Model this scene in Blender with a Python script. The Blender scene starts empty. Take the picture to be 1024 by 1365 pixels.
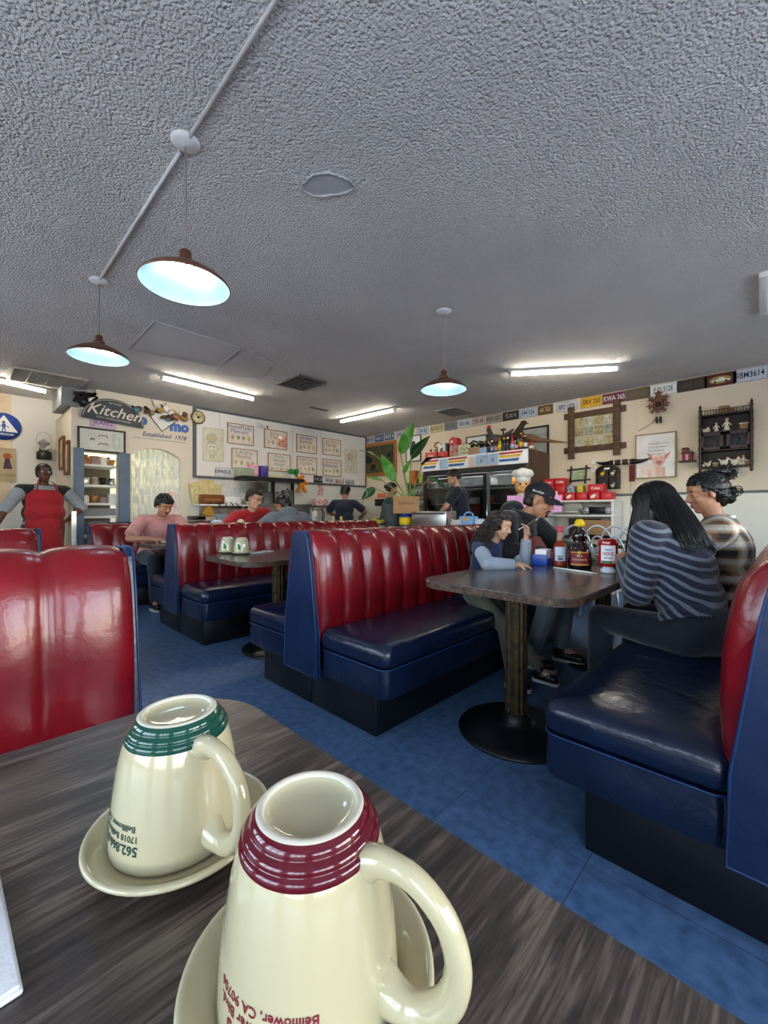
import bpy, bmesh, math, random
from mathutils import Vector, Matrix, Euler, Quaternion, noise
random.seed(7)
PI = math.pi
sc = bpy.context.scene
COL = sc.collection

# ------------------------------------------------------------------ camera and measured room
EYE, F_PX, CU, CV = 1.09, 559.0, 512.0, 683.0
FX, FY, RX, RY = .717, .697, .697, -.717          # view direction and its right-hand side, in room axes
CEIL, XW, YW, YR = 2.757, 6.40, 6.78, 7.95        # ceiling height, right wall, back wall, back of the recess
def ray(u, v):
    r = (u - CU) / F_PX
    return (FX + RX * r, FY + RY * r, -(v - CV) / F_PX)
def on_y(u, v, Y):                                # measured point on the plane y = Y -> (x, z)
    a = ray(u, v); t = Y / a[1]; return (a[0] * t, EYE + a[2] * t)
def on_x(u, v, X):                                # -> (y, z)
    a = ray(u, v); t = X / a[0]; return (a[1] * t, EYE + a[2] * t)
def on_z(u, v, Z):                                # -> (x, y)
    a = ray(u, v); t = (Z - EYE) / a[2]; return (a[0] * t, a[1] * t)

cam = bpy.data.cameras.new('camera'); cam_o = bpy.data.objects.new('camera', cam); COL.objects.link(cam_o)
cam_o.location = (0, 0, EYE); cam_o.rotation_euler = (PI / 2, 0, -math.atan2(FX, FY))
cam.sensor_fit = 'HORIZONTAL'; cam.sensor_width = 36; cam.lens = 36 * F_PX / 1024; cam.clip_start = .02
sc.camera = cam_o

# ------------------------------------------------------------------ materials
def s2l(c):
    return tuple((x / 12.92 if x <= .04045 else ((x + .055) / 1.055) ** 2.4) for x in c)
def hexc(h):
    return s2l(tuple(int(h[i:i + 2], 16) / 255 for i in (0, 2, 4)))
_m = {}
def mat(name, h, rough=.5, metal=0., var=.08, vscale=8., bump=0., bscale=60., coat=0., emit=None, es=0., trans=0., ior=1.45, alpha=1., sheen=0., h2=None, grain=None, sss=0., spec=.5):
    """plain procedural material: base colour with noise variation, optional bump, clear coat, second colour"""
    if name in _m: return _m[name]
    m = bpy.data.materials.new(name); m.use_nodes = True; nt = m.node_tree; N = nt.nodes; L = nt.links
    b = N['Principled BSDF']; c = hexc(h); c2 = hexc(h2) if h2 else tuple(x * (1 - var * 2.2) for x in c)
    b.inputs['Roughness'].default_value = rough; b.inputs['Metallic'].default_value = metal
    b.inputs['Coat Weight'].default_value = coat; b.inputs['Coat Roughness'].default_value = .08
    b.inputs['Specular IOR Level'].default_value = spec
    b.inputs['Transmission Weight'].default_value = trans; b.inputs['IOR'].default_value = ior; b.inputs['Alpha'].default_value = alpha
    if sheen: b.inputs['Sheen Weight'].default_value = sheen
    if sss: b.inputs['Subsurface Weight'].default_value = sss; b.inputs['Subsurface Radius'].default_value = (.02, .008, .005)
    tc = N.new('ShaderNodeTexCoord'); src = tc.outputs['Object']
    if grain:
        mp = N.new('ShaderNodeMapping'); mp.inputs['Scale'].default_value = grain; L.new(src, mp.inputs['Vector']); src = mp.outputs['Vector']
    nz = N.new('ShaderNodeTexNoise'); nz.inputs['Scale'].default_value = vscale; nz.inputs['Detail'].default_value = 5
    L.new(src, nz.inputs['Vector'])
    rp = N.new('ShaderNodeValToRGB'); rp.color_ramp.elements[0].position = .32; rp.color_ramp.elements[1].position = .68
    rp.color_ramp.elements[0].color = (*c2, 1); rp.color_ramp.elements[1].color = (*c, 1)
    L.new(nz.outputs['Fac'], rp.inputs['Fac']); L.new(rp.outputs['Color'], b.inputs['Base Color'])
    if bump:
        n2 = N.new('ShaderNodeTexNoise'); n2.inputs['Scale'].default_value = bscale; n2.inputs['Detail'].default_value = 4
        L.new(src, n2.inputs['Vector'])
        bp = N.new('ShaderNodeBump'); bp.inputs['Strength'].default_value = 1; bp.inputs['Distance'].default_value = bump
        L.new(n2.outputs['Fac'], bp.inputs['Height']); L.new(bp.outputs['Normal'], b.inputs['Normal'])
    if emit:
        b.inputs['Emission Color'].default_value = (*hexc(emit), 1); b.inputs['Emission Strength'].default_value = es
    _m[name] = m; return m
def nodes_of(m):
    nt = m.node_tree; return nt, nt.nodes, nt.links, nt.nodes['Principled BSDF']

# ------------------------------------------------------------------ mesh builder
def rotm(rx=0, ry=0, rz=0): return Euler((rx, ry, rz)).to_matrix()
class MB:
    def __init__(s): s.v = []; s.f = []; s.m = []; s.sm = []
    def add(s, vs, fs, mi=0, smooth=False):
        k = len(s.v); s.v += [tuple(p) for p in vs]
        for f in fs: s.f.append(tuple(k + i for i in f)); s.m.append(mi); s.sm.append(smooth)
        return s
    def box(s, c, d, R=None, mi=0, bev=0, seg=2):
        x, y, z = d[0] / 2, d[1] / 2, d[2] / 2; c = Vector(c)
        if bev:
            bm = bmesh.new(); bmesh.ops.create_cube(bm, size=1)
            for q in bm.verts: q.co = Vector((q.co.x * d[0], q.co.y * d[1], q.co.z * d[2]))
            bmesh.ops.bevel(bm, geom=bm.edges[:], offset=bev, segments=seg, affect='EDGES', profile=.5)
            vs = [(R @ q.co if R else q.co.copy()) + c for q in bm.verts]; bm.verts.ensure_lookup_table()
            fs = [[q.index for q in f.verts] for f in bm.faces]; bm.free(); return s.add(vs, fs, mi, True)
        P = [(-x, -y, -z), (x, -y, -z), (x, y, -z), (-x, y, -z), (-x, -y, z), (x, -y, z), (x, y, z), (-x, y, z)]
        vs = [(R @ Vector(p) if R else Vector(p)) + c for p in P]
        return s.add(vs, [(3, 2, 1, 0), (4, 5, 6, 7), (0, 1, 5, 4), (1, 2, 6, 5), (2, 3, 7, 6), (3, 0, 4, 7)], mi)
    def lathe(s, prof, c=(0, 0, 0), n=24, mi=0, R=None, a0=0, sy=1., smooth=True, open_=False):
        vs = []; c = Vector(c)
        for r, z in prof:
            for i in range(n):
                a = a0 + 2 * PI * i / n; p = Vector((r * math.cos(a), r * math.sin(a) * sy, z))
                vs.append((R @ p if R else p) + c)
        fs = [(j * n + i, j * n + (i + 1) % n, (j + 1) * n + (i + 1) % n, (j + 1) * n + i) for j in range(len(prof) - 1) for i in range(n)]
        if prof[0][0] > 1e-4 and not open_: fs.append(tuple(range(n - 1, -1, -1)))
        if prof[-1][0] > 1e-4 and not open_: fs.append(tuple((len(prof) - 1) * n + i for i in range(n)))
        return s.add(vs, fs, mi, smooth)
    def cyl(s, p, q, r, r2=None, n=12, mi=0, smooth=True):
        p, q = Vector(p), Vector(q); d = q - p; R = d.to_track_quat('Z', 'Y').to_matrix(); h = d.length; r2 = r if r2 is None else r2
        return s.lathe([(r, 0), (r2, h)], p, n, mi, R, smooth=smooth)
    def cap(s, p, q, r, r2=None, n=14, mi=0, flat=False):
        p, q = Vector(p), Vector(q); d = q - p; h = max(d.length, 1e-5); R = d.to_track_quat('Z', 'Y').to_matrix(); r2 = r if r2 is None else r2
        pr = [(r * math.sin(a), -r * math.cos(a)) for a in [i * PI / 8 for i in range(0, 4)]] + [(r, 0)]
        if flat: pr += [(r2, h)]
        else: pr += [(r2, h)] + [(r2 * math.cos(a), h + r2 * math.sin(a)) for a in [i * PI / 8 for i in range(1, 5)]]
        pr = [(max(a, 1e-5), b) for a, b in pr]
        return s.lathe(pr, p, n, mi, R)
    def ell(s, c, r, R=None, mi=0, n=16, k=10):
        pr = []; c = Vector(c); vs = []; fs = []
        for j in range(k + 1):
            t = PI * j / k
            for i in range(n):
                a = 2 * PI * i / n; p = Vector((r[0] * math.sin(t) * math.cos(a), r[1] * math.sin(t) * math.sin(a), -r[2] * math.cos(t)))
                vs.append((R @ p if R else p) + c)
        fs = [(j * n + i, j * n + (i + 1) % n, (j + 1) * n + (i + 1) % n, (j + 1) * n + i) for j in range(k) for i in range(n)]
        return s.add(vs, fs, mi, True)
    def tube(s, pts, r, n=8, mi=0, closed=False, cap=True, flat=1.):
        P = [Vector(p) for p in pts]; m = len(P); rr = r if isinstance(r, (list, tuple)) else [r] * m
        vs = []; up = None
        for i in range(m):
            a = P[(i - 1) % m] if (i or closed) else P[0]; b = P[(i + 1) % m] if (i < m - 1 or closed) else P[-1]
            t = (b - a).normalized()
            if up is None: up = t.orthogonal().normalized()
            up = (up - t * up.dot(t)); up = up.normalized() if up.length > 1e-6 else t.orthogonal().normalized()
            w = t.cross(up)
            for k in range(n):
                g = 2 * PI * k / n; vs.append(P[i] + up * (rr[i] * math.cos(g)) + w * (rr[i] * flat * math.sin(g)))
        fs = [(i * n + k, i * n + (k + 1) % n, ((i + 1) % m) * n + (k + 1) % n, ((i + 1) % m) * n + k) for i in range(m if closed else m - 1) for k in range(n)]
        if cap and not closed: fs += [tuple(range(n - 1, -1, -1)), tuple((m - 1) * n + k for k in range(n))]
        return s.add(vs, fs, mi, True)
    def prism(s, pts, h, axis='z', o=0., mi=0, smooth=False):
        """outline pts (2D) extruded by h from offset o along an axis; x: pts=(y,z), y: pts=(x,z), z: pts=(x,y)"""
        def P(a, b, t): return {'x': (t, a, b), 'y': (a, t, b), 'z': (a, b, t)}[axis]
        n = len(pts); vs = [P(a, b, o) for a, b in pts] + [P(a, b, o + h) for a, b in pts]
        A = sum(pts[i][0] * pts[(i + 1) % n][1] - pts[(i + 1) % n][0] * pts[i][1] for i in range(n))
        flip = (A < 0) ^ (axis == 'y') ^ (h < 0)
        fs = [tuple(range(n - 1, -1, -1)), tuple(range(n, 2 * n))] + [(i, (i + 1) % n, n + (i + 1) % n, n + i) for i in range(n)]
        if flip: fs = [tuple(reversed(f)) for f in fs]
        return s.add(vs, fs, mi, smooth)
    def text(s, txt, size, c=(0, 0, 0), R=None, mi=0, align='CENTER', ext=.0006, shear=0., bold=0., sx=1., spacing=1., warp=None):
        """lettering as thin mesh; default faces local -y with z up"""
        cu = bpy.data.curves.new('t', 'FONT'); cu.body = txt; cu.size = size; cu.align_x = align; cu.align_y = 'CENTER'; cu.extrude = ext
        cu.resolution_u = 2; cu.shear = shear; cu.offset = bold; cu.space_character = spacing
        ob = bpy.data.objects.new('t', cu); COL.objects.link(ob); dg = bpy.context.evaluated_depsgraph_get()
        me = bpy.data.meshes.new_from_object(ob.evaluated_get(dg)); bpy.data.objects.remove(ob); bpy.data.curves.remove(cu)
        c = Vector(c); vs = []
        for q in me.vertices:
            p = Vector((q.co.x * sx, -q.co.z, q.co.y))
            if warp: p = warp(p)
            vs.append((R @ p if R else p) + c)
        fs = [tuple(f.vertices) for f in me.polygons]; bpy.data.meshes.remove(me)
        return s.add(vs, fs, mi)
    def mesh(s, name, mats):
        me = bpy.data.meshes.new(name); me.from_pydata(s.v, [], s.f)
        for m in (mats if isinstance(mats, (list, tuple)) else [mats]): me.materials.append(m)
        me.polygons.foreach_set('material_index', s.m); me.polygons.foreach_set('use_smooth', s.sm); me.update(); return me
    def build(s, name, mats, parent=None, loc=(0, 0, 0), rz=0, label=None, auto=None):
        me = s.mesh(name, mats)
        if auto is not None and any(s.sm): me.set_sharp_from_angle(angle=auto)
        o = bpy.data.objects.new(name, me); COL.objects.link(o); o.location = loc; o.rotation_euler = (0, 0, rz)
        if parent: o.parent = parent
        if label: o['label'] = label
        return o
def tag(o, label, cat, group=None, kind=None):
    o['label'] = label; o['category'] = cat
    if group: o['group'] = group
    if kind: o['kind'] = kind
    return o
def thing(name, label, cat, loc=(0, 0, 0), rz=0, group=None, rot=None):
    o = bpy.data.objects.new(name, None); COL.objects.link(o); o.location = loc; o.rotation_euler = rot or (0, 0, rz); o.empty_display_size = .05
    return tag(o, label, cat, group)
def struct(o): o['kind'] = 'structure'; return o
def dup(o, loc, rz=None, label=None, parent=None):
    """copy of a thing, its parts and their sub-parts"""
    c = o.copy(); COL.objects.link(c)
    if parent: c.parent = parent
    if loc is not None: c.location = loc
    if rz is not None: c.rotation_euler[2] = rz
    if label: c['label'] = label
    for ch in list(o.children): dup(ch, None, None, None, c)
    return c
def bez(p0, p1, p2, p3, n=12):
    p0, p1, p2, p3 = map(Vector, (p0, p1, p2, p3))
    return [(1 - t) ** 3 * p0 + 3 * (1 - t) ** 2 * t * p1 + 3 * (1 - t) * t * t * p2 + t ** 3 * p3 for t in [i / n for i in range(n + 1)]]
def rrect(x0, x1, y0, y1, r, n=6):
    P = []
    for cx, cy, a in ((x1 - r, y1 - r, 0), (x0 + r, y1 - r, PI / 2), (x0 + r, y0 + r, PI), (x1 - r, y0 + r, 3 * PI / 2)):
        P += [(cx + r * math.cos(a + PI / 2 * i / n), cy + r * math.sin(a + PI / 2 * i / n)) for i in range(n + 1)]
    return P
# shared materials
cream = mat('cream_wall_paint', 'e9dcc6', .75, var=.05, vscale=1.5, bump=.002, bscale=30)
white = mat('white_paint', 'ecebe6', .6, var=.03, vscale=2)
greyblue = mat('slate_blue_paint', '5e7189', .5)
black = mat('black_plastic', '121214', .4)
chrome = mat('chrome', 'd9dadc', .12, 1., var=.02)
steel = mat('brushed_steel', 'b4b5b5', .32, 1., var=.1, vscale=3, grain=(1, 1, 12))
wood_d = mat('dark_wood', '3a211a', .45, var=.25, vscale=20, grain=(1, 1, 6))
wood_m = mat('brown_wood', '7a4a26', .5, var=.2, vscale=14, grain=(4, 1, 1))
wood_l = mat('light_oak_wood', 'bd8450', .5, var=.15, vscale=14, grain=(4, 1, 1))
paper = mat('white_paper', 'f2f0ea', .8, var=.02)
glass = mat('clear_glass', 'f4f8f8', .03, trans=1., var=0, ior=1.45)
red = mat('bright_red', 'c8202a', .4); yellow = mat('bright_yellow', 'f2c81e', .45); blue = mat('bright_blue', '2a62b8', .4)
green = mat('leaf_green_paint', '3c8a42', .5); orange = mat('orange_paint', 'e8861e', .5); pink = mat('pink_paper', 'eaa8d8', .7)
ink = mat('dark_ink', '20242c', .6); navy = mat('navy_ink', '2c3c74', .6); brown = mat('brown_card', 'a98058', .8); grey = mat('mid_grey', '8c8d8e', .6)
skyb = mat('pale_blue_card', 'a9cbe8', .6); china = mat('white_china', 'eeeae2', .25, coat=.4)
# ------------------------------------------------------------------ special materials
def popcorn():
    m = mat('popcorn_ceiling_texture', 'eceae8', .95, var=.06, vscale=1.1); nt, N, L, b = nodes_of(m)
    tc = N.new('ShaderNodeTexCoord'); vo = N.new('ShaderNodeTexVoronoi'); vo.inputs['Scale'].default_value = 78; vo.feature = 'SMOOTH_F1'; vo.inputs['Smoothness'].default_value = .6
    nz = N.new('ShaderNodeTexNoise'); nz.inputs['Scale'].default_value = 105; nz.inputs['Detail'].default_value = 4
    dn = N.new('ShaderNodeTexNoise'); dn.inputs['Scale'].default_value = 30; mx = N.new('ShaderNodeMixRGB'); mx.inputs['Fac'].default_value = .02
    L.new(tc.outputs['Object'], dn.inputs['Vector']); L.new(tc.outputs['Object'], mx.inputs['Color1']); L.new(dn.outputs['Color'], mx.inputs['Color2'])
    L.new(mx.outputs['Color'], vo.inputs['Vector']); L.new(tc.outputs['Object'], nz.inputs['Vector'])
    a = N.new('ShaderNodeMath'); a.operation = 'MULTIPLY_ADD'; a.inputs[1].default_value = -.9; L.new(vo.outputs['Distance'], a.inputs[0]); L.new(nz.outputs['Fac'], a.inputs[2])
    bp = N.new('ShaderNodeBump'); bp.inputs['Distance'].default_value = .019; bp.inputs['Strength'].default_value = 1.; L.new(a.outputs[0], bp.inputs['Height']); L.new(bp.outputs['Normal'], b.inputs['Normal'])
    return m
def floor_tiles():
    m = mat('blue_vinyl_floor_tile', '5b7ba2', .42, var=.14, vscale=22, h2='3f5c80', coat=.15); nt, N, L, b = nodes_of(m)
    tc = N.new('ShaderNodeTexCoord'); br = N.new('ShaderNodeTexBrick'); br.offset = 0; br.inputs['Scale'].default_value = 1
    br.inputs['Brick Width'].default_value = .457; br.inputs['Row Height'].default_value = .457; br.inputs['Mortar Size'].default_value = .0016; br.inputs['Mortar Smooth'].default_value = .1
    br.inputs['Color1'].default_value = (1, 1, 1, 1); br.inputs['Color2'].default_value = (.86, .88, .9, 1); br.inputs['Mortar'].default_value = (.35, .36, .38, 1)
    L.new(tc.outputs['Object'], br.inputs['Vector'])
    src = b.inputs['Base Color'].links[0].from_socket; mx = N.new('ShaderNodeMixRGB'); mx.blend_type = 'MULTIPLY'; mx.inputs['Fac'].default_value = 1
    L.new(src, mx.inputs['Color1']); L.new(br.outputs['Color'], mx.inputs['Color2']); L.new(mx.outputs['Color'], b.inputs['Base Color'])
    n2 = N.new('ShaderNodeTexNoise'); n2.inputs['Scale'].default_value = 40; n2.inputs['Detail'].default_value = 6; L.new(tc.outputs['Object'], n2.inputs['Vector'])
    bp = N.new('ShaderNodeBump'); bp.inputs['Distance'].default_value = .0015; L.new(n2.outputs['Fac'], bp.inputs['Height']); L.new(bp.outputs['Normal'], b.inputs['Normal'])
    return m
def laminate(name, c1, c2, c3, rough=.32):
    m = bpy.data.materials.new(name); m.use_nodes = True; nt, N, L, b = nodes_of(m)
    tc = N.new('ShaderNodeTexCoord'); mp = N.new('ShaderNodeMapping'); mp.inputs['Scale'].default_value = (16, 210, 210); L.new(tc.outputs['Object'], mp.inputs['Vector'])
    n1 = N.new('ShaderNodeTexNoise'); n1.inputs['Scale'].default_value = 1; n1.inputs['Detail'].default_value = 8; n1.inputs['Distortion'].default_value = .6; L.new(mp.outputs['Vector'], n1.inputs['Vector'])
    mp2 = N.new('ShaderNodeMapping'); mp2.inputs['Scale'].default_value = (3, 26, 26); L.new(tc.outputs['Object'], mp2.inputs['Vector'])
    n2 = N.new('ShaderNodeTexNoise'); n2.inputs['Scale'].default_value = 1.; n2.inputs['Detail'].default_value = 4; n2.inputs['Distortion'].default_value = 1.5; L.new(mp2.outputs['Vector'], n2.inputs['Vector'])
    ad = N.new('ShaderNodeMath'); ad.operation = 'MULTIPLY_ADD'; ad.inputs[1].default_value = .55; L.new(n2.outputs['Fac'], ad.inputs[0])
    m2 = N.new('ShaderNodeMath'); m2.operation = 'MULTIPLY'; m2.inputs[1].default_value = .5; L.new(n1.outputs['Fac'], m2.inputs[0]); L.new(m2.outputs[0], ad.inputs[2])
    rp = N.new('ShaderNodeValToRGB'); e = rp.color_ramp.elements; e[0].position = .42; e[0].color = (*hexc(c1), 1); e[1].position = .66; e[1].color = (*hexc(c3), 1)
    k = rp.color_ramp.elements.new(.54); k.color = (*hexc(c2), 1)
    L.new(ad.outputs[0], rp.inputs['Fac']); L.new(rp.outputs['Color'], b.inputs['Base Color']); b.inputs['Roughness'].default_value = rough
    b.inputs['Specular IOR Level'].default_value = .5
    bp = N.new('ShaderNodeBump'); bp.inputs['Distance'].default_value = .0004; L.new(n1.outputs['Fac'], bp.inputs['Height']); L.new(bp.outputs['Normal'], b.inputs['Normal'])
    return m
def vinyl(name, c, c2, rough=.22, wr=.0035, sc_=9):
    """glossy upholstery vinyl with soft wrinkles"""
    m = mat(name, c, rough, var=.1, vscale=5, h2=c2, coat=.2); nt, N, L, b = nodes_of(m)
    tc = N.new('ShaderNodeTexCoord'); n1 = N.new('ShaderNodeTexNoise'); n1.inputs['Scale'].default_value = sc_; n1.inputs['Detail'].default_value = 5; n1.inputs['Distortion'].default_value = .7
    n2 = N.new('ShaderNodeTexNoise'); n2.inputs['Scale'].default_value = 160; L.new(tc.outputs['Object'], n1.inputs['Vector']); L.new(tc.outputs['Object'], n2.inputs['Vector'])
    a = N.new('ShaderNodeMath'); a.operation = 'MULTIPLY_ADD'; a.inputs[1].default_value = .05; L.new(n2.outputs['Fac'], a.inputs[0]); L.new(n1.outputs['Fac'], a.inputs[2])
    bp = N.new('ShaderNodeBump'); bp.inputs['Distance'].default_value = wr * 2; L.new(a.outputs[0], bp.inputs['Height'])
    L.new(bp.outputs['Normal'], b.inputs['Normal']); L.new(bp.outputs['Normal'], b.inputs['Coat Normal']); return m
M_ceil = popcorn(); M_floor = floor_tiles()
M_top2 = laminate('grey_woodgrain_laminate', '33302e', '4a4644', '625c58', .2)
M_top = laminate('dark_woodgrain_laminate', '292422', '423935', '695d55'); M_edge = laminate('brown_woodgrain_edge', '241a14', '4a382c', '6b5442', .5)
M_red = vinyl('red_vinyl', '7c0f1a', '640a13', wr=.0012, rough=.27); M_blue = vinyl('navy_blue_vinyl', '121f3a', '0c162b', .28, .003, 10); M_blue_p = vinyl('blue_panel_vinyl', '13284a', '0e1f3d', .35, .002)
M_pip = mat('blue_piping', '1c3560', .4); M_plinth = mat('black_rubber_plinth', '0e1216', .35, bump=.002, bscale=8)

# ------------------------------------------------------------------ room shell
XL, YF = -2.1, -2.6
o = struct(MB().box(((XL + XW) / 2, 3.2, -.05), (XW - XL + .4, 12.4, .1)).build('floor', M_floor))
o = struct(MB().box(((XL + XW) / 2, 3.2, CEIL + .05), (XW - XL + .4, 12.4, .1)).build('ceiling', M_ceil))
M_wr = mat('cream_wall_right', 'e6d6bd', .8, var=.05, vscale=.8, bump=.004, bscale=5)
struct(MB().box((XW + .06, 1.9, (CEIL + 1.33) / 2), (.12, 9.76, CEIL - 1.33)).build('wall_right', M_wr))
struct(MB().box((XW + .06, 1.9, .665), (.12, 9.76, 1.33)).build('wall_right_lower', mat('pale_lower_wall', 'efe8da', .55, var=.04, vscale=1)))
struct(MB().box((XW - .008, 1.2, 1.325), (.02, 8.2, .03), bev=.004).build('trim_1', mat('grey_rail', '6b6f74', .5)))
mb = MB()
for y in (-.9, .3, 1.5, 3.9, 5.1): mb.box((XW - .001, y, 2.04), (.003, .012, 1.4))
struct(mb.build('trim_2', M_wr))
# kitchen wall with the shelf opening and the arched doorway
XS0, XS1, XA0, XA1, ZS = 1.207, 1.632, 1.78, 2.46, 1.90
pts = [(1.084, 0), (XS0, 0), (XS0, ZS), (XS1, ZS), (XS1, 0), (XA0, 0), (XA0, 1.90)]
for i in range(1, 12):
    t = i / 12; pts.append((XA0 + (XA1 - XA0) * t, 1.90 + .135 * math.sin(PI * t) ** .8))
pts += [(XA1, 1.90), (XA1, 0), (2.62, 0), (2.62, CEIL), (1.36, CEIL), (1.36, 2.47), (1.084, 2.47)]
struct(MB().prism(pts, .10, 'y', YW).build('wall_back_kitchen', mat('kitchen_wall_cream', 'e3dac8', .7, var=.04, vscale=1.2)))
struct(MB().box(((2.62 + XW) / 2, YW + .05, CEIL / 2), (XW - 2.62, .10, CEIL)).build('wall_back', mat('white_lower_wall', 'e5e3dc', .6, var=.04, vscale=1.5)))
struct(MB().box((1.134, (YW + YR) / 2 + .05, 1.235), (.10, YR - YW - .1, 2.47)).build('wall_recess', mat('recess_wall_cream', 'dfd3bf', .75, var=.05, vscale=1.)))
struct(MB().box((-.5, YR + .05, CEIL / 2), (3.3, .1, CEIL)).build('wall_recess_back', mat('recess_wall_white', 'dedbd3', .7, var=.04, vscale=1.2)))
struct(MB().box((.2, YR - .012, 1.98), (.75, .02, 1.55)).build('trim_3', mat('beige_wall_panel', 'd9c6a8', .75)))
# room behind the curtain
struct(MB().box((2.15, 8.9, CEIL / 2), (2.1, .1, CEIL)).build('wall_kitchen_room', mat('pale_yellow_wall', 'd8d6b4', .7)))
struct(MB().box((3.15, 7.9, CEIL / 2), (.1, 2.0, CEIL)).build('wall_kitchen_side', mat('kitchen_side_wall', 'd8d5c4', .7)))
# walls behind the camera, with the shop windows
def wall_windows(name, horizontal, pos, a0, a1, wins, z0, z1, idx):
    mb = MB(); cur = a0; m2 = mat('front_wall_paint', 'd8ccb4', .8)
    def put(p, q, zz0, zz1):
        if horizontal: mb.box(((p + q) / 2, pos, (zz0 + zz1) / 2), (q - p, .14, zz1 - zz0))
        else: mb.box((pos, (p + q) / 2, (zz0 + zz1) / 2), (.14, q - p, zz1 - zz0))
    for p, q in wins:
        put(cur, p, 0, CEIL); put(p, q, 0, z0); put(p, q, z1, CEIL); cur = q
    put(cur, a1, 0, CEIL); struct(mb.build(name, m2))
    for p, q in wins:
        w = MB(); n = 3; t = .05
        def bar(a, b, c, d):
            if horizontal: w.box(((a + b) / 2, pos, (c + d) / 2), (b - a, .07, d - c))
            else: w.box((pos, (a + b) / 2, (c + d) / 2), (.07, b - a, d - c))
        bar(p, q, z0, z0 + t); bar(p, q, z1 - t, z1)
        for k in range(n + 1): x = p + (q - p - t) * k / n; bar(x, x + t, z0, z1)
        struct(w.build('window_%d' % idx, mat('bronze_window_frame', '4a4038', .4, .5))); idx += 1
        L = bpy.data.lights.new('window_portal', 'AREA'); L.shape = 'RECTANGLE'; L.size = q - p; L.size_y = z1 - z0; L.cycles.is_portal = True
        lo = bpy.data.objects.new('window_portal', L); COL.objects.link(lo)
        if horizontal: lo.location = ((p + q) / 2, pos - .1, (z0 + z1) / 2); lo.rotation_euler = (PI / 2, 0, PI) if False else (-PI / 2, 0, 0)
        else: lo.location = (pos - .1, (p + q) / 2, (z0 + z1) / 2); lo.rotation_euler = (PI / 2, 0, -PI / 2)
        if horizontal: lo.rotation_euler = (PI / 2, 0, 0)
    return idx
i_ = wall_windows('wall_front', True, YF - .07, XL - .1, XW + .2, [(-1.7, .1), (.5, 2.3), (2.7, 4.5)], .75, 2.35, 1)
i_ = wall_windows('wall_left', False, XL - .07, YF - .1, YR + .1, [(-2.2, -.6), (-.2, 1.4), (1.8, 3.4), (3.8, 5.2)], .75, 2.35, i_)
struct(MB().box((2, -8, -.2), (60, 60, .1)).build('ground_outside', mat('pale_concrete', 'dcdad4', .9)))

# ------------------------------------------------------------------ ceiling things
M_plaster = mat('bare_plaster_patch', 'c4c4c4', .9)
pp = []
for i in range(26):
    a = 2 * PI * i / 26; u = 437 + 34 * math.cos(a) * (1 + .06 * math.sin(5 * a)); v = 247 + 15 * math.sin(a) * (1 + .15 * math.sin(3 * a + 1)); pp.append(on_z(u, v, CEIL))
struct(MB().prism(pp, -.002, 'z', CEIL).build('trim_4', M_plaster))
mb = MB(); rim = []
for i in range(52):
    p, q = Vector(pp[i // 2]), Vector(pp[(i // 2 + 1) % 26]); c = (p + q) / 2 if i % 2 else p
    rim.append((c.x + random.uniform(-.006, .006), c.y + random.uniform(-.006, .006), CEIL - .002))
mb.tube(rim, [random.uniform(.004, .010) for _ in rim], 6, closed=True); struct(mb.build('trim_5', mat('ragged_plaster_edge', 'c4c4c6', .95, bump=.003, bscale=120)))
q4 = [on_z(u, v, CEIL) for u, v in ((171, 464), (206, 427), (321, 464), (290, 488))]
struct(MB().prism(q4, -.006, 'z', CEIL).build('trim_6', mat('ceiling_access_panel', 'dcdcdc', .9, var=.05, vscale=2, bump=.004, bscale=80)))
e4 = [(*p, CEIL - .008) for p in q4]; struct(MB().tube(e4, .006, 5, closed=True).build('trim_7', M_plaster))
q4 = [on_z(u, v, CEIL) for u, v in ((296, 488), (325, 470), (366, 484), (348, 505), (285, 500))]
struct(MB().prism(q4, -.004, 'z', CEIL).build('trim_8', mat('repaired_ceiling_patch', 'd8d6d6', .9, var=.06, vscale=3, bump=.003, bscale=60)))
struct(MB().box((4.13, 5.48, CEIL - .002), (.35, .10, .004)).build('trim_9', mat('dark_ceiling_strip', '8a847c', .9)))  # thin dark strip lying flat on the ceiling
struct(MB().tube([(.73, -.5, CEIL - .008), (.73, 1.93, CEIL - .008)], .008, 6).tube([(.73, 2.02, CEIL - .008), (.73, 3.56, CEIL - .008)], .008, 6).build('trim_10', mat('painted_conduit', 'dededf', .7)))
def vent(corners, label, frame_m, dark=True, n=7):
    P = [on_z(u, v, CEIL) for u, v in corners]; xs = [p[0] for p in P]; ys = [p[1] for p in P]
    cx, cy, w, d = sum(xs) / 4, sum(ys) / 4, (max(xs) - min(xs)) * .92, (max(ys) - min(ys)) * .92
    t = thing('ceiling_vent', label, 'vent', (cx, cy, CEIL)); f = MB(); e = .03
    f.box((0, -d / 2 + e / 2, -.011), (w, e, .022)).box((0, d / 2 - e / 2, -.011), (w, e, .022)).box((-w / 2 + e / 2, 0, -.011), (e, d - 2 * e, .022)).box((w / 2 - e / 2, 0, -.011), (e, d - 2 * e, .022))
    f.build('frame', frame_m, t); MB().box((0, 0, -.003), (w - 2 * e, d - 2 * e, .004)).build('backing', black if dark else frame_m, t)
    s = MB()
    for i in range(n): s.box((0, -d / 2 + e + (d - 2 * e) * (i + .5) / n, -.012), (w - 2 * e, .010, .014), rotm(.7))
    for i in range(3): s.box((-w / 2 + w * (i + 1) / 4, 0, -.014), (.008, d - 2 * e, .01))
    s.build('grille', frame_m, t); return t
M_vent = mat('grey_vent_metal', '6f6a66', .6)
vent(((370, 510), (398, 499), (434, 508), (405, 521)), 'square grey air vent in the ceiling behind the long fluorescent tube over the booths', M_vent)
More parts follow.
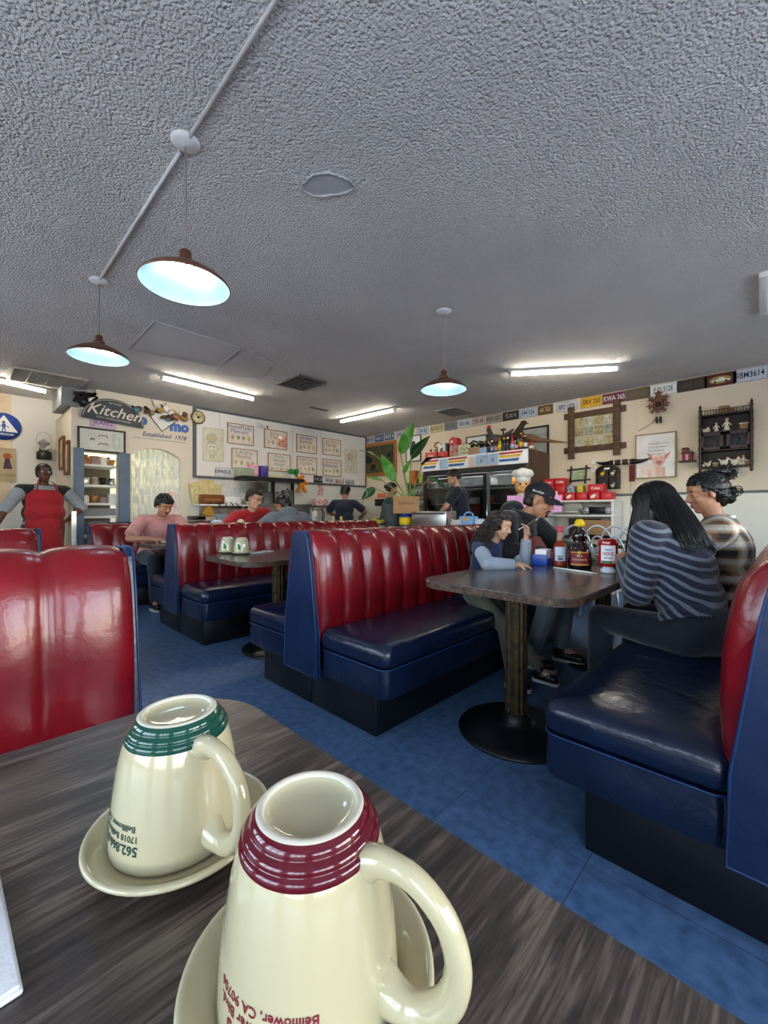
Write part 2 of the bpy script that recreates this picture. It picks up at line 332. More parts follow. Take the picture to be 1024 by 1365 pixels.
vent(((583, 549), (600, 543), (628, 548), (610, 554)), 'small shut vent in the ceiling above the lunch boxes on the fridge', mat('pale_vent', '9b9894', .6), dark=False)
t = vent(((10, 485), (118, 508), (107, 522), (8, 503)), 'large dark return-air grille above the restroom corner', mat('cream_vent_frame', 'b9b2a6', .6), n=9)
pa, pb = on_z(1018, 362, CEIL), on_z(1018, 415, CEIL); t = thing('ceiling_bracket', 'short white strip fixed on the ceiling at the right-hand edge of the picture', 'bracket', ((pa[0] + pb[0]) / 2, (pa[1] + pb[1]) / 2, CEIL), math.atan2(pb[1] - pa[1], pb[0] - pa[0])); MB().box((0, 0, -.02), (math.hypot(pb[0] - pa[0], pb[1] - pa[1]), .05, .04), bev=.006).build('cover', white, t)

M_tube = mat('lit_fluorescent_tube', 'ffffff', .5, emit='fff3e0', es=54); M_batten = mat('light_batten', 'd8d6cf', .5)
def fluoro(u0, v0, u1, v1, label):
    a, b = Vector(on_z(u0, v0, CEIL - .055)), Vector(on_z(u1, v1, CEIL - .055)); c = (a + b) / 2; L = min((a - b).length, 1.25); an = math.atan2((b - a).y, (b - a).x)
    t = thing('fluorescent_light', label, 'ceiling light', (c.x, c.y, CEIL), an)
    MB().box((0, 0, -.015), (L + .08, .07, .03), bev=.004).build('batten', M_batten, t)
    MB().cyl((-L / 2, 0, -.052), (L / 2, 0, -.052), .017, n=12).build('tube', M_tube, t)
    for s in (-1, 1): MB().box((s * (L / 2 + .012), 0, -.045), (.024, .05, .05), bev=.004).build('lamp_holder', M_batten, t)
fluoro(217, 505, 337, 533, 'lit fluorescent tube on the ceiling in front of the handwritten menu frames')
fluoro(455, 563, 525, 548, 'lit fluorescent tube on the ceiling nearest the room corner')
fluoro(682, 500, 822, 493, 'lit fluorescent tube on the ceiling at the right over the wall of licence plates')
fluoro(-75, 492, 60, 523, 'lit fluorescent tube at the left edge by the restroom sign')

M_sh_o = mat('brown_enamel_shade', '6b4636', .35, .3, var=.15); M_sh_i = mat('white_enamel_inside', 'dff0f4', .3)
M_bulb = mat('lit_bulb', 'ffffff', .5, emit='c8ecff', es=30)
def pendant(x, y, zr, label, tilt=(0, 0)):
    t = thing('pendant_lamp', label, 'pendant lamp', (x, y, CEIL), 0, 'brown enamel pendant lamps')
    MB().lathe([(.062, 0), (.062, -.006), (.045, -.016), (.012, -.024), (.0001, -.025)], n=24).build('canopy', mat('lamp_canopy', 'e6e6e6', .5), t)
    zt = zr + .165 - CEIL; mb = MB(); mb.tube([(.0, 0, -.02), (.002, 0, zt * .5), (0, 0, zt)], .0035, 6)
    mb.build('cord', mat('lamp_cord', '8d8a84', .6), t)
    z0 = zr - CEIL; pr = [(.188, 0), (.192, .004), (.186, .014), (.165, .034), (.12, .062), (.075, .083), (.045, .094), (.040, .10)]
    R = rotm(*tilt)
    sh = MB().lathe([(a, b + z0) for a, b in pr], n=40, open_=True).build('shade', M_sh_o, t)
    MB().lathe([(.040, z0 + .098), (.043, z0 + .091), (.073, z0 + .080), (.118, z0 + .059), (.163, z0 + .031), (.183, z0 + .011), (.187, z0 + .003)], n=40, open_=True).build('shade_lining', M_sh_i, sh)
    MB().lathe([(.040, z0 + .098), (.036, z0 + .115), (.024, z0 + .12), (.024, z0 + .155), (.016, z0 + .162), (.004, z0 + .17)], n=20).build('lamp_neck', M_sh_o, t)
    mb = MB()
    for sx in (-1, 1): mb.cap((sx * .02, 0, z0 + .085), (sx * .065, 0, z0 + .052), .018, .024)
    mb.build('bulb', M_bulb, t)
    return t
pendant(.73, 1.955, 2.105, 'pendant lamp nearest the camera, brown shade on a cord from the ceiling conduit')
pendant(.735, 3.58, 2.20, 'pendant lamp farther along the conduit, to the left of the nearest one')
pendant(2.84, 2.07, 2.10, 'pendant lamp hanging alone above the booth tables on the right')

# ------------------------------------------------------------------ booths
def spline(pts, n=4):
    P = [Vector(p).to_3d() for p in pts]; out = []
    for i in range(len(P) - 1):
        a, b, c, d = P[max(i - 1, 0)], P[i], P[i + 1], P[min(i + 2, len(P) - 1)]
        for k in range(n):
            t = k / n; out.append(.5 * ((2 * b) + (c - a) * t + (2 * a - 5 * b + 4 * c - d) * t * t + (3 * b - a - 3 * c + d) * t ** 3))
    return out + [P[-1]]
BP = [(.150, .40), (.164, .48), (.170, .60), (.166, .72), (.150, .84), (.128, .92), (.092, .968), (.048, .985), (.0, .988)]
def backrest(side, x0, x1, cw, ztop=.988):
    pr = spline([(a, b * ztop / .988, 0) for a, b in BP], 3); n = 10; mb = MB(); nch = max(1, round((x1 - x0) / cw)); w = (x1 - x0) / nch
    cols = []
    for c in range(nch):
        for k in range(n + (1 if c == nch - 1 else 0)):
            t = k / n; b = (1 - abs(2 * t - 1) ** 2.6) ** .75; cols.append((x0 + w * (c + t), b))
    vs = []; m = len(pr)
    for x, b in cols:
        for j, p in enumerate(pr):
            a_, c_ = pr[max(j - 1, 0)], pr[min(j + 1, m - 1)]; tg = (c_ - a_).normalized(); nx, nz = tg.y, -tg.x
            e = min(1, j / 3) * .024 * (1 if j < m - 10 else .45 + .055 * (m - j))
            vs.append((x, side * (p.x - .016 + nx * e * b) if j < m - 1 else 0, p.y - .012 + nz * e * b))
    fs = [(i * m + j, (i + 1) * m + j, (i + 1) * m + j + 1, i * m + j + 1) for i in range(len(cols) - 1) for j in range(m - 1)]
    k0 = len(vs); vs += [(cols[0][0], 0, pr[0].y - .012), (cols[-1][0], 0, pr[0].y - .012)]; lc = (len(cols) - 1) * m
    fs += [tuple([k0] + list(range(m))), tuple(reversed([k0 + 1] + [lc + j for j in range(m)]))]
    if side > 0: fs = [tuple(reversed(f)) for f in fs]
    mb.add(vs, fs, 0, True); e0 = [k for k in range(m)]; return mb
def cushion(x0, x1, y0, y1, z0, z1, r=.05, crown=.018):
    mb = MB(); rings = [(.012, z0), (.0, z0 + .015), (-.004, (z0 + z1) / 2), (0, z1 - .035), (.006, z1 - .018), (.02, z1 - .005), (.045, z1 + .002), (.09, z1 + crown * .55), (.15, z1 + crown * .9), (.21, z1 + crown)]
    vs = []; n = None; hw = min(x1 - x0, y1 - y0) / 2
    for d, z in rings:
        d = min(d, hw - .012); P = rrect(x0 + d, x1 - d, y0 + d, y1 - d, max(r - d * .6, .012), 5); n = len(P); vs += [(a, b, z) for a, b in P]
    fs = [(j * n + i, j * n + (i + 1) % n, (j + 1) * n + (i + 1) % n, (j + 1) * n + i) for j in range(len(rings) - 1) for i in range(n)]
    fs += [tuple(range(n - 1, -1, -1)), tuple((len(rings) - 1) * n + i for i in range(n))]
    return mb.add(vs, fs, 0, True)
def booth(label, x0, yc, L, cw, sides=(-1, 1), splits=(), end=0, ztop=.988, group=None):
    """double booth: back along x, aisle end at local x=0 (end=0) or at x=L (end=1)"""
    t = thing('booth_bench', label, 'booth', (x0, yc, 0), 0, group)
    sg = 1 if end == 0 else -1; ex = 0 if end == 0 else L
    def X(a): return ex + sg * a
    def seg(): return [0] + list(splits) + [L]
    mb = MB(); S = seg()
    for s in sides:
        a, b = X(.06), X(L)
        mb.box(((a + b) / 2, s * .262, .1125), (abs(b - a), .516, .225), bev=.006)
    mb.build('plinth', M_plinth, t)
    for s in sides:
        for i in range(len(S) - 1):
            a, b = sorted((X(S[i] + .004), X(S[i + 1] - .004)))
            y0, y1 = sorted((s * .14, s * .64))
            c = cushion(a, b, y0, y1, .362, .468 + (.012 if i else 0)); c.build('seat_cushion', M_blue, t)
        a, b = sorted((X(.004), X(L - .004))); y0, y1 = sorted((s * .15, s * .636)); mb = MB(); P = []
        rr_ = [(0.004, .222), (-.001, .235), (0, .30), (.003, .36)]
        vs = []; n = 0
        for d, z in rr_:
            Q = rrect(a + d, b - d, y0 + d, y1 - d, .045, 5); n = len(Q); vs += [(p[0], p[1], z) for p in Q]
        fs = [(j * n + i, j * n + (i + 1) % n, (j + 1) * n + (i + 1) % n, (j + 1) * n + i) for j in range(len(rr_) - 1) for i in range(n)] + [tuple(range(n - 1, -1, -1)), tuple((len(rr_) - 1) * n + i for i in range(n))]
        mb.add(vs, fs, 0, True).build('seat_apron', M_blue_p if False else M_blue, t, auto=.9)
        pp_ = [(p[0], p[1], .360) for p in rrect(a - .001, b + .001, y0 - .001, y1 + .001, .046, 5)]
        MB().tube(pp_, .0038, 6, closed=True).build('seat_piping', M_pip, t)
        for i in range(len(S) - 1):
            a, b = sorted((X(S[i]), X(S[i + 1]))); backrest(s, a, b, cw, ztop - (.004 * i)).build('backrest', M_red, t)
        if end == 0 or True:
            prof = [(s * (p[0] - .002), p[1] * ztop / .988) for p in BP]
    xa = X(-.035) if end == 0 else X(-.035); x_lo = min(xa, X(0)); pn = MB(); q = ztop
    out = [(-.158, .205), (.158, .205), (.150, .44), (.092, .84), (.068, q - .035), (.045, q - .008), (-.045, q - .008), (-.068, q - .035), (-.092, .84), (-.150, .44)]
    if len(sides) == 1: out = [(max(p[0], -.02) if sides[0] > 0 else min(p[0], .02), p[1]) for p in out]
    pn.prism(out, .020, 'x', x_lo + (.015 if sg > 0 else 0)); pn.build('end_panel', M_blue_p, t)
    for k, xx in enumerate((x_lo + (.015 if sg > 0 else 0), x_lo + (.035 if sg > 0 else .020))):
        MB().tube([(xx, a, b) for a, b in spline_closed(out)], .0042, 6, closed=True).build('panel_piping', M_pip, t)
    if len(sides) == 1: MB().box(((X(0) + X(L)) / 2, -sides[0] * .012, .50), (L, .025, .93)).build('back_board', M_blue_p, t)
    # far end closed
    pn2 = MB().prism(out, .02, 'x', X(L) if sg > 0 else X(L) - .02); pn2.build('end_panel', M_blue_p, t)
    return t
def spline_closed(pts):
    return [tuple(p) for p in pts]
EP = 1.365
booth('double booth bench in the middle, its seat facing the table with the syrup bottles', EP, 1.96, 2.475, .165, splits=(1.155,))
booth('double booth bench at the right edge with the two women seated on it', EP, -.04, 2.475, .165, splits=(1.155,))
booth('double booth bench behind the table with two far upturned cups, near the man in pink', EP, 3.95, 2.48, .165)
booth('farthest booth bench, red back showing behind the man in pink', 1.13, 5.97, 3.3, .2, sides=(-1,), ztop=.955)
booth('red vinyl booth back in the left foreground just beyond the mugs table', -1.8, 1.53, 2.17, .2, end=1)
booth('second red booth back on the left, behind the foreground one', -1.8, 3.50, 2.17, .2, end=1)
booth('red booth back at the left edge beside the woman in the apron', -1.8, 5.35, 2.02, .2, end=1)

# ------------------------------------------------------------------ tables
def table(label, x0, x1, y0, y1, cols, r=.13, H=.75, base=True, tm=None):
    cx, cy = (x0 + x1) / 2, (y0 + y1) / 2; t = thing('dining_table', label, 'table', (cx, cy, 0))
    P = rrect(x0 - cx, x1 - cx, y0 - cy, y1 - cy, r, 8); n = len(P)
    Pi = rrect(x0 - cx + .002, x1 - cx - .002, y0 - cy + .002, y1 - cy - .002, r, 8)
    mb = MB(); vs = [(a, b, H - .003) for a, b in P] + [(a, b, H) for a, b in Pi] + [(a, b, H - .036) for a, b in Pi]
    mb.add(vs, [tuple(range(n, 2 * n))] + [(i, (i + 1) % n, n + (i + 1) % n, n + i) for i in range(n)], 0)
    mb.build('tabletop', tm or (M_top if x0 < 0 else M_top2), t)
    mb = MB(); mb.add(vs, [tuple(range(3 * n - 1, 2 * n - 1, -1))] + [(2 * n + i, 2 * n + (i + 1) % n, (i + 1) % n, i) for i in range(n)], 0); mb.build('table_edge', M_edge, t)
    for cxx in cols if base else ():
        lx = cxx - cx; mb = MB(); pr = []; nf = 48
        vs = []; 
        for z in (.05, H - .036):
            for i in range(nf):
                a = 2 * PI * i / nf; rr = .050 + (.003 if i % 4 < 2 else -.002); vs.append((lx + rr * math.cos(a), rr * math.sin(a), z))
        mb.add(vs, [(i, (i + 1) % nf, nf + (i + 1) % nf, nf + i) for i in range(nf)], 0, False)
        mb.build('table_column', mat('aged_brass_column', '5a4a2c', .38, .55, var=.25, vscale=30, h2='2e2a22', bump=.001), t)
        MB().lathe([(.052, H - .037), (.11, H - .037), (.11, H - .045), (.052, H - .05)][::-1], (lx, 0, 0), 24).build('mounting_plate', black, t)
        MB().lathe([(.283, .0), (.285, .006), (.278, .016), (.20, .030), (.10, .045), (.072, .052), (.070, .075), (.058, .085), (.052, .10)], (lx, 0, 0), 48).build('table_base', mat('black_cast_base', '14191c', .35, .2, bump=.0008, bscale=90), t)
    return t
table('dark woodgrain table in the foreground carrying the two large upturned mugs', -.95, .37, -.16, .797, (-.75, ))
table('grey-topped table on the right with syrup and ketchup, on a brass column and round base', 1.635, 3.75, .60, 1.37, (1.96, 3.3))
table('table in the middle distance with two small upturned cups and a napkin', 1.36, 2.62, 2.58, 3.34, (1.83, 2.5))
table('table of the man in the pink shirt, beyond the middle booths', 1.40, 2.9, 4.55, 5.25, (1.85, 2.6))
# ------------------------------------------------------------------ flat pictures, frames and signs on the walls
class Pic(MB):
    """flat artwork, local x right, z up, layers stacked toward -y"""
    def poly(s, pts, mi=0, k=1, cr=0):
        y = -.0007 * k; s.add([(a, y, b) for a, b in pts], [tuple(range(len(pts)))], mi); return s
    def rect(s, x0, z0, x1, z1, mi=0, k=1): return s.poly([(x0, z0), (x1, z0), (x1, z1), (x0, z1)], mi, k)
    def oval(s, cx, cz, rx, rz, mi=0, k=1, n=20, a0=0): return s.poly([(cx + rx * math.cos(a0 + 2 * PI * i / n), cz + rz * math.sin(a0 + 2 * PI * i / n)) for i in range(n)], mi, k)
    def line(s, pts, w, mi=0, k=2):
        for (a, b), (c, d) in zip(pts, pts[1:]):
            t = Vector((c - a, d - b)); l = t.length
            if l < 1e-6: continue
            nx, nz = -t.y / l * w / 2, t.x / l * w / 2; s.poly([(a - nx, b - nz), (c - nx, d - nz), (c + nx, d + nz), (a + nx, b + nz)], mi, k)
        return s
    def ring(s, cx, cz, rx, rz, w, mi=0, k=2, a0=0, a1=2 * PI, n=20): return s.line([(cx + rx * math.cos(a0 + (a1 - a0) * i / n), cz + rz * math.sin(a0 + (a1 - a0) * i / n)) for i in range(n + 1)], w, mi, k)
def spot_b(u0, u1, vt, vb, Y=None):
    Y = Y or YW; x0 = on_y(u0, vt, Y)[0]; x1 = on_y(u1, vt, Y)[0]; um = (u0 + u1) / 2; z1 = on_y(um, vt, Y)[1]; z0 = on_y(um, vb, Y)[1]
    return ((x0 + x1) / 2, Y - .002, (z0 + z1) / 2), x1 - x0, z1 - z0, 0
def spot_r(u0, u1, vt, vb, X=None):
    X = X or XW; y0 = on_x(u0, vt, X)[0]; y1 = on_x(u1, vt, X)[0]; um = (u0 + u1) / 2; z1 = on_x(um, vt, X)[1]; z0 = on_x(um, vb, X)[1]
    return (X - .002, (y0 + y1) / 2, (z0 + z1) / 2), abs(y1 - y0), z1 - z0, -PI / 2
def frame_bars(w, h, t, d):
    mb = MB(); y = -d / 2
    mb.box((0, y, h / 2 - t / 2), (w, d, t), bev=t * .15).box((0, y, -h / 2 + t / 2), (w, d, t), bev=t * .15)
    mb.box((-w / 2 + t / 2, y, 0), (t, d, h - 2 * t), bev=t * .12).box((w / 2 - t / 2, y, 0), (t, d, h - 2 * t), bev=t * .12); return mb
def framed(spot, name, label, cat, fm, t=.014, d=.02, back=paper, group=None):
    loc, w, h, rz = spot; o = thing(name, label, cat, loc, rz, group)
    frame_bars(w, h, t, d).build('frame', fm, o)
    MB().box((0, -d * .25, 0), (w - t, d * .4, h - t)).build('print', back, o); return o, w - 2 * t, h - 2 * t, -d * .46
SCRIB = [mat('crayon_blue', '5a68a8', .7), mat('crayon_red', 'c47a70', .7), mat('crayon_green', '84ac80', .7), mat('crayon_yellow', 'dcc684', .7), mat('crayon_orange', 'd8a47c', .7), mat('crayon_purple', '9c84b8', .7), mat('crayon_tan', 'c8b090', .7)]
M_board = mat('white_menu_board', 'eceae6', .45, var=.02, vscale=2)
bx0, bx1 = 2.665, 6.375
o = thing('menu_board', 'long white board over the kitchen counter carrying the handwritten menu frames', 'menu board', ((bx0 + bx1) / 2, YW, 2.195)); W_ = bx1 - bx0
MB().box((0, -.008, 0), (W_, .016, 1.07)).build('panel', M_board, o)
mb = MB(); mg = mat('grey_board_trim', '5c6066', .5)
mb.box((0, -.014, -.545), (W_, .03, .04)).box((0, -.012, .545), (W_, .026, .03)).box((-W_ / 2, -.015, -.0), (.05, .032, 1.12)).box((W_ / 2, -.012, 0), (.03, .026, 1.12))
mb.build('trim', mg, o)
mb = MB(); [mb.box((a, -.0165, 0), (.004, .002, 1.05)) for a in (-1.45, -.05, .62)]; mb.build('panel_joint', grey, o)
YB = YW - .018
MENU = [
 (302.7, 337.9, 566.1, 593.2, ['HomeMade', 'Menudo'], (0, 5), 'handwritten HomeMade Menudo sign, upper left of the framed menu signs'),
 (308.4, 343.0, 599.3, 626.2, ['2 Angus', 'Hearts'], (2, 1), 'framed menu sign with a waffle drawing just below the HomeMade Menudo sign'),
 (351.7, 382.2, 574.3, 598.9, ['Juicy', 'Taco'], (4, 1), 'framed menu sign with a red glossy photo pasted on its right half'),
 (356.8, 386.8, 605.6, 629.0, ['Bacon', 'Avocado', 'Burger'], (2, 1), 'framed Bacon Avocado menu sign under the sign with the red photo'),
 (394.9, 422.0, 580.9, 604.5, ['2 Breakfast', 'Burritos'], (0, 1), 'framed Breakfast Burritos sign in the upper row, third from the left'),
 (395.4, 422.0, 609.6, 632.7, ['French Toast', 'Combo'], (5, 4), 'framed menu sign with a yellow toast drawing above the orange flower'),
 (429.7, 453.8, 585.7, 607.8, ['Jerry Melon', 'Shrimp'], (4, 1), 'framed menu sign at the top right of the board near the room corner'),
 (429.9, 454.5, 613.0, 635.5, ['Broccoli', 'Hamburger'], (1, 0), 'framed menu sign at the bottom right of the board above the licence plates')]
for u0, u1, vt, vb, tx, cc, lab in MENU:
    o, w, h, y = framed(spot_b(u0, u1, vt, vb, YB), 'menu_sign', lab, 'menu sign', wood_l, .012, .016, mat('menu_sheet', 'efe9dc', .6), 'framed handwritten menu signs')
    p = Pic(); n = len(tx)
    for i, s_ in enumerate(tx):
        p.text(s_, h * (.30 if n < 3 else .24), (0 if n > 2 else -w * .05, y - .004, h * (.36 - i * .23)), mi=(cc[i % 2]), bold=-.0004, sx=min(1, w * .9 / (h * .17 * len(s_))))
    p.build('lettering', SCRIB, o)
    p = Pic(); rnd = random.Random(int(u0)); p_y = y
    q = MB()
    def sh(cx, cz, rx, rz, mi): q.add([(cx + rx * math.cos(2 * PI * i / 14) * (1 + .15 * math.sin(3 * i)), y - .0035 - .0004 * mi, cz + rz * math.sin(2 * PI * i / 14)) for i in range(14)], [tuple(range(14))], mi)
    base = -h * (.2 if n < 3 else .38); hh = h * (.14 if n < 3 else .07)
    for k in range(4): sh(-w * .34 + w * .22 * k + rnd.uniform(-.01, .01), base + rnd.uniform(-.01, .01), w * .06, hh * rnd.uniform(.6, 1.1), rnd.choice([6, 2, 3, 6, 3]))
    q.build('drawing', SCRIB, o)
    if 'red glossy' in lab:
        g = MB(); g.box((w * .3, y - .006, -h * .08), (w * .36, .002, h * .62)); g.build('photo', mat('glossy_red_photo', 'c8503c', .15, var=.4, vscale=40, h2='f0c0a8'), o)
def chef_poster(spot, lab, k):
    loc, w, h, rz = spot; o = thing('drawing_poster', lab, 'poster', loc, rz); MB().box((0, -.002, 0), (w, .004, h)).build('sheet', mat('pale_green_paper', 'e3e2cb', .75), o)
    ln = mat('pencil_line', '77785f', .8); p = Pic(); W2 = w * .012
    p.line([(-w / 2, -h / 2), (w / 2, -h / 2), (w / 2, h / 2), (-w / 2, h / 2), (-w / 2, -h / 2)], W2, 0, 8)
    p.ring(-w * .08, -h * .12, w * .27, h * .19, W2, 0, 8); p.ring(-w * .08, h * .20, w * .26, h * .12, W2, 0, 8); p.line([(-w * .26, h * .1), (-w * .24, h * .04), (w * .08, h * .04), (w * .1, h * .1)], W2, 0, 8)
    p.oval(-w * .15, -h * .07, w * .03, h * .02, 0, 9); p.oval(0, -h * .07, w * .03, h * .02, 0, 9); p.ring(-w * .08, -h * .14, w * .16, h * .08, W2 * 1.3, 0, 9, PI * 1.1, PI * 1.9)
    p.line([(w * .2, -h * .15), (w * .36, -h * .05), (w * .36, h * .15)], W2, 0, 8); p.ring(w * .37, h * .2, w * .07, h * .06, W2, 0, 8)
    p.line([(-w * .14, -h * .31), (-w * .14, -h * .42)], W2 * 3, 0, 8); p.line([(0, -h * .31), (0, -h * .42)], W2 * 3, 0, 8)
    p.oval(-w * .08, h * .2, w * .25, h * .115, 1, 7); p.build('drawing', [ln, mat('tan_crayon', 'd3c8a6', .8)], o)
chef_poster(spot_b(270.5, 297.9, 571.8, 615, YB), 'pencil poster of a smiling cook face at the left of the menu board', 0)
chef_poster(spot_b(459.9, 475.4, 599.9, 631, YB), 'narrow pencil poster of a cook figure at the right end of the board', 1)
loc, w, h, rz = spot_b(256.5, 271, 549.5, 564.5, YB)
o = thing('wall_clock', 'round cream wall clock at the upper left corner of the menu board', 'clock', loc)
R_ = rotm(PI / 2)
MB().lathe([(.105, 0), (.11, .012), (.098, .03), (.092, .022)], n=32, R=R_, open_=True).build('rim', mat('bronze_rim', '6a5a3c', .4, .5), o)
MB().lathe([(.0965, .004), (.0965, .016), (.0001, .016)], n=32, R=R_).lathe([(.02, .017), (.02, .022)], n=16, R=R_, mi=1).build('clock_face', [mat('aged_clock_face', 'e0d7a8', .5), black], o)
MB().box((-.02, -.024, .02), (.006, .002, .07), rotm(0, -.7)).box((.025, -.026, .01), (.005, .002, .085), rotm(0, 1.1)).build('clock_hands', black, o)
loc, w, h, rz = spot_b(341, 348, 563, 572, YB)
o = thing('security_camera', 'small security camera mounted near the top edge of the menu board', 'camera', loc)
MB().box((0, -.02, .02), (.06, .04, .04), bev=.006).build('mount', white, o); MB().cyl((0, -.04, 0), (.10, -.12, -.03), .03, n=16).build('camera_body', white, o); MB().cyl((.10, -.12, -.03), (.112, -.13, -.034), .024, n=16).build('lens', black, o)

# licence plates
def plate(spot, txt, c1, c2, lab, group=None, w=.305, h=.152, small=None):
    loc, w0, h0, rz = spot; o = thing('license_plate', lab, 'licence plate', loc, rz, group)
    pts = rrect(-w / 2, w / 2, -h / 2, h / 2, .012, 3)
    MB().prism(pts, .003, 'y', -.005).build('plate', mat('plate_%s' % c1, c1, .45, .1, var=.1, vscale=12), o)
    mi = mat('plate_ink_%s' % c2, c2, .5); mb = MB()
    mb.text(txt, h * .62, (0, -.0062, -h * (.07 if small else .0)), bold=.0012, sx=min(1., w * .88 / (h * .36 * max(len(txt), 1))))
    mb.build('characters', mi, o)
    if small: MB().text(small, h * .17, (0, -.0062, h * .37)).build('state_name', mi, o)
    r = MB(); r.tube([(a * .97, -.0055, b * .95) for a, b in pts], .0016, 4, closed=True); r.build('rim', mi, o)
PL = [(981, 1019.5, '3BM3614', 'd3d6e2', '2a3040', 'weathered white plate 3BM3614 at the right end of the plate row', None),
 (942.4, 979, None, '5d1f22', 'caa24a', '', None),
 (903.5, 942, '1067 155', '3c3229', '5a4c3e', 'dark brown plate with faint raised 1067 155 beside the P DI 5128 plate', None),
 (866.6, 902.5, 'P DI 5128', 'e8ece6', '1f5e4a', 'white plate P DI 5128 above the cuckoo clock', None),
 (834.5, 866, '1039 27', '5a4a34', '7d6b50', 'brown plate with dim numbers right of the maroon KWA 265 plate', None),
 (804.5, 834, 'KWA 265', '6d2340', 'efe6e8', 'maroon plate KWA 265 above the twig picture frame', None),
 (774.7, 803.7, 'ERX 250', 'e8b428', '3a3020', 'yellow plate ERX 250 between the maroon and white plates', None),
 (739, 773.5, 'BFD·1978', 'd9dbe0', '26303e', 'white plate BFD·1978 left of the yellow plate', 'GEORGIA'),
 (716.8, 738.2, '60 703', '6a5030', 'c8b890', 'brown plate left of the white BFD·1978 plate', None),
 (693, 716.4, 'F44 12A', 'c3ccd6', '3c4a60', 'pale grey plate F44 12A over the framed mirror', None),
 (669.7, 692.7, '7S 01 0', '2a2826', 'b8b0a0', 'black plate with pale characters 7S 01 0', None),
 (647.8, 669.3, 'XND-22C', 'a49e94', '3a3632', 'greyish plate XND-22C left of the black plate', None),
 (629, 647.5, 'TEX 4R', 'b9b0ac', '8a3036', 'pale plate with red characters above the white tin on the fridge', None),
 (610.5, 628.6, 'K82 68B', 'c9ccd0', '46505c', 'white plate K82 68B over the red tins on the fridge', None),
 (592.5, 610, '40 112', '77797c', '56585c', 'plain grey plate over the left end of the fridge', None),
 (574.5, 591.7, 'RCOUT', 'c9bd90', '55503c', 'tan and yellow plate right of the blue and white plate', None),
 (556, 572.5, '530 SEJ', 'c6cdd8', '3c5c94', 'white plate with blue characters by the top leaf of the plant', None),
 (527.5, 543.5, 'SAB 90', 'c2c8d4', '384c80', 'pale plate partly behind the tall leaf of the plant', None),
 (513, 526.5, '8GT 4', '5c7a9c', 'd8dde2', 'blue plate over the dark painting', None),
 (500, 512.5, '6KR 2', '3f6290', 'cfd6de', 'darker blue plate over the dark painting', None),
 (488.5, 499.5, 'MH 47', 'c9c3cc', '564a78', 'pale plate in the very corner of the room', None)]
for u0, u1, tx, c1, c2, lab, sm in PL:
    sp = spot_r(u0, u1, 500, 520); loc = (sp[0][0], sp[0][1], CEIL - .085); wp = min(.305, sp[1] * .97) if u1 < 740 else .305
    if tx: plate((loc, 0, 0, -PI / 2), tx, c1, c2, lab, 'licence plates along the top of the right wall', w=wp, small=sm)
    else:
        o = thing('license_plate', 'maroon picture plate of an old car, between 1067 155 and 3BM3614', 'licence plate', loc, -PI / 2, 'licence plates along the top of the right wall')
        MB().prism(rrect(-.15, .15, -.076, .076, .02, 4), .003, 'y', -.005).build('plate', mat('maroon_plate', '5d1f22', .4), o)
        p = Pic(); p.oval(0, 0, .105, .045, 0, 9); p.poly([(-.09, -.02), (-.07, .0), (-.03, .005), (-.01, .025), (.03, .025), (.05, .003), (.09, -.002), (.09, -.02)], 1, 10); p.oval(-.05, -.022, .013, .013, 2, 11); p.oval(.055, -.022, .013, .013, 2, 11)
        p.build('car_picture', [mat('picture_gold', 'b59a4c', .5), white, black], o)
for u0, u1, v, tx, c1, c2, lab in ((285.7, 308, 629.5, 'K9♥NDLR', 'e2e4ea', '2f3a5c', 'white K9 NDLR plate standing at the lower left of the menu board'),
        (417.5, 430.4, 639.5, 'WVC 00', '2c2c30', 'b8b8ba', 'black plate on the lower edge of the menu board beside the orange flower'),
        (432, 445.5, 641.5, 'PP-500', 'd4d8e2', '384470', 'white plate with blue letters at the lower edge of the menu board'),
        (446, 459, 643, 'SMALL TX', 'd8d4d2', 'a03838', 'white plate with red lettering below the lower right menu sign'),
        (460, 472.5, 644.5, 'HHD 12F', 'c4c8c8', '4a5560', 'grey white plate nearest the room corner at the board edge')):
    sp = spot_b(u0, u1, v - 4, v + 4, YB); plate(sp, tx.replace('♥', 'H'), c1, c2, lab, 'licence plates on the menu board', w=min(.305, sp[1] * .95), h=.14)

# signs on the kitchen wall
loc, w, h, rz = spot_b(109, 192, 536, 566, YW - .03)
x0 = on_y(108, 550, YW - .03)[0]; x1 = on_y(191, 560, YW - .03)[0]; zb = on_y(150, 562, YW - .03)[1]; R0 = (x1 - x0) / 2; HH = .30
o = thing('kitchen_sign', 'dark half-round sign reading Kitchen over the shelf opening', 'sign', ((x0 + x1) / 2, YW - .035, zb), 0); o.rotation_euler = (0, .07, 0)
half = [(R0 * math.cos(PI * i / 24), HH * math.sin(PI * i / 24)) for i in range(25)]
MB().prism(half + [(-R0, -.02), (R0, -.02)][::1], .02, 'y', -.02).build('board', mat('charcoal_sign_board', '3f454b', .6), o)
M_sl = mat('cream_lettering', 'e6e0d0', .6)
MB().tube([(a * .96, -.021, b * .94 + .0) for a, b in half], .003, 5).build('border', M_sl, o)
MB().text('Kitchen', .20, (0, -.0215, .115), shear=.35, bold=.002, sx=1.05).build('lettering', M_sl, o)
MB().text('· IN YOUR ·', .035, (0, -.0215, .235)).text('DAILY HOME LOVE SERVED', .028, (0, -.0215, .018), sx=1.2).build('small_lettering', M_sl, o)
sp = spot_b(119, 155, 558, 572, YW); plate(sp, 'JKA602', 'c9b8cc', '8a5a9a', 'pinkish plate tucked under the Kitchen sign', w=.30, h=.13)
sp = spot_b(103, 167, 572, 603.5, YW - .005)
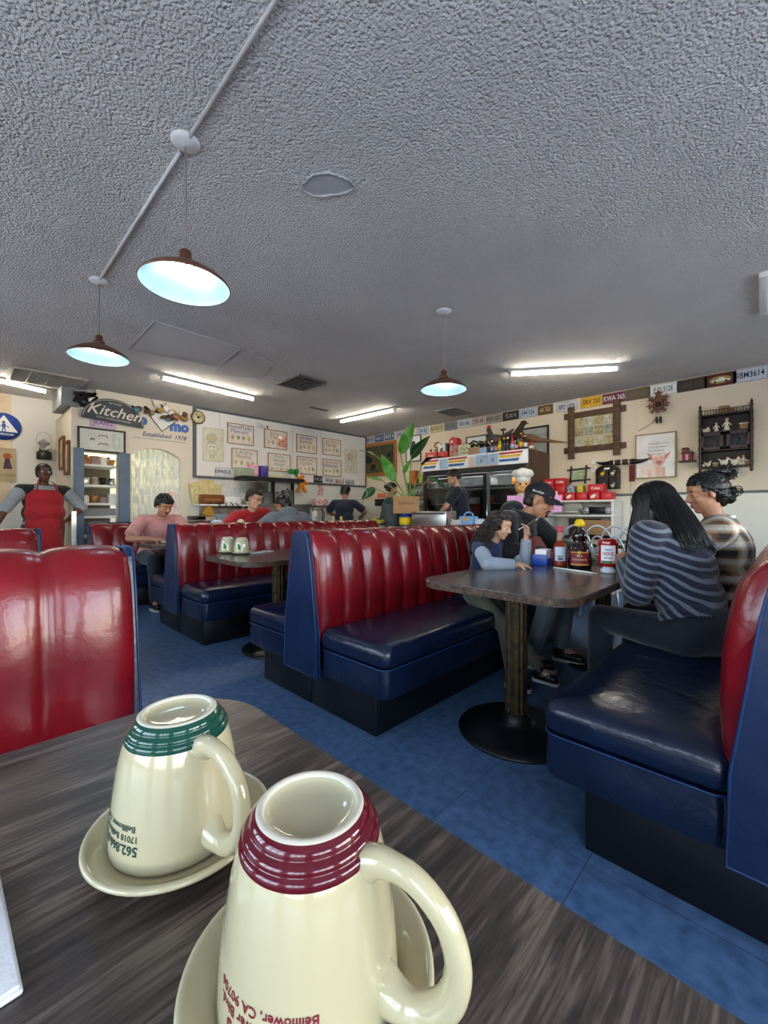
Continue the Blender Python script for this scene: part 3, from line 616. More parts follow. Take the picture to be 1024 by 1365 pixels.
o, w, h, y = framed(sp, 'framed_print', 'black framed print of moustache shapes hanging over the shelf opening', 'picture', black, .022, .025, mat('pale_print', 'd7dad2', .5))
q = MB()
def stroke(q, pts, r, y, mi=0): q.tube([(a, y, b) for a, b in pts], r, 4, mi=mi)
for cx, cz, sx in ((-.22 * w, .0, .4), (.02 * w, .2 * h, 1), (.02 * w, -.2 * h, 1)):
    stroke(q, [(cx - .11 * w * sx, cz - .04 * h), (cx - .07 * w * sx, cz + .07 * h), (cx, cz + .03 * h), (cx + .07 * w * sx, cz + .07 * h), (cx + .11 * w * sx, cz - .04 * h)], .006, y - .003)
for i in range(7): stroke(q, [(w * .22, h * .3 - i * h * .1), (w * (.30 + .02 * (i % 3)), h * .3 - i * h * .1)], .0025, y - .002)
for i in range(8): stroke(q, [(w * .36, h * .2 - i * h * .075), (w * .43, h * .2 - i * h * .075)], .0025, y - .002)
q.build('artwork', mat('grey_print_ink', '5a5e5c', .6), o)
# painted sign over the arch
sp = spot_b(172, 252, 531, 598, YW); loc, w, h, rz = sp
o = thing('painted_sign', 'painted name over the curtained arch, Established 1978 below blue bubble letters', 'sign', (loc[0], YW, 2.40))
q = MB(); q.text('mo', .21, (.27, -.004, .0), bold=.014, mi=0).text('o', .2, (-.24, -.004, .03), bold=.016, mi=0)
q.build('bubble_letters', mat('blue_bubble_paint', '4a72b8', .6), o)
q = MB(); q.text('Established  1978', .088, (.06, -.004, -.17), shear=.3, bold=.001); q.box((.0, -.003, -.235), (.74, .003, .004)); q.build('established_lettering', mat('dark_blue_script', '33406e', .6), o)
q = MB(); q.add([(-.16, -.012, .12), (.02, -.014, -.10), (.24, -.012, .10), (.05, -.010, .22)], [(0, 1, 2, 3)]); q.tube([(-.16, -.014, .12), (.02, -.016, -.10), (.24, -.014, .10)], .006, 5, mi=1); q.build('diamond_panel', [white, black], o)
o = thing('figurine_collage', 'cluster of dark and brown figurines fixed above the blue bubble letters', 'wall decoration', (loc[0] + .0, YW - .03, 2.54))
rnd = random.Random(3); cm = [mat('collage_brown', '5b3a28', .6), mat('collage_teal', '4f7f8e', .5), mat('collage_tan', 'a8845c', .6), black, mat('collage_gold', 'b58a3a', .5), white]
q = MB()
for i in range(30):
    a = rnd.uniform(-.36, .36); b = rnd.uniform(-.07, .12) * (1 - abs(a) * 1.5); q.ell((a, -rnd.uniform(.0, .05), b), (rnd.uniform(.03, .06), .025, rnd.uniform(.02, .045)), rotm(0, rnd.uniform(-1, 1)), rnd.randrange(6) if i % 3 else rnd.choice([0, 3]), 10, 6)
q.cyl((-.1, -.03, .1), (-.14, -.03, .2), .006, mi=3).cyl((.03, -.03, .1), (.06, -.03, .19), .006, mi=3); q.build('figures', cm, o)

# recess: restroom sign, poster, lantern, frames
ys = YR - .024
def at_recess(u, v): x, z = on_y(u, v, ys); return (x, ys, z)
o = thing('restroom_sign', 'round blue restroom sign with a white triangle on the left wall', 'sign', at_recess(5, 569))
p = Pic(); p.build; MB().lathe([(.19, 0), (.19, .008)], n=40, R=rotm(PI / 2)).build('disc', mat('sign_blue', '2c4a9c', .4), o)
q = MB(); q.add([(-.15, -.010, -.07), (.15, -.010, -.07), (0, -.010, .16)], [(0, 1, 2)], 0)
q.ell((0, -.012, .06), (.018, .003, .018), mi=1); q.box((0, -.012, .01), (.035, .004, .06), mi=1); q.box((-.012, -.012, -.04), (.012, .004, .06), rotm(0, .15), 1).box((.012, -.012, -.04), (.012, .004, .06), rotm(0, -.15), 1).box((-.035, -.012, .005), (.05, .004, .01), rotm(0, -.6), 1).box((.035, -.012, .005), (.05, .004, .01), rotm(0, .6), 1)
q.text('RESTROOM', .04, (0, -.011, -.11), mi=0, bold=.001); q.build('symbol', [white, mat('sign_blue', '2c4a9c', .4)], o)
p0, p1 = at_recess(-2, 597), at_recess(21, 643); o = thing('vintage_poster', 'faded vintage poster of a figure in a wide hat below the restroom sign', 'poster', ((p0[0] + p1[0]) / 2, ys, (p0[2] + p1[2]) / 2)); w, h = abs(p1[0] - p0[0]), abs(p0[2] - p1[2])
MB().box((0, -.004, 0), (w, .008, h)).build('sheet', mat('faded_poster', 'b8a583', .7, var=.1, vscale=6), o)
q = Pic(); q.oval(0, h * .26, w * .26, h * .09, 0, 13); q.poly([(-w * .12, h * .2), (w * .12, h * .2), (w * .3, -h * .12), (-w * .25, -h * .12)], 1, 13); q.text('Absinthe', h * .11, (0, -.0095, -h * .3), mi=2); q.build('print', [mat('poster_rust', 'a8552c', .7), mat('poster_plum', '4a3548', .7), mat('poster_ink', '6a5c48', .7)], o)
x, z = on_y(57, 597, YR); o = thing('hanging_lantern', 'old camping lantern hung on the recess wall above the woman in the apron', 'lantern', (x, YR - .12, z - .02))
MB().lathe([(.085, -.17), (.09, -.165), (.09, -.06), (.06, -.05), (.055, -.04)], n=20).build('fuel_tank', mat('lantern_dark', '35322c', .4, .5), o)
MB().lathe([(.055, -.04), (.058, .06), (.05, .065)], n=20).build('globe', glass, o); MB().lathe([(.075, .06), (.07, .08), (.03, .11), (.012, .125), (.001, .13)], n=20).build('hood', steel, o)
MB().tube([(.09 * math.cos(a), 0, .09 + .14 * math.sin(a)) for a in [PI * i / 12 for i in range(13)]], .004, 5).build('bail_handle', steel, o)
for i, (u0, u1, vt, vb, lab) in enumerate(((72, 82.5, 588, 629, 'brown framed picture deeper in the recess, left of its twin'), (82, 93.5, 591, 634, 'brown framed picture at the outer corner of the recess wall'))):
    X = 1.084; ya, za = on_x(u0, vt, X); yb, zb_ = on_x(u1, vt, X); um = (u0 + u1) / 2; zt, zz = on_x(um, vt, X)[1], on_x(um, vb, X)[1]
    ym = (max(ya, 0) + yb) / 2; o = thing('framed_picture', lab, 'picture', (X - .002, (7.35, 6.98)[i], (zt + zz) / 2), -PI / 2); w = (.33, .30)[i]; h = zt - zz
    frame_bars(w, h, .03, .03).build('frame', wood_m, o); MB().box((0, -.008, 0), (w - .04, .012, h - .04)).build('print', mat('old_photo', '9a7c5c', .5, var=.3, vscale=9, h2='d8cbb0'), o)
o = thing('air_duct_box', 'grey duct box in the dark gap above the recess wall', 'duct', (1.14, 7.2, 2.62)); MB().box((0, 0, 0), (.30, .7, .24)).build('duct', mat('duct_grey', '8b8f92', .5), o)
o = thing('bundled_cables', 'dark bundle of cables and cloth stuffed above the Kitchen sign', 'cable bundle', (1.24, 6.86, 2.50)); q = MB(); rnd = random.Random(5)
for i in range(9): q.tube([Vector((rnd.uniform(-.12, .14), rnd.uniform(-.1, .05), rnd.uniform(0, .2))) for _ in range(4)], rnd.uniform(.008, .03), 7)
q.build('cables', mat('dark_cloth', '2e2622', .8), o)

# ------------------------------------------------------------------ right wall pictures
o, w, h, y = framed(spot_r(484.5, 529.7, 590.4, 634.9), 'framed_painting', 'dark landscape painting in an orange wood frame left of the plant', 'painting', mat('orange_oak', 'a8703a', .4), .07, .04, mat('dark_painting', '2f3524', .4, var=.3, vscale=4, h2='5a5a3c'))
q = MB(); rnd = random.Random(9)
for i in range(14): q.ell((rnd.uniform(-.42, .42) * w, y, rnd.uniform(-.4, .2) * h), (rnd.uniform(.05, .14), .003, rnd.uniform(.03, .08)), mi=rnd.randrange(3), n=9, k=5)
q.build('painted_foliage', [mat('paint_olive', '585c34', .6), mat('paint_dark', '1e241a', .6), mat('paint_rust', '6a4a2c', .6)], o)
o, w, h, y = framed(spot_r(541.9, 561.8, 581, 616), 'framed_poster', 'white poster with a dark standing figure in a thin black frame behind the plant', 'poster', black, .015, .02)
q = MB(); q.ell((0, y, .2 * h), (.05, .004, .05)).ell((0, y, 0), (.09, .004, .2 * h)).ell((-.03, y, -.25 * h), (.05, .004, .2 * h)); q.build('figure_print', mat('charcoal_print', '44464a', .7), o)
o, w, h, y = framed(spot_r(622, 650, 581.5, 606), 'framed_poster', 'pale framed poster on the wall behind the white tin on the fridge', 'poster', mat('dark_thin_frame', '3a3a38', .5), .02, .02, mat('pale_glazed_print', 'dfe2e0', .3))
MB().box((.1, y - .002, .0), (.3, .002, .02)).build('print_lines', grey, o)
o, w, h, y = framed(spot_r(696, 732.5, 569.5, 612), 'framed_mirror', 'black framed grey glazed picture behind the long-tailed stuffed bird', 'picture', black, .025, .03, mat('grey_glazed_print', 'b9bab4', .25, var=.1))
MB().text('MICHIGAN', .06, (.1, y - .003, h * .25)).build('faint_lettering', grey, o)
# twig frame with old stamps
loc, w, h, rz = spot_r(763, 823.5, 551, 598)
o = thing('twig_picture_frame', 'large rustic frame of crossed brown boards around twelve small pictures', 'picture frame', loc, rz); M_tw = mat('rustic_board', '6a4c36', .6, var=.3, vscale=10, grain=(1, 1, 4), bump=.002)
q = MB(); q.box((0, -.02, h / 2), (w + .22, .03, .085), rotm(0, 0), bev=.006); q.build('top_board', M_tw, o)
MB().box((0, -.02, -h / 2), (w + .22, .03, .085), bev=.006).build('bottom_board', M_tw, o)
for s in (-1, 1): MB().box((s * w / 2, -.045, 0), (.09, .03, h + .26), bev=.006).build('side_board', M_tw, o)
MB().box((0, -.008, 0), (w, .010, h)).build('mount_sheet', mat('aged_mount', 'c9c2a8', .6), o)
st = [mat('stamp_%d' % i, c, .6, var=.25, vscale=30, h2=d) for i, (c, d) in enumerate((('c9bb8a', '8f8354'), ('b4b6a4', '74786a'), ('d2cfb8', '98937a'), ('bfb17c', '6d6a48')))]
q = MB()
for r_ in range(3):
    for c in range(4): q.box(((c - 1.5) * w * .225, -.016, (1 - r_) * h * .29), (w * .2, .004, h * .25), mi=(r_ * 3 + c * 2) % 4)
q.build('small_pictures', st, o)
# cuckoo clock
loc, w, h, rz = spot_r(866, 893.5, 526, 552)
o = thing('cuckoo_clock', 'carved brown leaf cuckoo clock with pine cone weights on the right wall', 'clock', (loc[0], loc[1], loc[2] - .01), rz); o.scale = (.66, .66, .66); M_cu = mat('carved_brown_wood', '6e3c22', .5, var=.25, vscale=18)
MB().box((0, -.06, -.01), (.17, .11, .2), bev=.01).add([(-.13, -.12, .07), (.13, -.12, .07), (0, -.12, .19), (-.13, 0, .07), (.13, 0, .07), (0, 0, .19)], [(0, 1, 2), (5, 4, 3), (0, 2, 5, 3), (1, 4, 5, 2), (0, 3, 4, 1)]).build('case', M_cu, o)
def leaf5(q, c, r, a0, th=.012):
    pts = []
    for i in range(10): rr = r if i % 2 == 0 else r * .45; pts.append((c[0] + rr * math.cos(a0 + PI * i / 5), c[2] + rr * math.sin(a0 + PI * i / 5)))
    q.prism(pts, th, 'y', c[1])
q = MB()
for cx, cz, r, a in ((0, .19, .09, .3), (-.12, .10, .075, 1), (.12, .10, .075, 0), (-.13, -.03, .075, .6), (.13, -.03, .075, .2), (-.1, -.14, .06, .9), (.1, -.14, .06, .4), (0, -.15, .055, 0)): leaf5(q, (cx, -.14, cz), r, a)
q.build('carved_leaves', M_cu, o)
MB().lathe([(.0001, .0), (.05, 0), (.05, .008)], (0, -.125, -.02), 24, R=rotm(PI / 2)).build('dial', mat('dark_dial', '3a2018', .5), o)
for x in (-.03, .03): MB().lathe([(.004, -.26), (.02, -.24), (.027, -.20), (.022, -.15), (.008, -.12)], (x, -.08, -.12), 12).tube([(x, -.08, -.12), (x, -.08, -.24)], .002, 4).build('pine_cone_weight', mat('weight_dark', '2b2622', .5), o)
MB().tube([(-.06, -.03, -.2), (-.10, -.02, -.33), (-.25, -.01, -.42), (-.37, -.01, -.47)], .004, 5).build('chain', black, o)
# piglet canvas
loc, w, h, rz = spot_r(848, 902.5, 578.4, 638)
o = thing('pig_picture', 'white canvas picture of a pink piglet in a thin wooden frame', 'picture', loc, rz)
frame_bars(w, h, .014, .045).build('frame', mat('pale_wood_frame', 'a4865f', .5), o); MB().box((0, -.018, 0), (w - .01, .03, h - .01)).build('canvas', mat('white_canvas', 'f2efec', .7), o)
p1, p2, p3 = mat('piglet_pink', 'ecc3b4', .7, var=.08, vscale=8), mat('piglet_deep_pink', 'd88f88', .7), mat('piglet_pale', 'f3dfd6', .7)
q = Pic(); K = 50
q.oval(-.10 * w, -.30 * h, .27 * w, .15 * h, 2, K, 28); q.poly([(-.18 * w, -.47 * h), (-.1 * w, -.47 * h), (-.08 * w, -.3 * h), (-.2 * w, -.3 * h)], 0, K + 1); q.poly([(.02 * w, -.47 * h), (.12 * w, -.47 * h), (.16 * w, -.25 * h), (.0 * w, -.25 * h)], 0, K + 1); q.poly([(.16 * w, -.47 * h), (.25 * w, -.47 * h), (.24 * w, -.25 * h), (.14 * w, -.25 * h)], 0, K + 1)
q.poly([(-.20 * w, .07 * h), (-.07 * w, .0 * h), (-.05 * w, -.10 * h), (-.13 * w, -.08 * h)], 1, K + 3); q.poly([(.38 * w, .08 * h), (.23 * w, .0), (.21 * w, -.1 * h), (.29 * w, -.07 * h)], 1, K + 3)
q.oval(.09 * w, -.11 * h, .16 * w, .125 * h, 0, K + 2, 28); q.oval(.10 * w, -.155 * h, .085 * w, .05 * h, 1, K + 4); q.oval(.075 * w, -.155 * h, .012 * w, .015 * h, 3, K + 5); q.oval(.125 * w, -.155 * h, .012 * w, .015 * h, 3, K + 5)
q.oval(.02 * w, -.07 * h, .014 * w, .012 * h, 3, K + 5); q.oval(.17 * w, -.07 * h, .014 * w, .012 * h, 3, K + 5); q.line([(.06 * w, -.21 * h), (.1 * w, -.222 * h), (.15 * w, -.21 * h)], .006, 1, K + 5)
q.build('piglet_print', [p1, p2, p3, black], o)
q = MB(); [q.text(s_, .035, (-.16 * w + .0, -.036, .27 * h - i * .045), align='LEFT') for i, s_ in enumerate(('this piglet loves', 'your breakfast', 'but respects', 'bacon lovers'))]; q.build('lettering', grey, o)
# little red house on a shelf bracket
loc, w, h, rz = spot_r(908, 927.5, 599, 615)
o = thing('miniature_house', 'tiny red wooden house on a small wall bracket right of the piglet picture', 'ornament', loc, rz)
MB().box((0, -.05, -.085), (.17, .1, .018), bev=.003).build('bracket_shelf', wood_d, o); MB().box((0, -.05, -.03), (.10, .07, .09)).box((-.02, -.05, .035), (.06, .06, .06)).build('house_body', mat('brick_red_wood', '8c3a2c', .6), o)
MB().prism([(-.065, .01), (.065, .01), (.05, .035), (-.05, .035)], .08, 'y', -.09).prism([(-.06, .062), (.02, .062), (.01, .085), (-.05, .085)], .07, 'y', -.085).build('roof', wood_d, o); MB().box((.0, -.087, -.035), (.025, .004, .07)).build('door', pink, o)
# longhorn mount with tassel
loc, w, h, rz = spot_r(805, 858, 612, 622)
o = thing('longhorn_mount', 'black longhorn mount with a banded middle and hanging red tassel', 'horn mount', loc, rz)
q = MB(); q.cyl((-.13, -.05, 0), (.13, -.05, 0), .038, n=16); q.build('horn_grip', mat('braided_leather', '3a2a22', .5), o)
for s in (-1, 1): MB().tube(bez((s * .13, -.05, 0), (s * .2, -.05, -.012), (s * .27, -.05, -.0), (s * .335, -.05, .03)), [.036 * (1 - i / 12) ** .7 + .002 for i in range(13)], 10).build('horn', mat('black_horn', '141214', .2), o)
for x in (-.09, 0, .09): MB().cyl((x - .008, -.05, 0), (x + .008, -.05, 0), .041, n=16).build('pale_band', mat('pale_band', 'd8d2c0', .5), o)
q = MB(); q.box((.12, -.06, -.16), (.06, .03, .22), bev=.008); q.build('tassel', mat('dark_red_tassel', '6a1a20', .7), o); MB().tube([(.09, -.05, -.05), (.10, -.03, -.3), (.09, -.02, -.72)], .003, 4).build('hanging_cord', mat('lamp_cord', '8d8a84', .6), o)
for v, lb in ((616.5, 'small round plate on the wall, the upper of two'), (627.5, 'small round plate on the wall, the lower of two')):
    y_, z_ = on_x(792, v, XW); o = thing('decorative_plate', lb, 'plate', (XW - .002, y_, z_), -PI / 2, 'two small wall plates'); MB().lathe([(.0001, .004), (.028, .004), (.044, .012), (.042, .016), (.026, .008), (.0001, .008)], n=24, R=rotm(PI / 2)).build('dish', china, o)
# small arched display cabinet
loc, w, h, rz = spot_r(797.5, 827, 621.5, 652)
o = thing('display_case', 'small dark arched display case with tiny white figurines under the horns', 'display case', loc, rz); 
arch = [(-w / 2, -h / 2), (w / 2, -h / 2), (w / 2, h * .25)] + [(w / 2 * math.cos(a), h * .25 + h * .25 * math.sin(a)) for a in [PI * i / 10 for i in range(1, 10)]] + [(-w / 2, h * .25)]
MB().prism(arch, .012, 'y', -.012).build('back', mat('dark_case_back', '4a3a36', .6), o)
q = MB(); P2 = arch + [arch[0]]
for (a, b), (c, d) in zip(P2, P2[1:]):
    m_ = Vector(((a + c) / 2, -.05, (b + d) / 2)); l = math.hypot(c - a, d - b); q.box(m_, (l + .008, .09, .014), rotm(0, -math.atan2(d - b, c - a)))
q.box((0, -.045, 0), (.012, .08, h * .9)).box((0, -.045, 0), (w * .95, .08, .010)); q.build('case_frame', wood_d, o); MB().box((0, -.096, h * .36), (.07, .003, .025)).build('name_tag', paper, o)
# curio cabinet
loc, w, h, rz = spot_r(935, 1005, 551, 624.5)
CC = (loc, w, h)
o = thing('curio_shelf', 'tall dark turned-post curio shelf filled with white figurines at the right', 'curio shelf', (XW, loc[1], loc[2]), rz); M_c = mat('dark_mahogany', '35191a', .35, var=.2, vscale=15)
D = .17
MB().box((0, -.008, 0), (w - .02, .014, h)).build('back_panel', mat('mahogany_back', '24100f', .5), o)
for s in (-1, 1):
    pr = [(.012, -h / 2 - .06), (.018, -h / 2 - .04), (.012, -h / 2 - .02)] + [(.013 + .005 * (i % 2), -h / 2 + h * i / 14) for i in range(15)] + [(.012, h / 2 + .01), (.02, h / 2 + .03), (.012, h / 2 + .05), (.016, h / 2 + .07), (.004, h / 2 + .10)]
    MB().lathe(pr, (s * (w / 2 - .01), -D, 0), 10).build('turned_post', M_c, o); MB().box((s * (w / 2 - .01), -D / 2, 0), (.015, D, h)).build('side_panel', M_c, o)
SH = [-h / 2 + .01, -h / 2 + h * .31, -h / 2 + h * .64, h / 2 - .03]
for z in SH: MB().box((0, -D / 2, z), (w - .03, D, .016), bev=.003).build('shelf', M_c, o)
for s in (-1, 1):
    d_ = MB(); cw_, ch = w / 2 - .03, SH[2] - SH[1] - .02; zc = (SH[2] + SH[1]) / 2
    d_.box((s * w / 4, -D, zc + ch / 2 - .015), (cw_, .014, .03)).box((s * w / 4, -D, zc - ch / 2 + .015), (cw_, .014, .03)).box((s * w / 4 - cw_ / 2 + .015, -D, zc), (.03, .014, ch)).box((s * w / 4 + cw_ / 2 - .015, -D, zc), (.03, .014, ch))
    dd = d_.build('door', M_c, o); MB().box((s * w / 4, -D, zc), (cw_ - .05, .003, ch - .05)).build('door_glass', glass, dd)
q = MB(); q.box((0, -D, h / 2 + .025), (w - .03, .008, .008)); [q.cyl((-w / 2 + .03 + (w - .06) * i / 16, -D, h / 2 - .025), (-w / 2 + .03 + (w - .06) * i / 16, -D, h / 2 + .025), .004, n=6) for i in range(17)]; q.build('gallery_rail', M_c, o)
q = MB().box((-.04, -.08, -h / 2 - .055), (w * .55, .012, .10)); q.build('lower_rail', M_c, o)
def curio_pt(x, y, z): return (XW + y, loc[1] - x, loc[2] + z)
m_f = mat('ivory_porcelain', 'e3dbc8', .3, var=.08, vscale=30); m_bn = mat('bisque_brown', '9b7653', .5); m_rd = mat('comb_red', 'b03a2c', .5)
def figurine(kind, x, y, z, s, lab):
    o = thing('figurine', lab, 'figurine', curio_pt(x, y, z), rz, 'figurines on the curio shelf')
    if kind == 'hen':
        MB().ell((0, 0, .035 * s), (.035 * s, .02 * s, .028 * s)).ell((.028 * s, 0, .07 * s), (.012 * s, .011 * s, .014 * s)).cap((.018 * s, 0, .045 * s), (.027 * s, 0, .066 * s), .014 * s, .010 * s).cap((-.02 * s, 0, .045 * s), (-.045 * s, 0, .075 * s), .013 * s, .004 * s).lathe([(.02 * s, 0), (.016 * s, .012 * s)], n=12).build('body', m_f, o)
        MB().ell((.028 * s, 0, .087 * s), (.010 * s, .003 * s, .008 * s)).build('comb', m_rd, o); MB().cap((.038 * s, 0, .07 * s), (.048 * s, 0, .068 * s), .004 * s, .001 * s).build('beak', yellow, o)
    elif kind == 'person':
        MB().lathe([(.028 * s, 0), (.024 * s, .02 * s), (.012 * s, .06 * s), (.016 * s, .08 * s), (.008 * s, .095 * s)], n=14).build('gown', m_f, o); MB().ell((0, 0, .108 * s), (.014 * s, .014 * s, .016 * s)).build('head', mat('porcelain_skin', 'd8b49a', .4), o)
        MB().ell((0, .004 * s, .113 * s), (.016 * s, .014 * s, .014 * s)).build('hair', m_bn, o); MB().cap((-.015 * s, 0, .078 * s), (-.03 * s, -.01 * s, .05 * s), .006 * s).cap((.015 * s, 0, .078 * s), (.03 * s, -.01 * s, .055 * s), .006 * s).build('arms', m_f, o)
    elif kind == 'vase':
        MB().lathe([(.015 * s, 0), (.02 * s, .01 * s), (.007 * s, .03 * s), (.006 * s, .08 * s), (.024 * s, .10 * s), (.03 * s, .125 * s), (.022 * s, .13 * s)], n=18).build('goblet', m_f, o)
    elif kind == 'cup':
        MB().lathe([(.02 * s, 0), (.032 * s, .02 * s), (.036 * s, .05 * s), (.033 * s, .05 * s), (.028 * s, .02 * s), (.0001, .008 * s)], n=20).build('cup_body', china, o); MB().tube([(.033 * s + .02 * s * math.sin(a), 0, .03 * s + .016 * s * math.cos(a)) for a in [PI * i / 8 for i in range(9)]], .004 * s, 6).build('handle', china, o)
    else:
        MB().box((0, 0, .03 * s), (.07 * s, .05 * s, .05 * s), bev=.004).build('box_body', m_bn, o); MB().box((0, 0, .06 * s), (.075 * s, .055 * s, .012 * s), bev=.003).build('lid', m_f if kind == 'box' else m_bn, o)
z0_, z1_, z2_, z3_ = [z + .009 for z in SH]
for k, x, z, s, lb in (('hen', -.42, z0_, 1.0, 'white hen figurine at the left end of the bottom curio shelf'), ('hen', -.33, z0_, 1.4, 'larger hen figurine second from the left on the bottom curio shelf'), ('box', -.19, z0_, 1.1, 'pale basket figurine on the bottom curio shelf'), ('hen', -.03, z0_, 1.9, 'biggest hen figurine mid bottom curio shelf'), ('hen', .16, z0_, 1.9, 'speckled hen figurine right of the biggest on the bottom shelf'), ('person', .25, z0_, 1.0, 'small white figurine beside the speckled hen'), ('person', .31, z0_, 1.5, 'figure in white near the right end of the bottom shelf'), ('box', .39, z0_, 1.3, 'brown box figurine at the right end of the bottom shelf'),
        ('hen', -.38, z2_, 1.4, 'white hen at the left of the upper curio shelf'), ('person', -.31, z2_, .9, 'white figure beside the hen on the upper curio shelf'), ('person', -.17, z2_, 1.5, 'slim white figure on the upper curio shelf'), ('person', .02, z2_, 2.0, 'tallest figurine standing mid upper curio shelf'), ('box', .32, z2_, 1.8, 'white basket figurine at the right of the upper curio shelf'),
        ('vase', .2, z1_, 1.6, 'white pedestal goblet behind the right glass door'), ('person', -.25, z1_, 1.0, 'small figurine behind the left glass door'), ('hen', -.34, z1_, .9, 'tiny hen behind the left glass door'), ('cup', -.16, z0_ - .125, 2.0, 'white cup hanging under the curio shelf on the left'), ('cup', .19, z0_ - .125, 2.0, 'white cup hanging under the curio shelf on the right'),
        ('dark', -.03, z3_, 2.2, 'dark box standing on top of the curio shelf'), ('dark', .09, z3_, 1.2, 'small dark tin beside the box on top of the curio shelf'), ('hen', .34, z3_, 1.6, 'white figurine on top of the curio shelf near the right post')):
    figurine(k, x * w / .95, -.09, z, s * .62, lb)
for k, (x, z) in enumerate(((-.07, .02), (.06, .02), (-.07, -.13), (.06, -.13))):
    l2 = spot_r(797.5, 827, 621.5, 652)[0]
    o = thing('figurine', ['yellow bird in the upper left cell of the arched case', 'white bird in the upper right cell of the arched case', 'white hen in the lower left cell of the arched case', 'pale hen in the lower right cell of the arched case'][k], 'figurine', (XW - .05, l2[1] - x, l2[2] + z - (.02 if k > 1 else .0)), rz, 'figurines in the arched case')
    MB().ell((0, 0, .03), (.03, .018, .022)).ell((.022, 0, .06), (.012, .012, .012)).lathe([(.014, 0), (.010, .012)], n=10).build('body', yellow if k == 0 else m_f, o)
loc, w, h, rz = spot_r(762, 782, 626, 641)
o = thing('small_twig_frame', 'small crossed-stick frame holding a green floral print above the red boxes', 'picture frame', loc, rz)
for s in (-1, 1): MB().box((s * w / 2, -.03, 0), (.022, .02, h + .10), rotm(0, .08), bev=.003).build('side_stick', wood_d, o); MB().box((0, -.015, s * h / 2), (w + .12, .02, .022), rotm(0, -.05), bev=.003).build('cross_stick', wood_d, o)
MB().box((0, -.006, 0), (w - .02, .008, h)).build('print', mat('floral_print', 'd5d6bc', .6, var=.3, vscale=40, h2='7b9468'), o)
# ------------------------------------------------------------------ drinks fridge on the right wall (local: front toward -y, x to the right)
def bottle(q, kind, s=1., c=(0, 0, 0)):
    pr = {'wine': [(.034, 0), (.037, .006), (.037, .18), (.030, .205), (.014, .225), (.013, .285), (.016, .287), (.016, .30)],
          'beer': [(.029, 0), (.031, .005), (.031, .13), (.024, .155), (.013, .18), (.012, .215), (.014, .22), (.014, .23)],
          'squat': [(.034, 0), (.037, .006), (.037, .10), (.030, .125), (.016, .14), (.015, .165), (.017, .17)]}[kind]
    q.lathe([(r * s, z * s) for r, z in pr], c, 16); return pr[-1][1] * s, pr[2][0] * s, pr[2][1] * s
M_fg = mat('fridge_wood_side', '5b4436', .55, var=.2, vscale=12, grain=(1, 1, .3)); M_bk = mat('fridge_black', '17181a', .35)
FY0, FY1, FXF, FH = 2.667, 4.57, 5.67, 1.99
FL = FY1 - FY0; fc = (FY0 + FY1) / 2
o = thing('display_fridge', 'wide glass-door drinks fridge with striped header sign against the right wall', 'fridge', (FXF, fc, 0), -PI / 2); D = XW - .005 - FXF
for s in (-1, 1): MB().box((s * (FL / 2 - .02), D / 2, FH / 2), (.04, D, FH)).build('side_panel', M_fg, o)
MB().box((0, D / 2, FH - .02), (FL - .08, D, .04)).build('top_panel', M_bk, o); MB().box((0, D - .02, FH / 2), (FL - .08, .03, FH - .1)).build('back_panel', mat('fridge_lining', 'c9cdca', .5), o)
MB().box((0, D / 2, .15), (FL - .08, D, .30)).build('base_cabinet', M_bk, o); MB().box((0, .05, 1.745), (FL - .08, .12, .10)).build('dark_band', M_bk, o)
hd = MB().box((0, -.012, 1.885), (FL, .03, .20), bev=.004).build('header_sign', mat('header_white', 'e8e8ea', .35, emit='ffffff', es=.12), o)
q = Pic(); hw = FL / 2; st_ = []
def yq(a): return a
q2 = MB()
def hrect(x0, x1, z0, z1, mi, k=0, sl=0): q2.add([(x0, -.0285 - k * .0006, z0), (x1 - sl, -.0285 - k * .0006, z0), (x1, -.0285 - k * .0006, z1), (x0, -.0285 - k * .0006, z1)], [(0, 1, 2, 3)], mi)
for x0, x1 in ((-hw + .03, -hw + .36), (-.40, -.03), (hw - .44, hw - .06)):
    hrect(x0, x1, 1.935, 1.965, 0, sl=.02); hrect(x0, x1 - .03, 1.885, 1.922, 1, sl=.02); hrect(x0, x1 - .06, 1.828, 1.868, 2, sl=.02)
hrect(-hw + .37, -.41, 1.80, 1.965, 3); hrect(-.02, .10, 1.80, 1.95, 5); hrect(.11, .31, 1.80, 1.965, 3); hrect(.32, .50, 1.80, 1.965, 3); hrect(.313, .318, 1.79, 1.97, 0, 1); hrect(-.02, .5, 1.788, 1.797, 4, 1)
q2.build('header_stripes', [mat('stripe_red', 'c63a2c', .5), mat('stripe_yellow', 'f0c02c', .5), mat('stripe_blue', '3a68a8', .5), skyb, orange, mat('pale_pink_card', 'e8d6cc', .6)], hd)
q = MB()
for x in (.21, .41): q.tube([(x + .016 * math.cos(a), -.0305, 1.87 + .022 * math.sin(a)) for a in [2 * PI * i / 12 for i in range(12)]], .004, 5, closed=True)
q.text('fountain', .03, (.28, -.03, 1.93)); q.build('header_emblems', mat('stripe_red', 'c63a2c', .5), hd)
bd = [-hw + .04, -hw + .66, hw - .66, hw - .04]
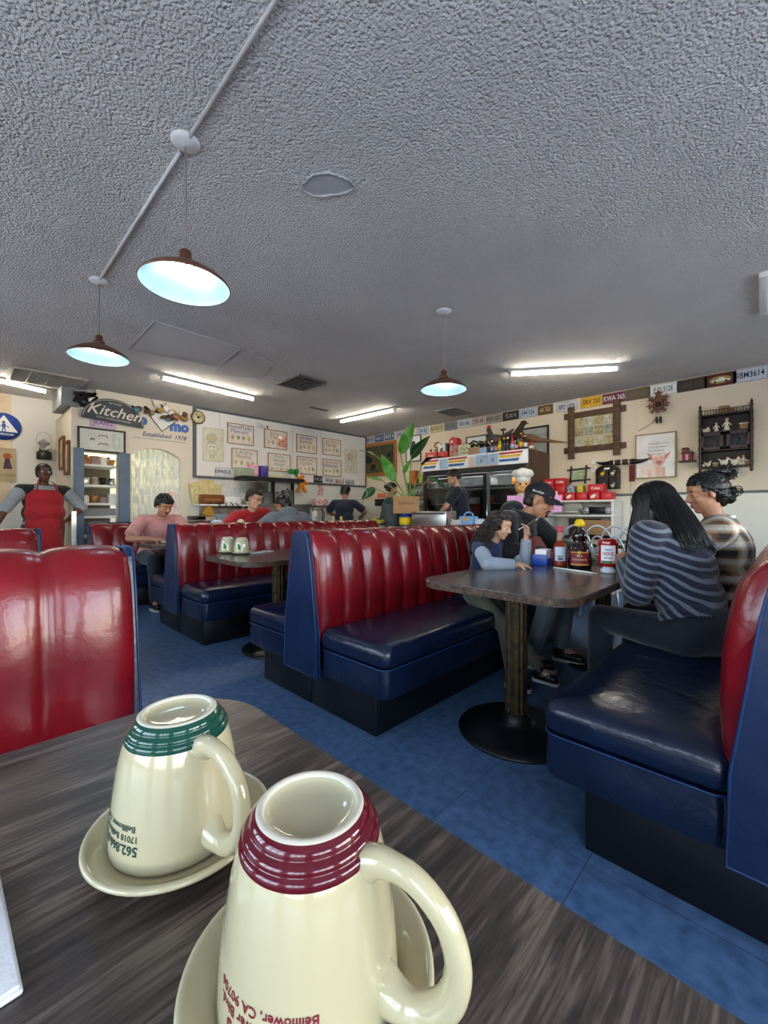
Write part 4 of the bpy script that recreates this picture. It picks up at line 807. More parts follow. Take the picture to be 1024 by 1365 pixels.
for i in range(3):
    a, b = bd[i] + .006, bd[i + 1] - .006; c = (a + b) / 2; z0, z1 = .32, 1.69; t = .045; q = MB()
    q.box((c, -.005, z0 + t / 2), (b - a, .035, t)).box((c, -.005, z1 - t / 2), (b - a, .035, t)).box((a + t / 2, -.005, (z0 + z1) / 2), (t, .035, z1 - z0 - 2 * t)).box((b - t / 2, -.005, (z0 + z1) / 2), (t, .035, z1 - z0 - 2 * t))
    d = q.build('door', M_bk if i != 2 else mat('fridge_grey_frame', '6d7072', .4, .4), o); MB().box((c, -.005, (z0 + z1) / 2), (b - a - 2 * t, .006, z1 - z0 - 2 * t)).build('door_glass', glass, d)
    hx = b - t / 2 if i == 0 else a + t / 2; MB().box((hx, -.045, 1.05), (.018, .03, .32), bev=.006).build('handle', chrome, d)
for z in (.62, .92, 1.22, 1.50): MB().box((0, D / 2 - .02, z), (FL - .12, D - .16, .012)).build('shelf', steel, o)
for s in (-1, 0, 1): MB().box((s * .62, .06, 1.66), (.5, .03, .02)).build('added_interior_glow', mat('added_fridge_glow', 'ffffff', .5, emit='f4f8ff', es=22), o)  # glowing strips added to brighten the inside of the fridge
def fr(x, y, z): return (FXF + y, fc - x, z)
rnd = random.Random(11)
KN = ['white food tub', 'grey plastic bin', 'steel food pan', 'jar of pale sauce', 'pitcher of orange juice']
for zi, z in enumerate((.926, 1.226, 1.506)):
    for k, x in enumerate((-.78, -.55, -.28, 0.02, .28, .48, .66, .8)):
        if zi == 2 and k % 2: continue
        kk = (k * 2 + zi) % 5; hh = rnd.uniform(.10, .2) if zi < 2 else .11
        o2 = thing(['food_tub', 'plastic_bin', 'food_pan', 'sauce_jar', 'juice_pitcher'][kk], '%s on the %s fridge shelf, %s' % (KN[kk], ('lowest seen', 'middle', 'top')[zi], ('at the far left end', 'left of the middle', 'left centre', 'in the centre', 'right of the centre', 'behind the right door', 'towards the right side', 'at the right side')[k]), ['tub', 'bin', 'pan', 'jar', 'pitcher'][kk], fr(x, .22, z), -PI / 2, 'food kept in the fridge')
        if kk in (1, 2): MB().prism([(-.09, 0), (.09, 0), (.10, hh * .7), (-.10, hh * .7)], .24, 'y', -.12).build('container', [grey, steel][kk - 1], o2); MB().box((0, 0, hh * .7 + .006), (.22, .26, .012), bev=.004).build('lid', mat('pale_lid', 'c3cbd2', .4), o2)
        else: MB().lathe([(.055, 0), (.065, .01), (.065, hh * .8), (.05, hh * .92), (.05, hh)], n=20).build('container', [white, grey, steel, mat('pale_sauce', 'd8c9a0', .4), orange][kk], o2); MB().lathe([(.054, hh), (.054, hh + .016)], n=20).build('lid', white, o2)

# things standing on top of the fridge
def ftop(u, x_in=.12):            # a point on the fridge top under image column u
    y = on_x(u, 600, FXF + x_in)[0]; return (FXF + x_in, y, FH + .001)
def simple_box(name, lab, cat, loc, d, m, rz=-PI / 2, txt=None, tm=white, lid=None, group=None):
    o = thing(name, lab, cat, loc, rz, group); MB().box((0, 0, d[2] / 2), d, bev=min(d) * .06).build('box_body', m, o)
    if lid: MB().box((0, 0, d[2] + .006), (d[0] * 1.02, d[1] * 1.02, .014), bev=.003).build('lid', lid, o)
    if txt: MB().text(txt, d[2] * .4, (0, -d[1] / 2 - .001, d[2] * .5), bold=.001, sx=min(1, d[0] * .8 / (d[2] * .24 * len(txt)))).build('print', tm, o)
    return o
o = simple_box('tin_box', 'wide red tin box at the left end of the fridge top', 'tin', ftop(577), (.25, .12, .13), mat('worn_red_tin', 'c2452f', .4, var=.15, vscale=20), txt='Coca')
MB().cyl((-.05, 0, .15), (-.03, 0, .18), .018, n=10).cyl((.06, 0, .15), (.06, 0, .17), .022, n=10).build('dark_knobs', wood_d, o)
simple_box('tin_box', 'red tin with white emblem, under the white letter M figure', 'tin', ftop(593), (.20, .12, .115), red, txt='C')
o = thing('letter_ornament', 'big white letter M block with dark edge sitting on the red tin', 'ornament', (ftop(591)[0], ftop(591)[1], FH + .118), -PI / 2); MB().text('M', .19, (0, -.02, .065), bold=.008, ext=.03).build('letter', white, o); MB().box((.10, 0, .065), (.025, .07, .13)).build('dark_side', black, o)
o = thing('bread_basket', 'small tan ring-shaped figure behind the white letter M', 'ornament', (*ftop(583, .25)[:2], FH), -PI / 2); MB().tube([(.055 * math.cos(a), 0, .27 + .045 * math.sin(a)) for a in [2 * PI * i / 16 for i in range(16)]], .018, 8, closed=True).cyl((0, 0, 0), (0, 0, .23), .03, .015).build('figure', wood_l, o)
o = thing('gum_machine', 'tall red tin shaped like a mailbox beside the cream lunch tin', 'tin', ftop(607), -PI / 2)
MB().box((0, 0, .10), (.15, .12, .20), bev=.01).build('lower_case', mat('worn_cream_red', 'c9b7a4', .5, var=.25, vscale=14, h2='a8443a'), o); MB().prism([(-.08, .2)] + [(.08 * math.cos(a), .27 + .06 * math.sin(a)) for a in [PI - PI * i / 10 for i in range(11)]] + [(.08, .2)], .13, 'y', -.065).build('red_top', red, o); MB().box((-.02, -.07, .255), (.05, .006, .03)).build('white_emblem', white, o)
o = thing('lunch_tin', 'cream lunch tin with a green drawing on the fridge top', 'tin', ftop(621), -PI / 2); MB().prism(rrect(-.12, .12, 0, .19, .035, 5), .09, 'y', -.045).build('tin_body', mat('cream_tin', 'd8d6b4', .4), o)
q = MB(); q.tube([(-.08, -.047, .10), (-.04, -.047, .14), (0, -.047, .09), (.05, -.047, .14), (.08, -.047, .10)], .006, 5).tube([(-.08, -.047, .05), (.08, -.047, .055)], .005, 5); q.build('drawing', mat('olive_paint', '6f7f3c', .6), o); MB().tube(bez((-.06, 0, .19), (-.05, 0, .23), (.05, 0, .23), (.06, 0, .19)), .005, 6).build('handle', black, o)
o = thing('wooden_crate', 'pale wooden crate of dried leaves on the fridge top', 'crate', ftop(634.5), -PI / 2); MB().box((0, 0, .06), (.20, .13, .12)).build('crate', mat('pale_crate_wood', 'b79a78', .6, var=.1, vscale=10), o)
q = MB(); rnd = random.Random(4); [q.ell((rnd.uniform(-.09, .1), rnd.uniform(-.05, .05), .13 + rnd.uniform(0, .09)), (.05, .02, .012), rotm(rnd.uniform(-1, 1), rnd.uniform(-1, 1), rnd.uniform(0, 3)), n=8, k=5) for _ in range(14)]; o2 = q.build('dried_leaves', mat('dried_olive_leaf', '4f4a30', .8), o)
o = thing('bottle_carrier', 'pale blue cardboard carrier of dark bottles on the fridge top', 'bottle carrier', ftop(645.5), -PI / 2); MB().box((0, 0, .05), (.15, .11, .10)).build('carton', skyb, o)
for k in range(4): q = MB(); bottle(q, 'beer', .85, ((-.035, .035)[k % 2], (-.025, .03)[k // 2], .01)); q.build('bottle', mat('dark_brown_glass', '1c1410', .12, coat=.3), o)
M_bg = [mat('black_bottle_glass', '101214', .12, coat=.3), mat('brown_bottle_glass', '3a2012', .12, coat=.3), mat('olive_bottle_glass', '9a9a3a', .2), mat('pink_bottle', 'c8504e', .3), mat('clear_bottle_fill', 'c3cac6', .1)]
BT = [(652, 'beer', 0, .95, 'dark beer bottle left of the rest, next to the blue carrier'), (656, 'beer', 0, 1., 'dark bottle second after the blue carrier'), (661, 'beer', 1, 1.05, 'brown bottle with pale round label left of the olive bottle'), (666.3, 'wine', 2, 1.0, 'tall olive green wine bottle with yellow neck on the fridge'),
      (672, 'beer', 0, 1.1, 'black bottle just right of the olive green one'), (677, 'beer', 0, 1.1, 'black bottle just left of the pink bottle'), (683, 'beer', 3, 1.15, 'pink and red bottle on the fridge top'), (689, 'beer', 0, .95, 'dark bottle with white cap right of the pink bottle'),
      (694.5, 'wine', 1, 1.0, 'tall brown bottle with a gold neck'), (700.5, 'wine', 0, .82, 'dark bottle with large white and pink label near the fridge corner'), (707, 'squat', 3, 1.0, 'pale pink squat bottle with cream cap at the fridge corner'), (713, 'squat', 4, .7, 'small pale bottle last by the fridge side')]
for k, (u, kd, mi, s, lab) in enumerate(BT):
    p = ftop(u, .07 if u < 703 else .16); o = thing('bottle', lab, 'bottle', p if u < 703 else (FXF + .16 + (u - 703) * .012, FY0 + .06, FH + .001), -PI / 2, 'bottles lined up on the fridge'); s *= .8; q = MB(); h, r, zl = bottle(q, kd, s); q.build('glass_body', M_bg[mi], o)
    MB().lathe([(r + .0008, zl * .3), (r + .0008, zl * .8)], n=16).build('paper_label', [paper, skyb, pink, yellow, paper][k % 5] if k not in (4, 5, 0) else mat('dark_label', '3a4450', .6), o); MB().lathe([(.017 * s, h - .02 * s), (.017 * s, h + .008 * s), (.001, h + .009 * s)], n=12).build('cap', [yellow, white, red, black][k % 4], o)
# stuffed birds and the post
o = thing('rooster_figure', 'grey rooster figure with red comb perched above the bottles', 'figure', (FXF + .24, on_x(662, 590, FXF + .24)[0], FH), -PI / 2); o.scale = (1.15, 1.15, 1.15); mfe = mat('grey_feather', '5c5850', .8, var=.3, vscale=30, bump=.004)
MB().lathe([(.06, 0), (.05, .02), (.015, .03), (.012, .16)], n=12).build('stand', wood_d, o); MB().ell((0, 0, .2), (.13, .06, .07), rotm(0, .2)).cap((-.08, 0, .23), (-.11, 0, .33), .05, .03).ell((-.115, 0, .345), (.035, .028, .03)).cap((.1, 0, .22), (.24, 0, .30), .035, .015).cap((.1, 0, .20), (.23, 0, .24), .03, .012).build('body', mfe, o)
MB().ell((-.115, 0, .385), (.035, .008, .025)).ell((-.13, 0, .315), (.012, .01, .022)).build('comb', red, o); MB().cap((-.145, 0, .345), (-.17, 0, .335), .008, .002).build('beak', yellow, o)
o = thing('metal_post', 'thin dark post with a cross top between the two stuffed birds', 'post', (FXF + .25, on_x(671, 590, FXF + .25)[0], FH), -PI / 2); MB().lathe([(.05, 0), (.05, .01), (.012, .02), (.01, .36)], n=12).ell((0, 0, .37), (.05, .02, .02)).build('post_body', mat('gunmetal', '4b4a48', .4, .6), o)
o = thing('pheasant_figure', 'dark brown stuffed bird with its neck raised to the right behind the bottles', 'stuffed bird', (FXF + .24, on_x(684, 590, FXF + .24)[0], FH), -PI / 2); o.scale = (1.12, 1.12, 1.12); mfb = mat('dark_brown_feather', '4a3526', .8, var=.3, vscale=40, bump=.004)
MB().ell((-.05, 0, .20), (.16, .07, .06), rotm(0, -.25)).cap((.04, 0, .22), (.13, 0, .35), .055, .035).ell((.15, 0, .375), (.045, .03, .035)).cap((-.16, 0, .17), (-.3, 0, .12), .03, .01).build('body', mfb, o); MB().cap((.19, 0, .37), (.225, 0, .355), .009, .002).build('beak', black, o); MB().cyl((-.05, .02, 0), (-.05, .02, .16), .01).cyl((.02, -.02, 0), (.01, -.02, .17), .01).build('legs', wood_d, o)
o = thing('long_tailed_bird', 'speckled brown stuffed bird with a long tail pointing right beyond the fridge corner', 'stuffed bird', (FXF + .30, FY0 + .10, FH), -PI / 2); 
MB().ell((0, 0, .19), (.17, .065, .06), rotm(0, .3)).cap((-.13, 0, .24), (-.17, 0, .30), .045, .03).cap((.12, 0, .15), (.52, 0, .07), .035, .006).build('body', mat('speckled_feather', '8a6a4a', .8, var=.35, vscale=60, h2='4c3424', bump=.004), o)
MB().ell((-.18, 0, .33), (.04, .028, .034)).build('head', mat('pheasant_head', '1f2c2a', .5), o); MB().cap((-.215, 0, .325), (-.245, 0, .315), .008, .002).build('beak', yellow, o); MB().lathe([(.10, 0), (.08, .03), (.03, .10), (.02, .14)], n=12).build('driftwood_base', mat('grey_driftwood', '8e8878', .8, bump=.006), o)

# ------------------------------------------------------------------ white shelf with red cartons, right of the fridge
ys0, zs = on_x(766, 662, XW - .2)
o = thing('shelf_unit', 'white two-tier shelf unit between the fridge and the long wall', 'shelf unit', (XW - .21, 2.13, 0), -PI / 2); SW = .96
for z in (.30, 1.04, 1.24): MB().box((0, 0, z), (SW, .38, .025), bev=.003).build('shelf', white, o)
for s in (-1, 1): MB().box((s * (SW / 2 - .03), 0, .63), (.03, .36, 1.24)).build('side_panel', white, o)
MB().box((.0, .12, .7), (.4, .1, .6)).build('dark_back', mat('dull_brown_board', '5a4c44', .8), o)  # plain brown board at the back, below the lower shelf
def shp(x, y, z): return (XW - .21 + y, 2.13 - x, z)
mr = mat('red_carton', 'd0262c', .35)
CT = [(-.40, 0, .155, 'bottom'), (-.25, 0, .14, 'b2'), (-.10, 0, .14, 'b3'), (.06, 0, .14, 'b4'), (.22, 0, .14, 'b5'), (.37, 0, .14, 'b6'), (-.40, 1, .155, 'm1'), (-.24, 1, .15, 'm2'), (-.40, 2, .155, 't1'), (-.24, 2, .15, 't2'), (.22, 1, .2, 'side')]
CL = ['red carton at the left end of the bottom row on the white shelf', 'red carton second in the bottom row on the white shelf', 'red carton third in the bottom row, with a white leaf mark', 'red carton fourth in the bottom row on the white shelf', 'red carton fifth in the bottom row, leaf mark on it', 'red carton at the right end of the bottom row', 'red carton in the second layer at the left', 'red carton in the second layer beside the dark one', 'red carton topmost at the left of the stack', 'red carton topmost at the right of the stack', 'red and white carton lying on the fourth and fifth bottom cartons']
for k, (x, lv, w, _) in enumerate(CT):
    o = thing('soda_carton', CL[k], 'carton', shp(x + (.02 if lv == 1 and k == 10 else 0), -.08, 1.254 + lv * .107), -PI / 2, 'red cartons stacked on the white shelf'); MB().box((0, 0, .052), (w - .006, .18, .104), bev=.003).build('carton_body', mr, o)
    if k in (2, 4, 6): MB().ell((-.01, -.091, .05), (.04, .002, .022), rotm(0, -.6)).build('leaf_mark', white, o)
    elif k in (8, 10, 9): MB().text('Coke' if k != 8 else 'Cola', .05, (0, -.0915, .05), bold=.001).build('lettering', white, o)
    else: MB().tube([(-.04, -.091, .02), (.04, -.091, .085)], .002, 4).tube([(-.02, -.091, .015), (.05, -.091, .07)], .002, 4).build('pale_lines', mat('pale_red_line', 'e88a84', .5), o)
simple_box('tin_box', 'small black and pale tin between the red cartons', 'tin', shp(-.10, -.08, 1.361), (.12, .12, .10), mat('dark_tin', '3c4450', .4, var=.3, vscale=30, h2='b8bcc0'))
simple_box('tin_box', 'yellow and black tin between the red cartons', 'tin', shp(.03, -.08, 1.361), (.08, .12, .10), mat('yellow_tin', 'e2c63a', .4, var=.2, vscale=25))
o = thing('boombox', 'silver and black portable stereo on the lower white shelf', 'stereo', shp(.25, -.1, 1.053), -PI / 2); MB().box((0, 0, .06), (.22, .12, .09), bev=.02).build('stereo_case', black, o)
for s in (-1, 1): MB().ell((s * .14, 0, .06), (.07, .07, .058)).build('speaker', mat('silver_speaker', 'b9bcc0', .35, .5), o)
MB().tube(bez((-.1, 0, .10), (-.06, 0, .15), (.06, 0, .15), (.1, 0, .10)), .008, 6).build('carry_handle', grey, o)
o = thing('high_chair', 'white plastic booster chair standing on the lower shelf behind the stereo', 'booster chair', shp(-.12, 0, 1.053), -PI / 2); MB().prism([(-.10, 0), (.10, 0), (.12, .12), (.08, .165), (-.08, .165), (-.12, .12)], .03, 'y', .06).build('chair_back', china, o); MB().box((0, -.01, .04), (.22, .16, .02), bev=.006).build('chair_seat', china, o)
simple_box('carton', 'open brown cardboard box under the lower white shelf', 'carton', shp(.22, -.05, .78), (.42, .28, .20), brown)
o = thing('storage_box', 'dark stack of stored boxes under the white shelf', 'box', shp(0, 0, .315), -PI / 2); MB().box((0, 0, .22), (.80, .30, .43)).build('boxes', mat('dark_brown_boxes', '4a382e', .8, var=.3, vscale=6), o)

# ------------------------------------------------------------------ counter run and things on it
o = thing('serving_counter', 'long serving counter behind the booths carrying the potted plant', 'counter', (4.25, 3.85, 0))
MB().box((0, 0, .43), (.5, 2.9, .86)).build('counter_body', mat('counter_front', '7a6a5c', .6), o); MB().box((0, 0, .875), (.6, 3.0, .03), bev=.005).build('countertop', mat('counter_top', '9a9288', .4), o)
CX = 4.1
def ct(u, X=4.15): return (X, on_x(u, 700, X)[0], .891)
x, y, _ = ct(541)
o = thing('paint_can', 'yellow and blue can under the cardboard box of the plant', 'can', (x, y, .891)); MB().lathe([(.085, 0), (.085, .175), (.08, .178)], n=28).build('can_body', mat('can_blue', '27408a', .35), o); MB().lathe([(.0862, .03), (.0862, .13)], n=28).build('yellow_band', yellow, o)
o = thing('cardboard_box', 'brown cardboard box standing on the yellow can in front of the plant stems', 'box', (x, y, 1.071), -PI / 4); MB().box((0, 0, .11), (.33, .26, .22)).build('box_body', brown, o); MB().box((0, 0, .222), (.05, .262, .003)).build('tape', mat('tape', 'c8a878', .4), o)
MB().text('BANANA', .05, (.0, -.1315, .13)).build('print', wood_d, o)
xp, yp = ct(530, 4.3)[:2]
o = thing('potted_plant', 'tall bird of paradise plant with broad green leaves on the counter', 'plant', (4.36, ct(546, 4.36)[1], .891)); mpot = mat('grey_planter', '5a5f60', .5)
MB().lathe([(.11, 0), (.14, .20), (.15, .205), (.15, .23), (.13, .225), (.12, .18), (.001, .17)], n=28).build('pot', mpot, o)
ml = mat('banana_leaf_green', '4d9a2e', .4, var=.12, vscale=10, coat=.1); ml2 = mat('dark_leaf_green', '1f4a26', .35, var=.12, vscale=10, coat=.2); mst = mat('plant_stem', '7f9a50', .5)
P0 = Vector(o.location)
def leaf(u0, v0, u1, v1, wd, X0, X1, mm, face, sag=.02):
    """blade from its base to its tip, both measured on planes X0, X1; stem from the pot to the base"""
    y0, z0 = on_x(u0, v0, X0); y1, z1 = on_x(u1, v1, X1); a, b = Vector((X0, y0, z0)) - P0, Vector((X1, y1, z1)) - P0; d = b - a; side = d.cross(Vector(face)).normalized(); nr = side.cross(d).normalized()
    q = MB(); vs = []; n = 14
    for i in range(n + 1):
        t = i / n; w = wd * (math.sin(PI * min(t * 1.02, 1) ** .75) ** .8) + .001; c = a + d * t + nr * (sag * math.sin(PI * t) * 2)
        for k in (-1, -.5, 0, .5, 1): vs.append(c + side * (w * k) + nr * (abs(k) * w * .28 + .006 * math.sin(14 * t + k)))
    fs = [(i * 5 + k, i * 5 + k + 1, (i + 1) * 5 + k + 1, (i + 1) * 5 + k) for i in range(n) for k in range(4)]
    m_ = len(vs); vs2 = [v - nr * .003 for v in vs]; q.add(vs + vs2, fs + [tuple(reversed([m_ + i for i in f])) for f in fs], 0, True); lf = q.build('leaf', mm, o)
    MB().tube([a + d * (i / 8) + nr * (sag * math.sin(PI * i / 8) * 2 + .002) for i in range(9)], [.006 - .0006 * i for i in range(9)], 6).build('midrib', mst, lf)
    MB().tube(bez((random.uniform(-.03, .03), random.uniform(-.03, .03), .17), (random.uniform(-.03, .03), 0, .45), a * .7 + Vector((0, 0, a.z * .1)), a, 10), [.012 - .0006 * i for i in range(11)], 7).build('stem', mst, o)
V = (-.75, -.65, .05)
leaf(534, 606, 552, 563, .085, 4.35, 4.4, ml, V); leaf(548, 610, 574, 581, .065, 4.3, 4.2, ml2, V); leaf(527, 643, 508, 606, .075, 4.25, 4.15, ml, V); leaf(562, 621, 592, 610, .055, 4.3, 4.1, ml2, (-.3, -.2, 1)); leaf(500, 651, 482, 667, .06, 4.2, 4.05, ml2, V); leaf(510, 641, 490, 636, .02, 4.2, 4.1, ml, V); leaf(571, 638, 596, 654, .04, 4.3, 4.2, ml2, (-.4, -.3, .8)); leaf(508, 614, 479, 601, .014, 4.2, 4.1, mat('pale_leaf_tip', 'b9c49a', .5), (-.3, -.3, 1)); leaf(538, 632, 548, 612, .03, 4.3, 4.3, ml, V)
o = thing('bucket', 'dark grey bucket on the counter left of the yellow can', 'bucket', (*ct(523, 4.15)[:2], .891)); MB().lathe([(.10, 0), (.125, .30), (.13, .305), (.118, .30), (.095, .02), (.001, .01)], n=28).build('bucket_body', mpot, o); MB().tube([(.13 * math.cos(a), .0, .30 + .05 * math.sin(a)) for a in [PI * i / 10 for i in range(11)]], .004, 5).build('handle', steel, o)
x, y, _ = ct(578, 4.2); o = thing('steel_case', 'brushed steel case on the counter in front of the navy shirted man', 'steel case', (x, y, .891), -PI / 2); MB().box((0, 0, .105), (.54, .22, .21), bev=.008).build('case_body', steel, o); MB().box((0, -.112, .18), (.5, .006, .02)).build('handle_lip', mat('dark_steel', '6c6c6c', .3, 1.), o)
x, y, _ = ct(625, 4.2); o = thing('lunch_bag', 'light blue lunch bag with an oval patch on the counter', 'bag', (x, y, .891), -PI / 2); MB().prism(rrect(-.095, .095, 0, .15, .03, 5), .12, 'y', -.06).build('bag_body', mat('light_blue_bag', '79a6dc', .6), o); MB().tube(bez((-.06, 0, .15), (-.06, 0, .21), (.06, 0, .21), (.06, 0, .15)), .010, 8).build('handle', mat('light_blue_bag', '79a6dc', .6), o); MB().ell((0, -.062, .115), (.05, .003, .022)).build('patch', mat('bag_patch', 'c3a860', .6), o)
simple_box('napkin_box', 'small pale box on the counter right of the blue lunch bag', 'box', ct(639.5, 4.2), (.07, .1, .12), mat('pale_blue_box', 'c7d4e4', .6)); simple_box('tea_box', 'small multicoloured tea box left of the blue lunch bag', 'box', ct(609, 4.1), (.07, .1, .11), mat('tea_box_paint', 'a87a4a', .6, var=.4, vscale=40, h2='c8d0d8'))
x, y, _ = ct(603, 4.1); o = thing('hot_sauce_bottle', 'little clear bottle on the counter by the tea box', 'bottle', (x, y, .891)); q = MB(); h, r, z_ = bottle(q, 'beer', .55); q.build('glass_body', mat('clear_bottle_fill', 'c3cac6', .1), o); MB().lathe([(.010, h - .004), (.010, h + .01)], n=10).build('cap', red, o)
mb_ = mat('banana_skin', 'e8c83a', .5, var=.15, vscale=14, h2='8fa03a')
for k in range(4):
    x, y, _ = ct(500, 4.12 + .0 * k); o = thing('banana', ['nearest banana of the bunch lying on the counter', 'second banana of the bunch on the counter', 'third banana, behind two others on the counter', 'banana at the back of the bunch on the counter'][k], 'banana', (x + .03 * k, y - .01 * k, .905 + .012 * k), -PI / 4, 'bananas on the counter')
    MB().tube([(.11 * math.sin(t), 0, .05 - .06 * math.cos(t) + .03) for t in [-1.25 + 2.5 * i / 12 for i in range(13)]], [.006 + .014 * math.sin(PI * min(max(i / 12, .03), .97)) ** .6 for i in range(13)], 7).build('fruit', mb_, o); MB().tube([(-.104, 0, .061), (-.118, 0, .085)], .005, 5).build('banana_stem', mat('banana_tip', '6a5c28', .6), o)
# glass rack and shelf of odds behind the plant
yl, zl = on_x(545, 640, XW)
o = thing('glass_shelf', 'wall shelves of stacked clear glasses between the painting and the fridge', 'shelf', (XW - .15, 4.98, 0), -PI / 2)
for z in (1.20, 1.42, 1.62): MB().box((0, 0, z), (.72, .28, .02)).build('shelf', steel, o)
for s in (-1, 1): MB().box((s * .35, 0, 1.3), (.02, .26, .7)).build('upright', steel, o)
n_ = 0
for zi, z in enumerate((1.21, 1.43)):
    for k in range(9):
        for j in range(2):
            o = MB().lathe([(.028, 0), (.034, .10), (.0315, .10), (.026, .008), (.0001, .006)], n=14).build('drinking_glass', mat('frosted_tumbler', 'dfe6e6', .08, alpha=.55, coat=.5), None, (XW - .15 + (-.06, .06)[j], 4.98 + .30 - .075 * k, z))
            tag(o, 'clear tumbler among the stacked glasses on the %s wall shelf left of the fridge' % ('lower', 'upper')[zi], 'glass', 'tumblers on the %s wall shelf' % ('lower', 'upper')[zi])
simple_box('food_carton', 'orange patterned carton on the top shelf behind the plant', 'carton', (XW - .15, 5.26, 1.631), (.16, .12, .26), mat('orange_carton', 'd97a2a', .6, var=.3, vscale=20, h2='8a3a1c'))
simple_box('food_carton', 'brown and white carton on the top shelf beside the fridge', 'carton', (XW - .15, 4.88, 1.631), (.16, .12, .24), mat('brown_white_carton', '6a4a3a', .6, var=.3, vscale=25, h2='d8cfc4'))
simple_box('juice_carton', 'small green and white carton on the top shelf behind the stems', 'carton', (XW - .15, 5.06, 1.631), (.09, .1, .16), mat('lime_carton', 'a8b858', .6))

# ------------------------------------------------------------------ pass-through and back counter on the kitchen wall
o = thing('back_counter', 'low white counter along the back wall cluttered with papers', 'counter', (3.03, YW - .35, 0)); MB().box((0, 0, .47), (.78, .62, .94)).build('counter_body', white, o); MB().box((0, 0, .955), (.80, .66, .03), bev=.004).build('countertop', mat('beige_top', 'c9bfae', .5), o)
o = thing('ledge', 'narrow white ledge on the back wall holding menus and papers', 'ledge', (3.04, YW, 1.20)); MB().box((0, -.15, 0), (.80, .30, .025), bev=.003).build('ledge_board', white, o); MB().prism([(0, 0), (-.22, 0), (0, -.18)], .02, 'x', -.3).prism([(0, 0), (-.22, 0), (0, -.18)], .02, 'x', .3).build('ledge_brackets', grey, o)
def bk(u, dy=.15, z=1.214): return (on_y(u, 670, YW - dy)[0], YW - dy, z)
rnd = random.Random(21)
for i, (u, h, wd, m_, lab) in enumerate(((267, .36, .20, 0, 'tall cream paper with brown print, leftmost on the ledge'), (276, .40, .24, 0, 'cream patterned paper second from the left on the ledge'), (286, .34, .22, 0, 'cream paper tilted behind the brown wooden box'), (296, .38, .22, 1, 'pale paper with yellow note in the middle of the ledge'), (304, .34, .22, 1, 'white papers fanned out on the ledge'), (311, .36, .20, 1, 'white sheet leaning right of the fanned papers'))):
    o = thing('paper_sheet', lab, 'paper', bk(u, .09 - .008 * i), 0, 'papers leaning on the wall ledge'); o.rotation_euler = (-.18, rnd.uniform(-.2, .2), 0); MB().box((0, 0, h / 2), (wd * 1.1, .004, h)).build('sheet', [mat('cream_print', 'e2d5a4', .8, var=.3, vscale=18, h2='b8a468'), mat('white_print', 'e9e8e2', .8, var=.1, vscale=22, h2='b9bac0')][m_], o)
o = thing('wooden_sign_box', 'brown wooden box with curved gold lettering on the ledge', 'box', bk(284, .20)); MB().prism([(-.20, 0), (.22, 0), (.15, .15), (-.20, .15)], .10, 'y', -.05).build('box_body', mat('varnished_brown', '7a4322', .35), o); MB().text('JUANAFERS', .05, (-.02, -.052, .07)).build('lettering', mat('gold_letter', 'c89a50', .5), o)
simple_box('napkin_stack', 'stack of white forms beside the brown box on the ledge', 'papers', bk(308, .2), (.26, .18, .12), paper, 0); simple_box('spice_tin', 'small tin on the right end of the ledge', 'tin', bk(330, .15), (.09, .09, .09), mat('cream_tin', 'd8d6b4', .4), 0)
def bc(u, dy=.3, z=.971): return (on_y(u, 690, YW - dy)[0], YW - dy, z)
o = thing('yellow_folder', 'tilted mustard yellow folder box on the back counter', 'folder', bc(283, .2)); o.rotation_euler = (0, .45, 0); MB().box((0, 0, .12), (.36, .10, .22), bev=.008).build('folder_body', mat('mustard_card', 'c99330', .6), o)
o = thing('domed_lid', 'dark rounded wire basket with a knob on the back counter', 'basket', bc(302, .22)); q = MB()
for k in range(7): a = PI * k / 7; q.tube([(.27 * math.cos(t) * math.cos(a), .12 * math.cos(t) * math.sin(a), .20 + .09 * math.sin(t)) for t in [PI * i / 12 for i in range(13)]], .008, 5)
q.lathe([(.27, .2), (.27, .19)], n=24, sy=.5).build('basket_wires', black, o); MB().ell((0, 0, .30), (.03, .03, .03)).lathe([(.2, 0), (.25, .19)], n=20, sy=.5).build('basket_lining', mat('grey_brown_cloth', '7c6e64', .8, var=.2, vscale=15), o)
for i, (u, d, m_, lab) in enumerate(((262, (.2, .2, .06), wood_d, 'dark box at the left end of the back counter'), (272, (.28, .2, .04), mat('pale_paper_pile', 'ccb9a2', .8), 'loose pile of papers at the left of the back counter'), (294, (.16, .2, .09), mat('blue_grey_box', '8c98a8', .6), 'blue grey box behind the yellow folder'), (314, (.3, .2, .08), mat('pale_grey_box', 'a7b0b8', .6), 'flat grey box on the back counter behind the red shirted man'), (325, (.16, .2, .12), black, 'black box on the back counter behind the red shirted man'))):
    simple_box('storage_box', lab, 'box', bc(u, .45 if i > 1 else .4), d, m_, 0)
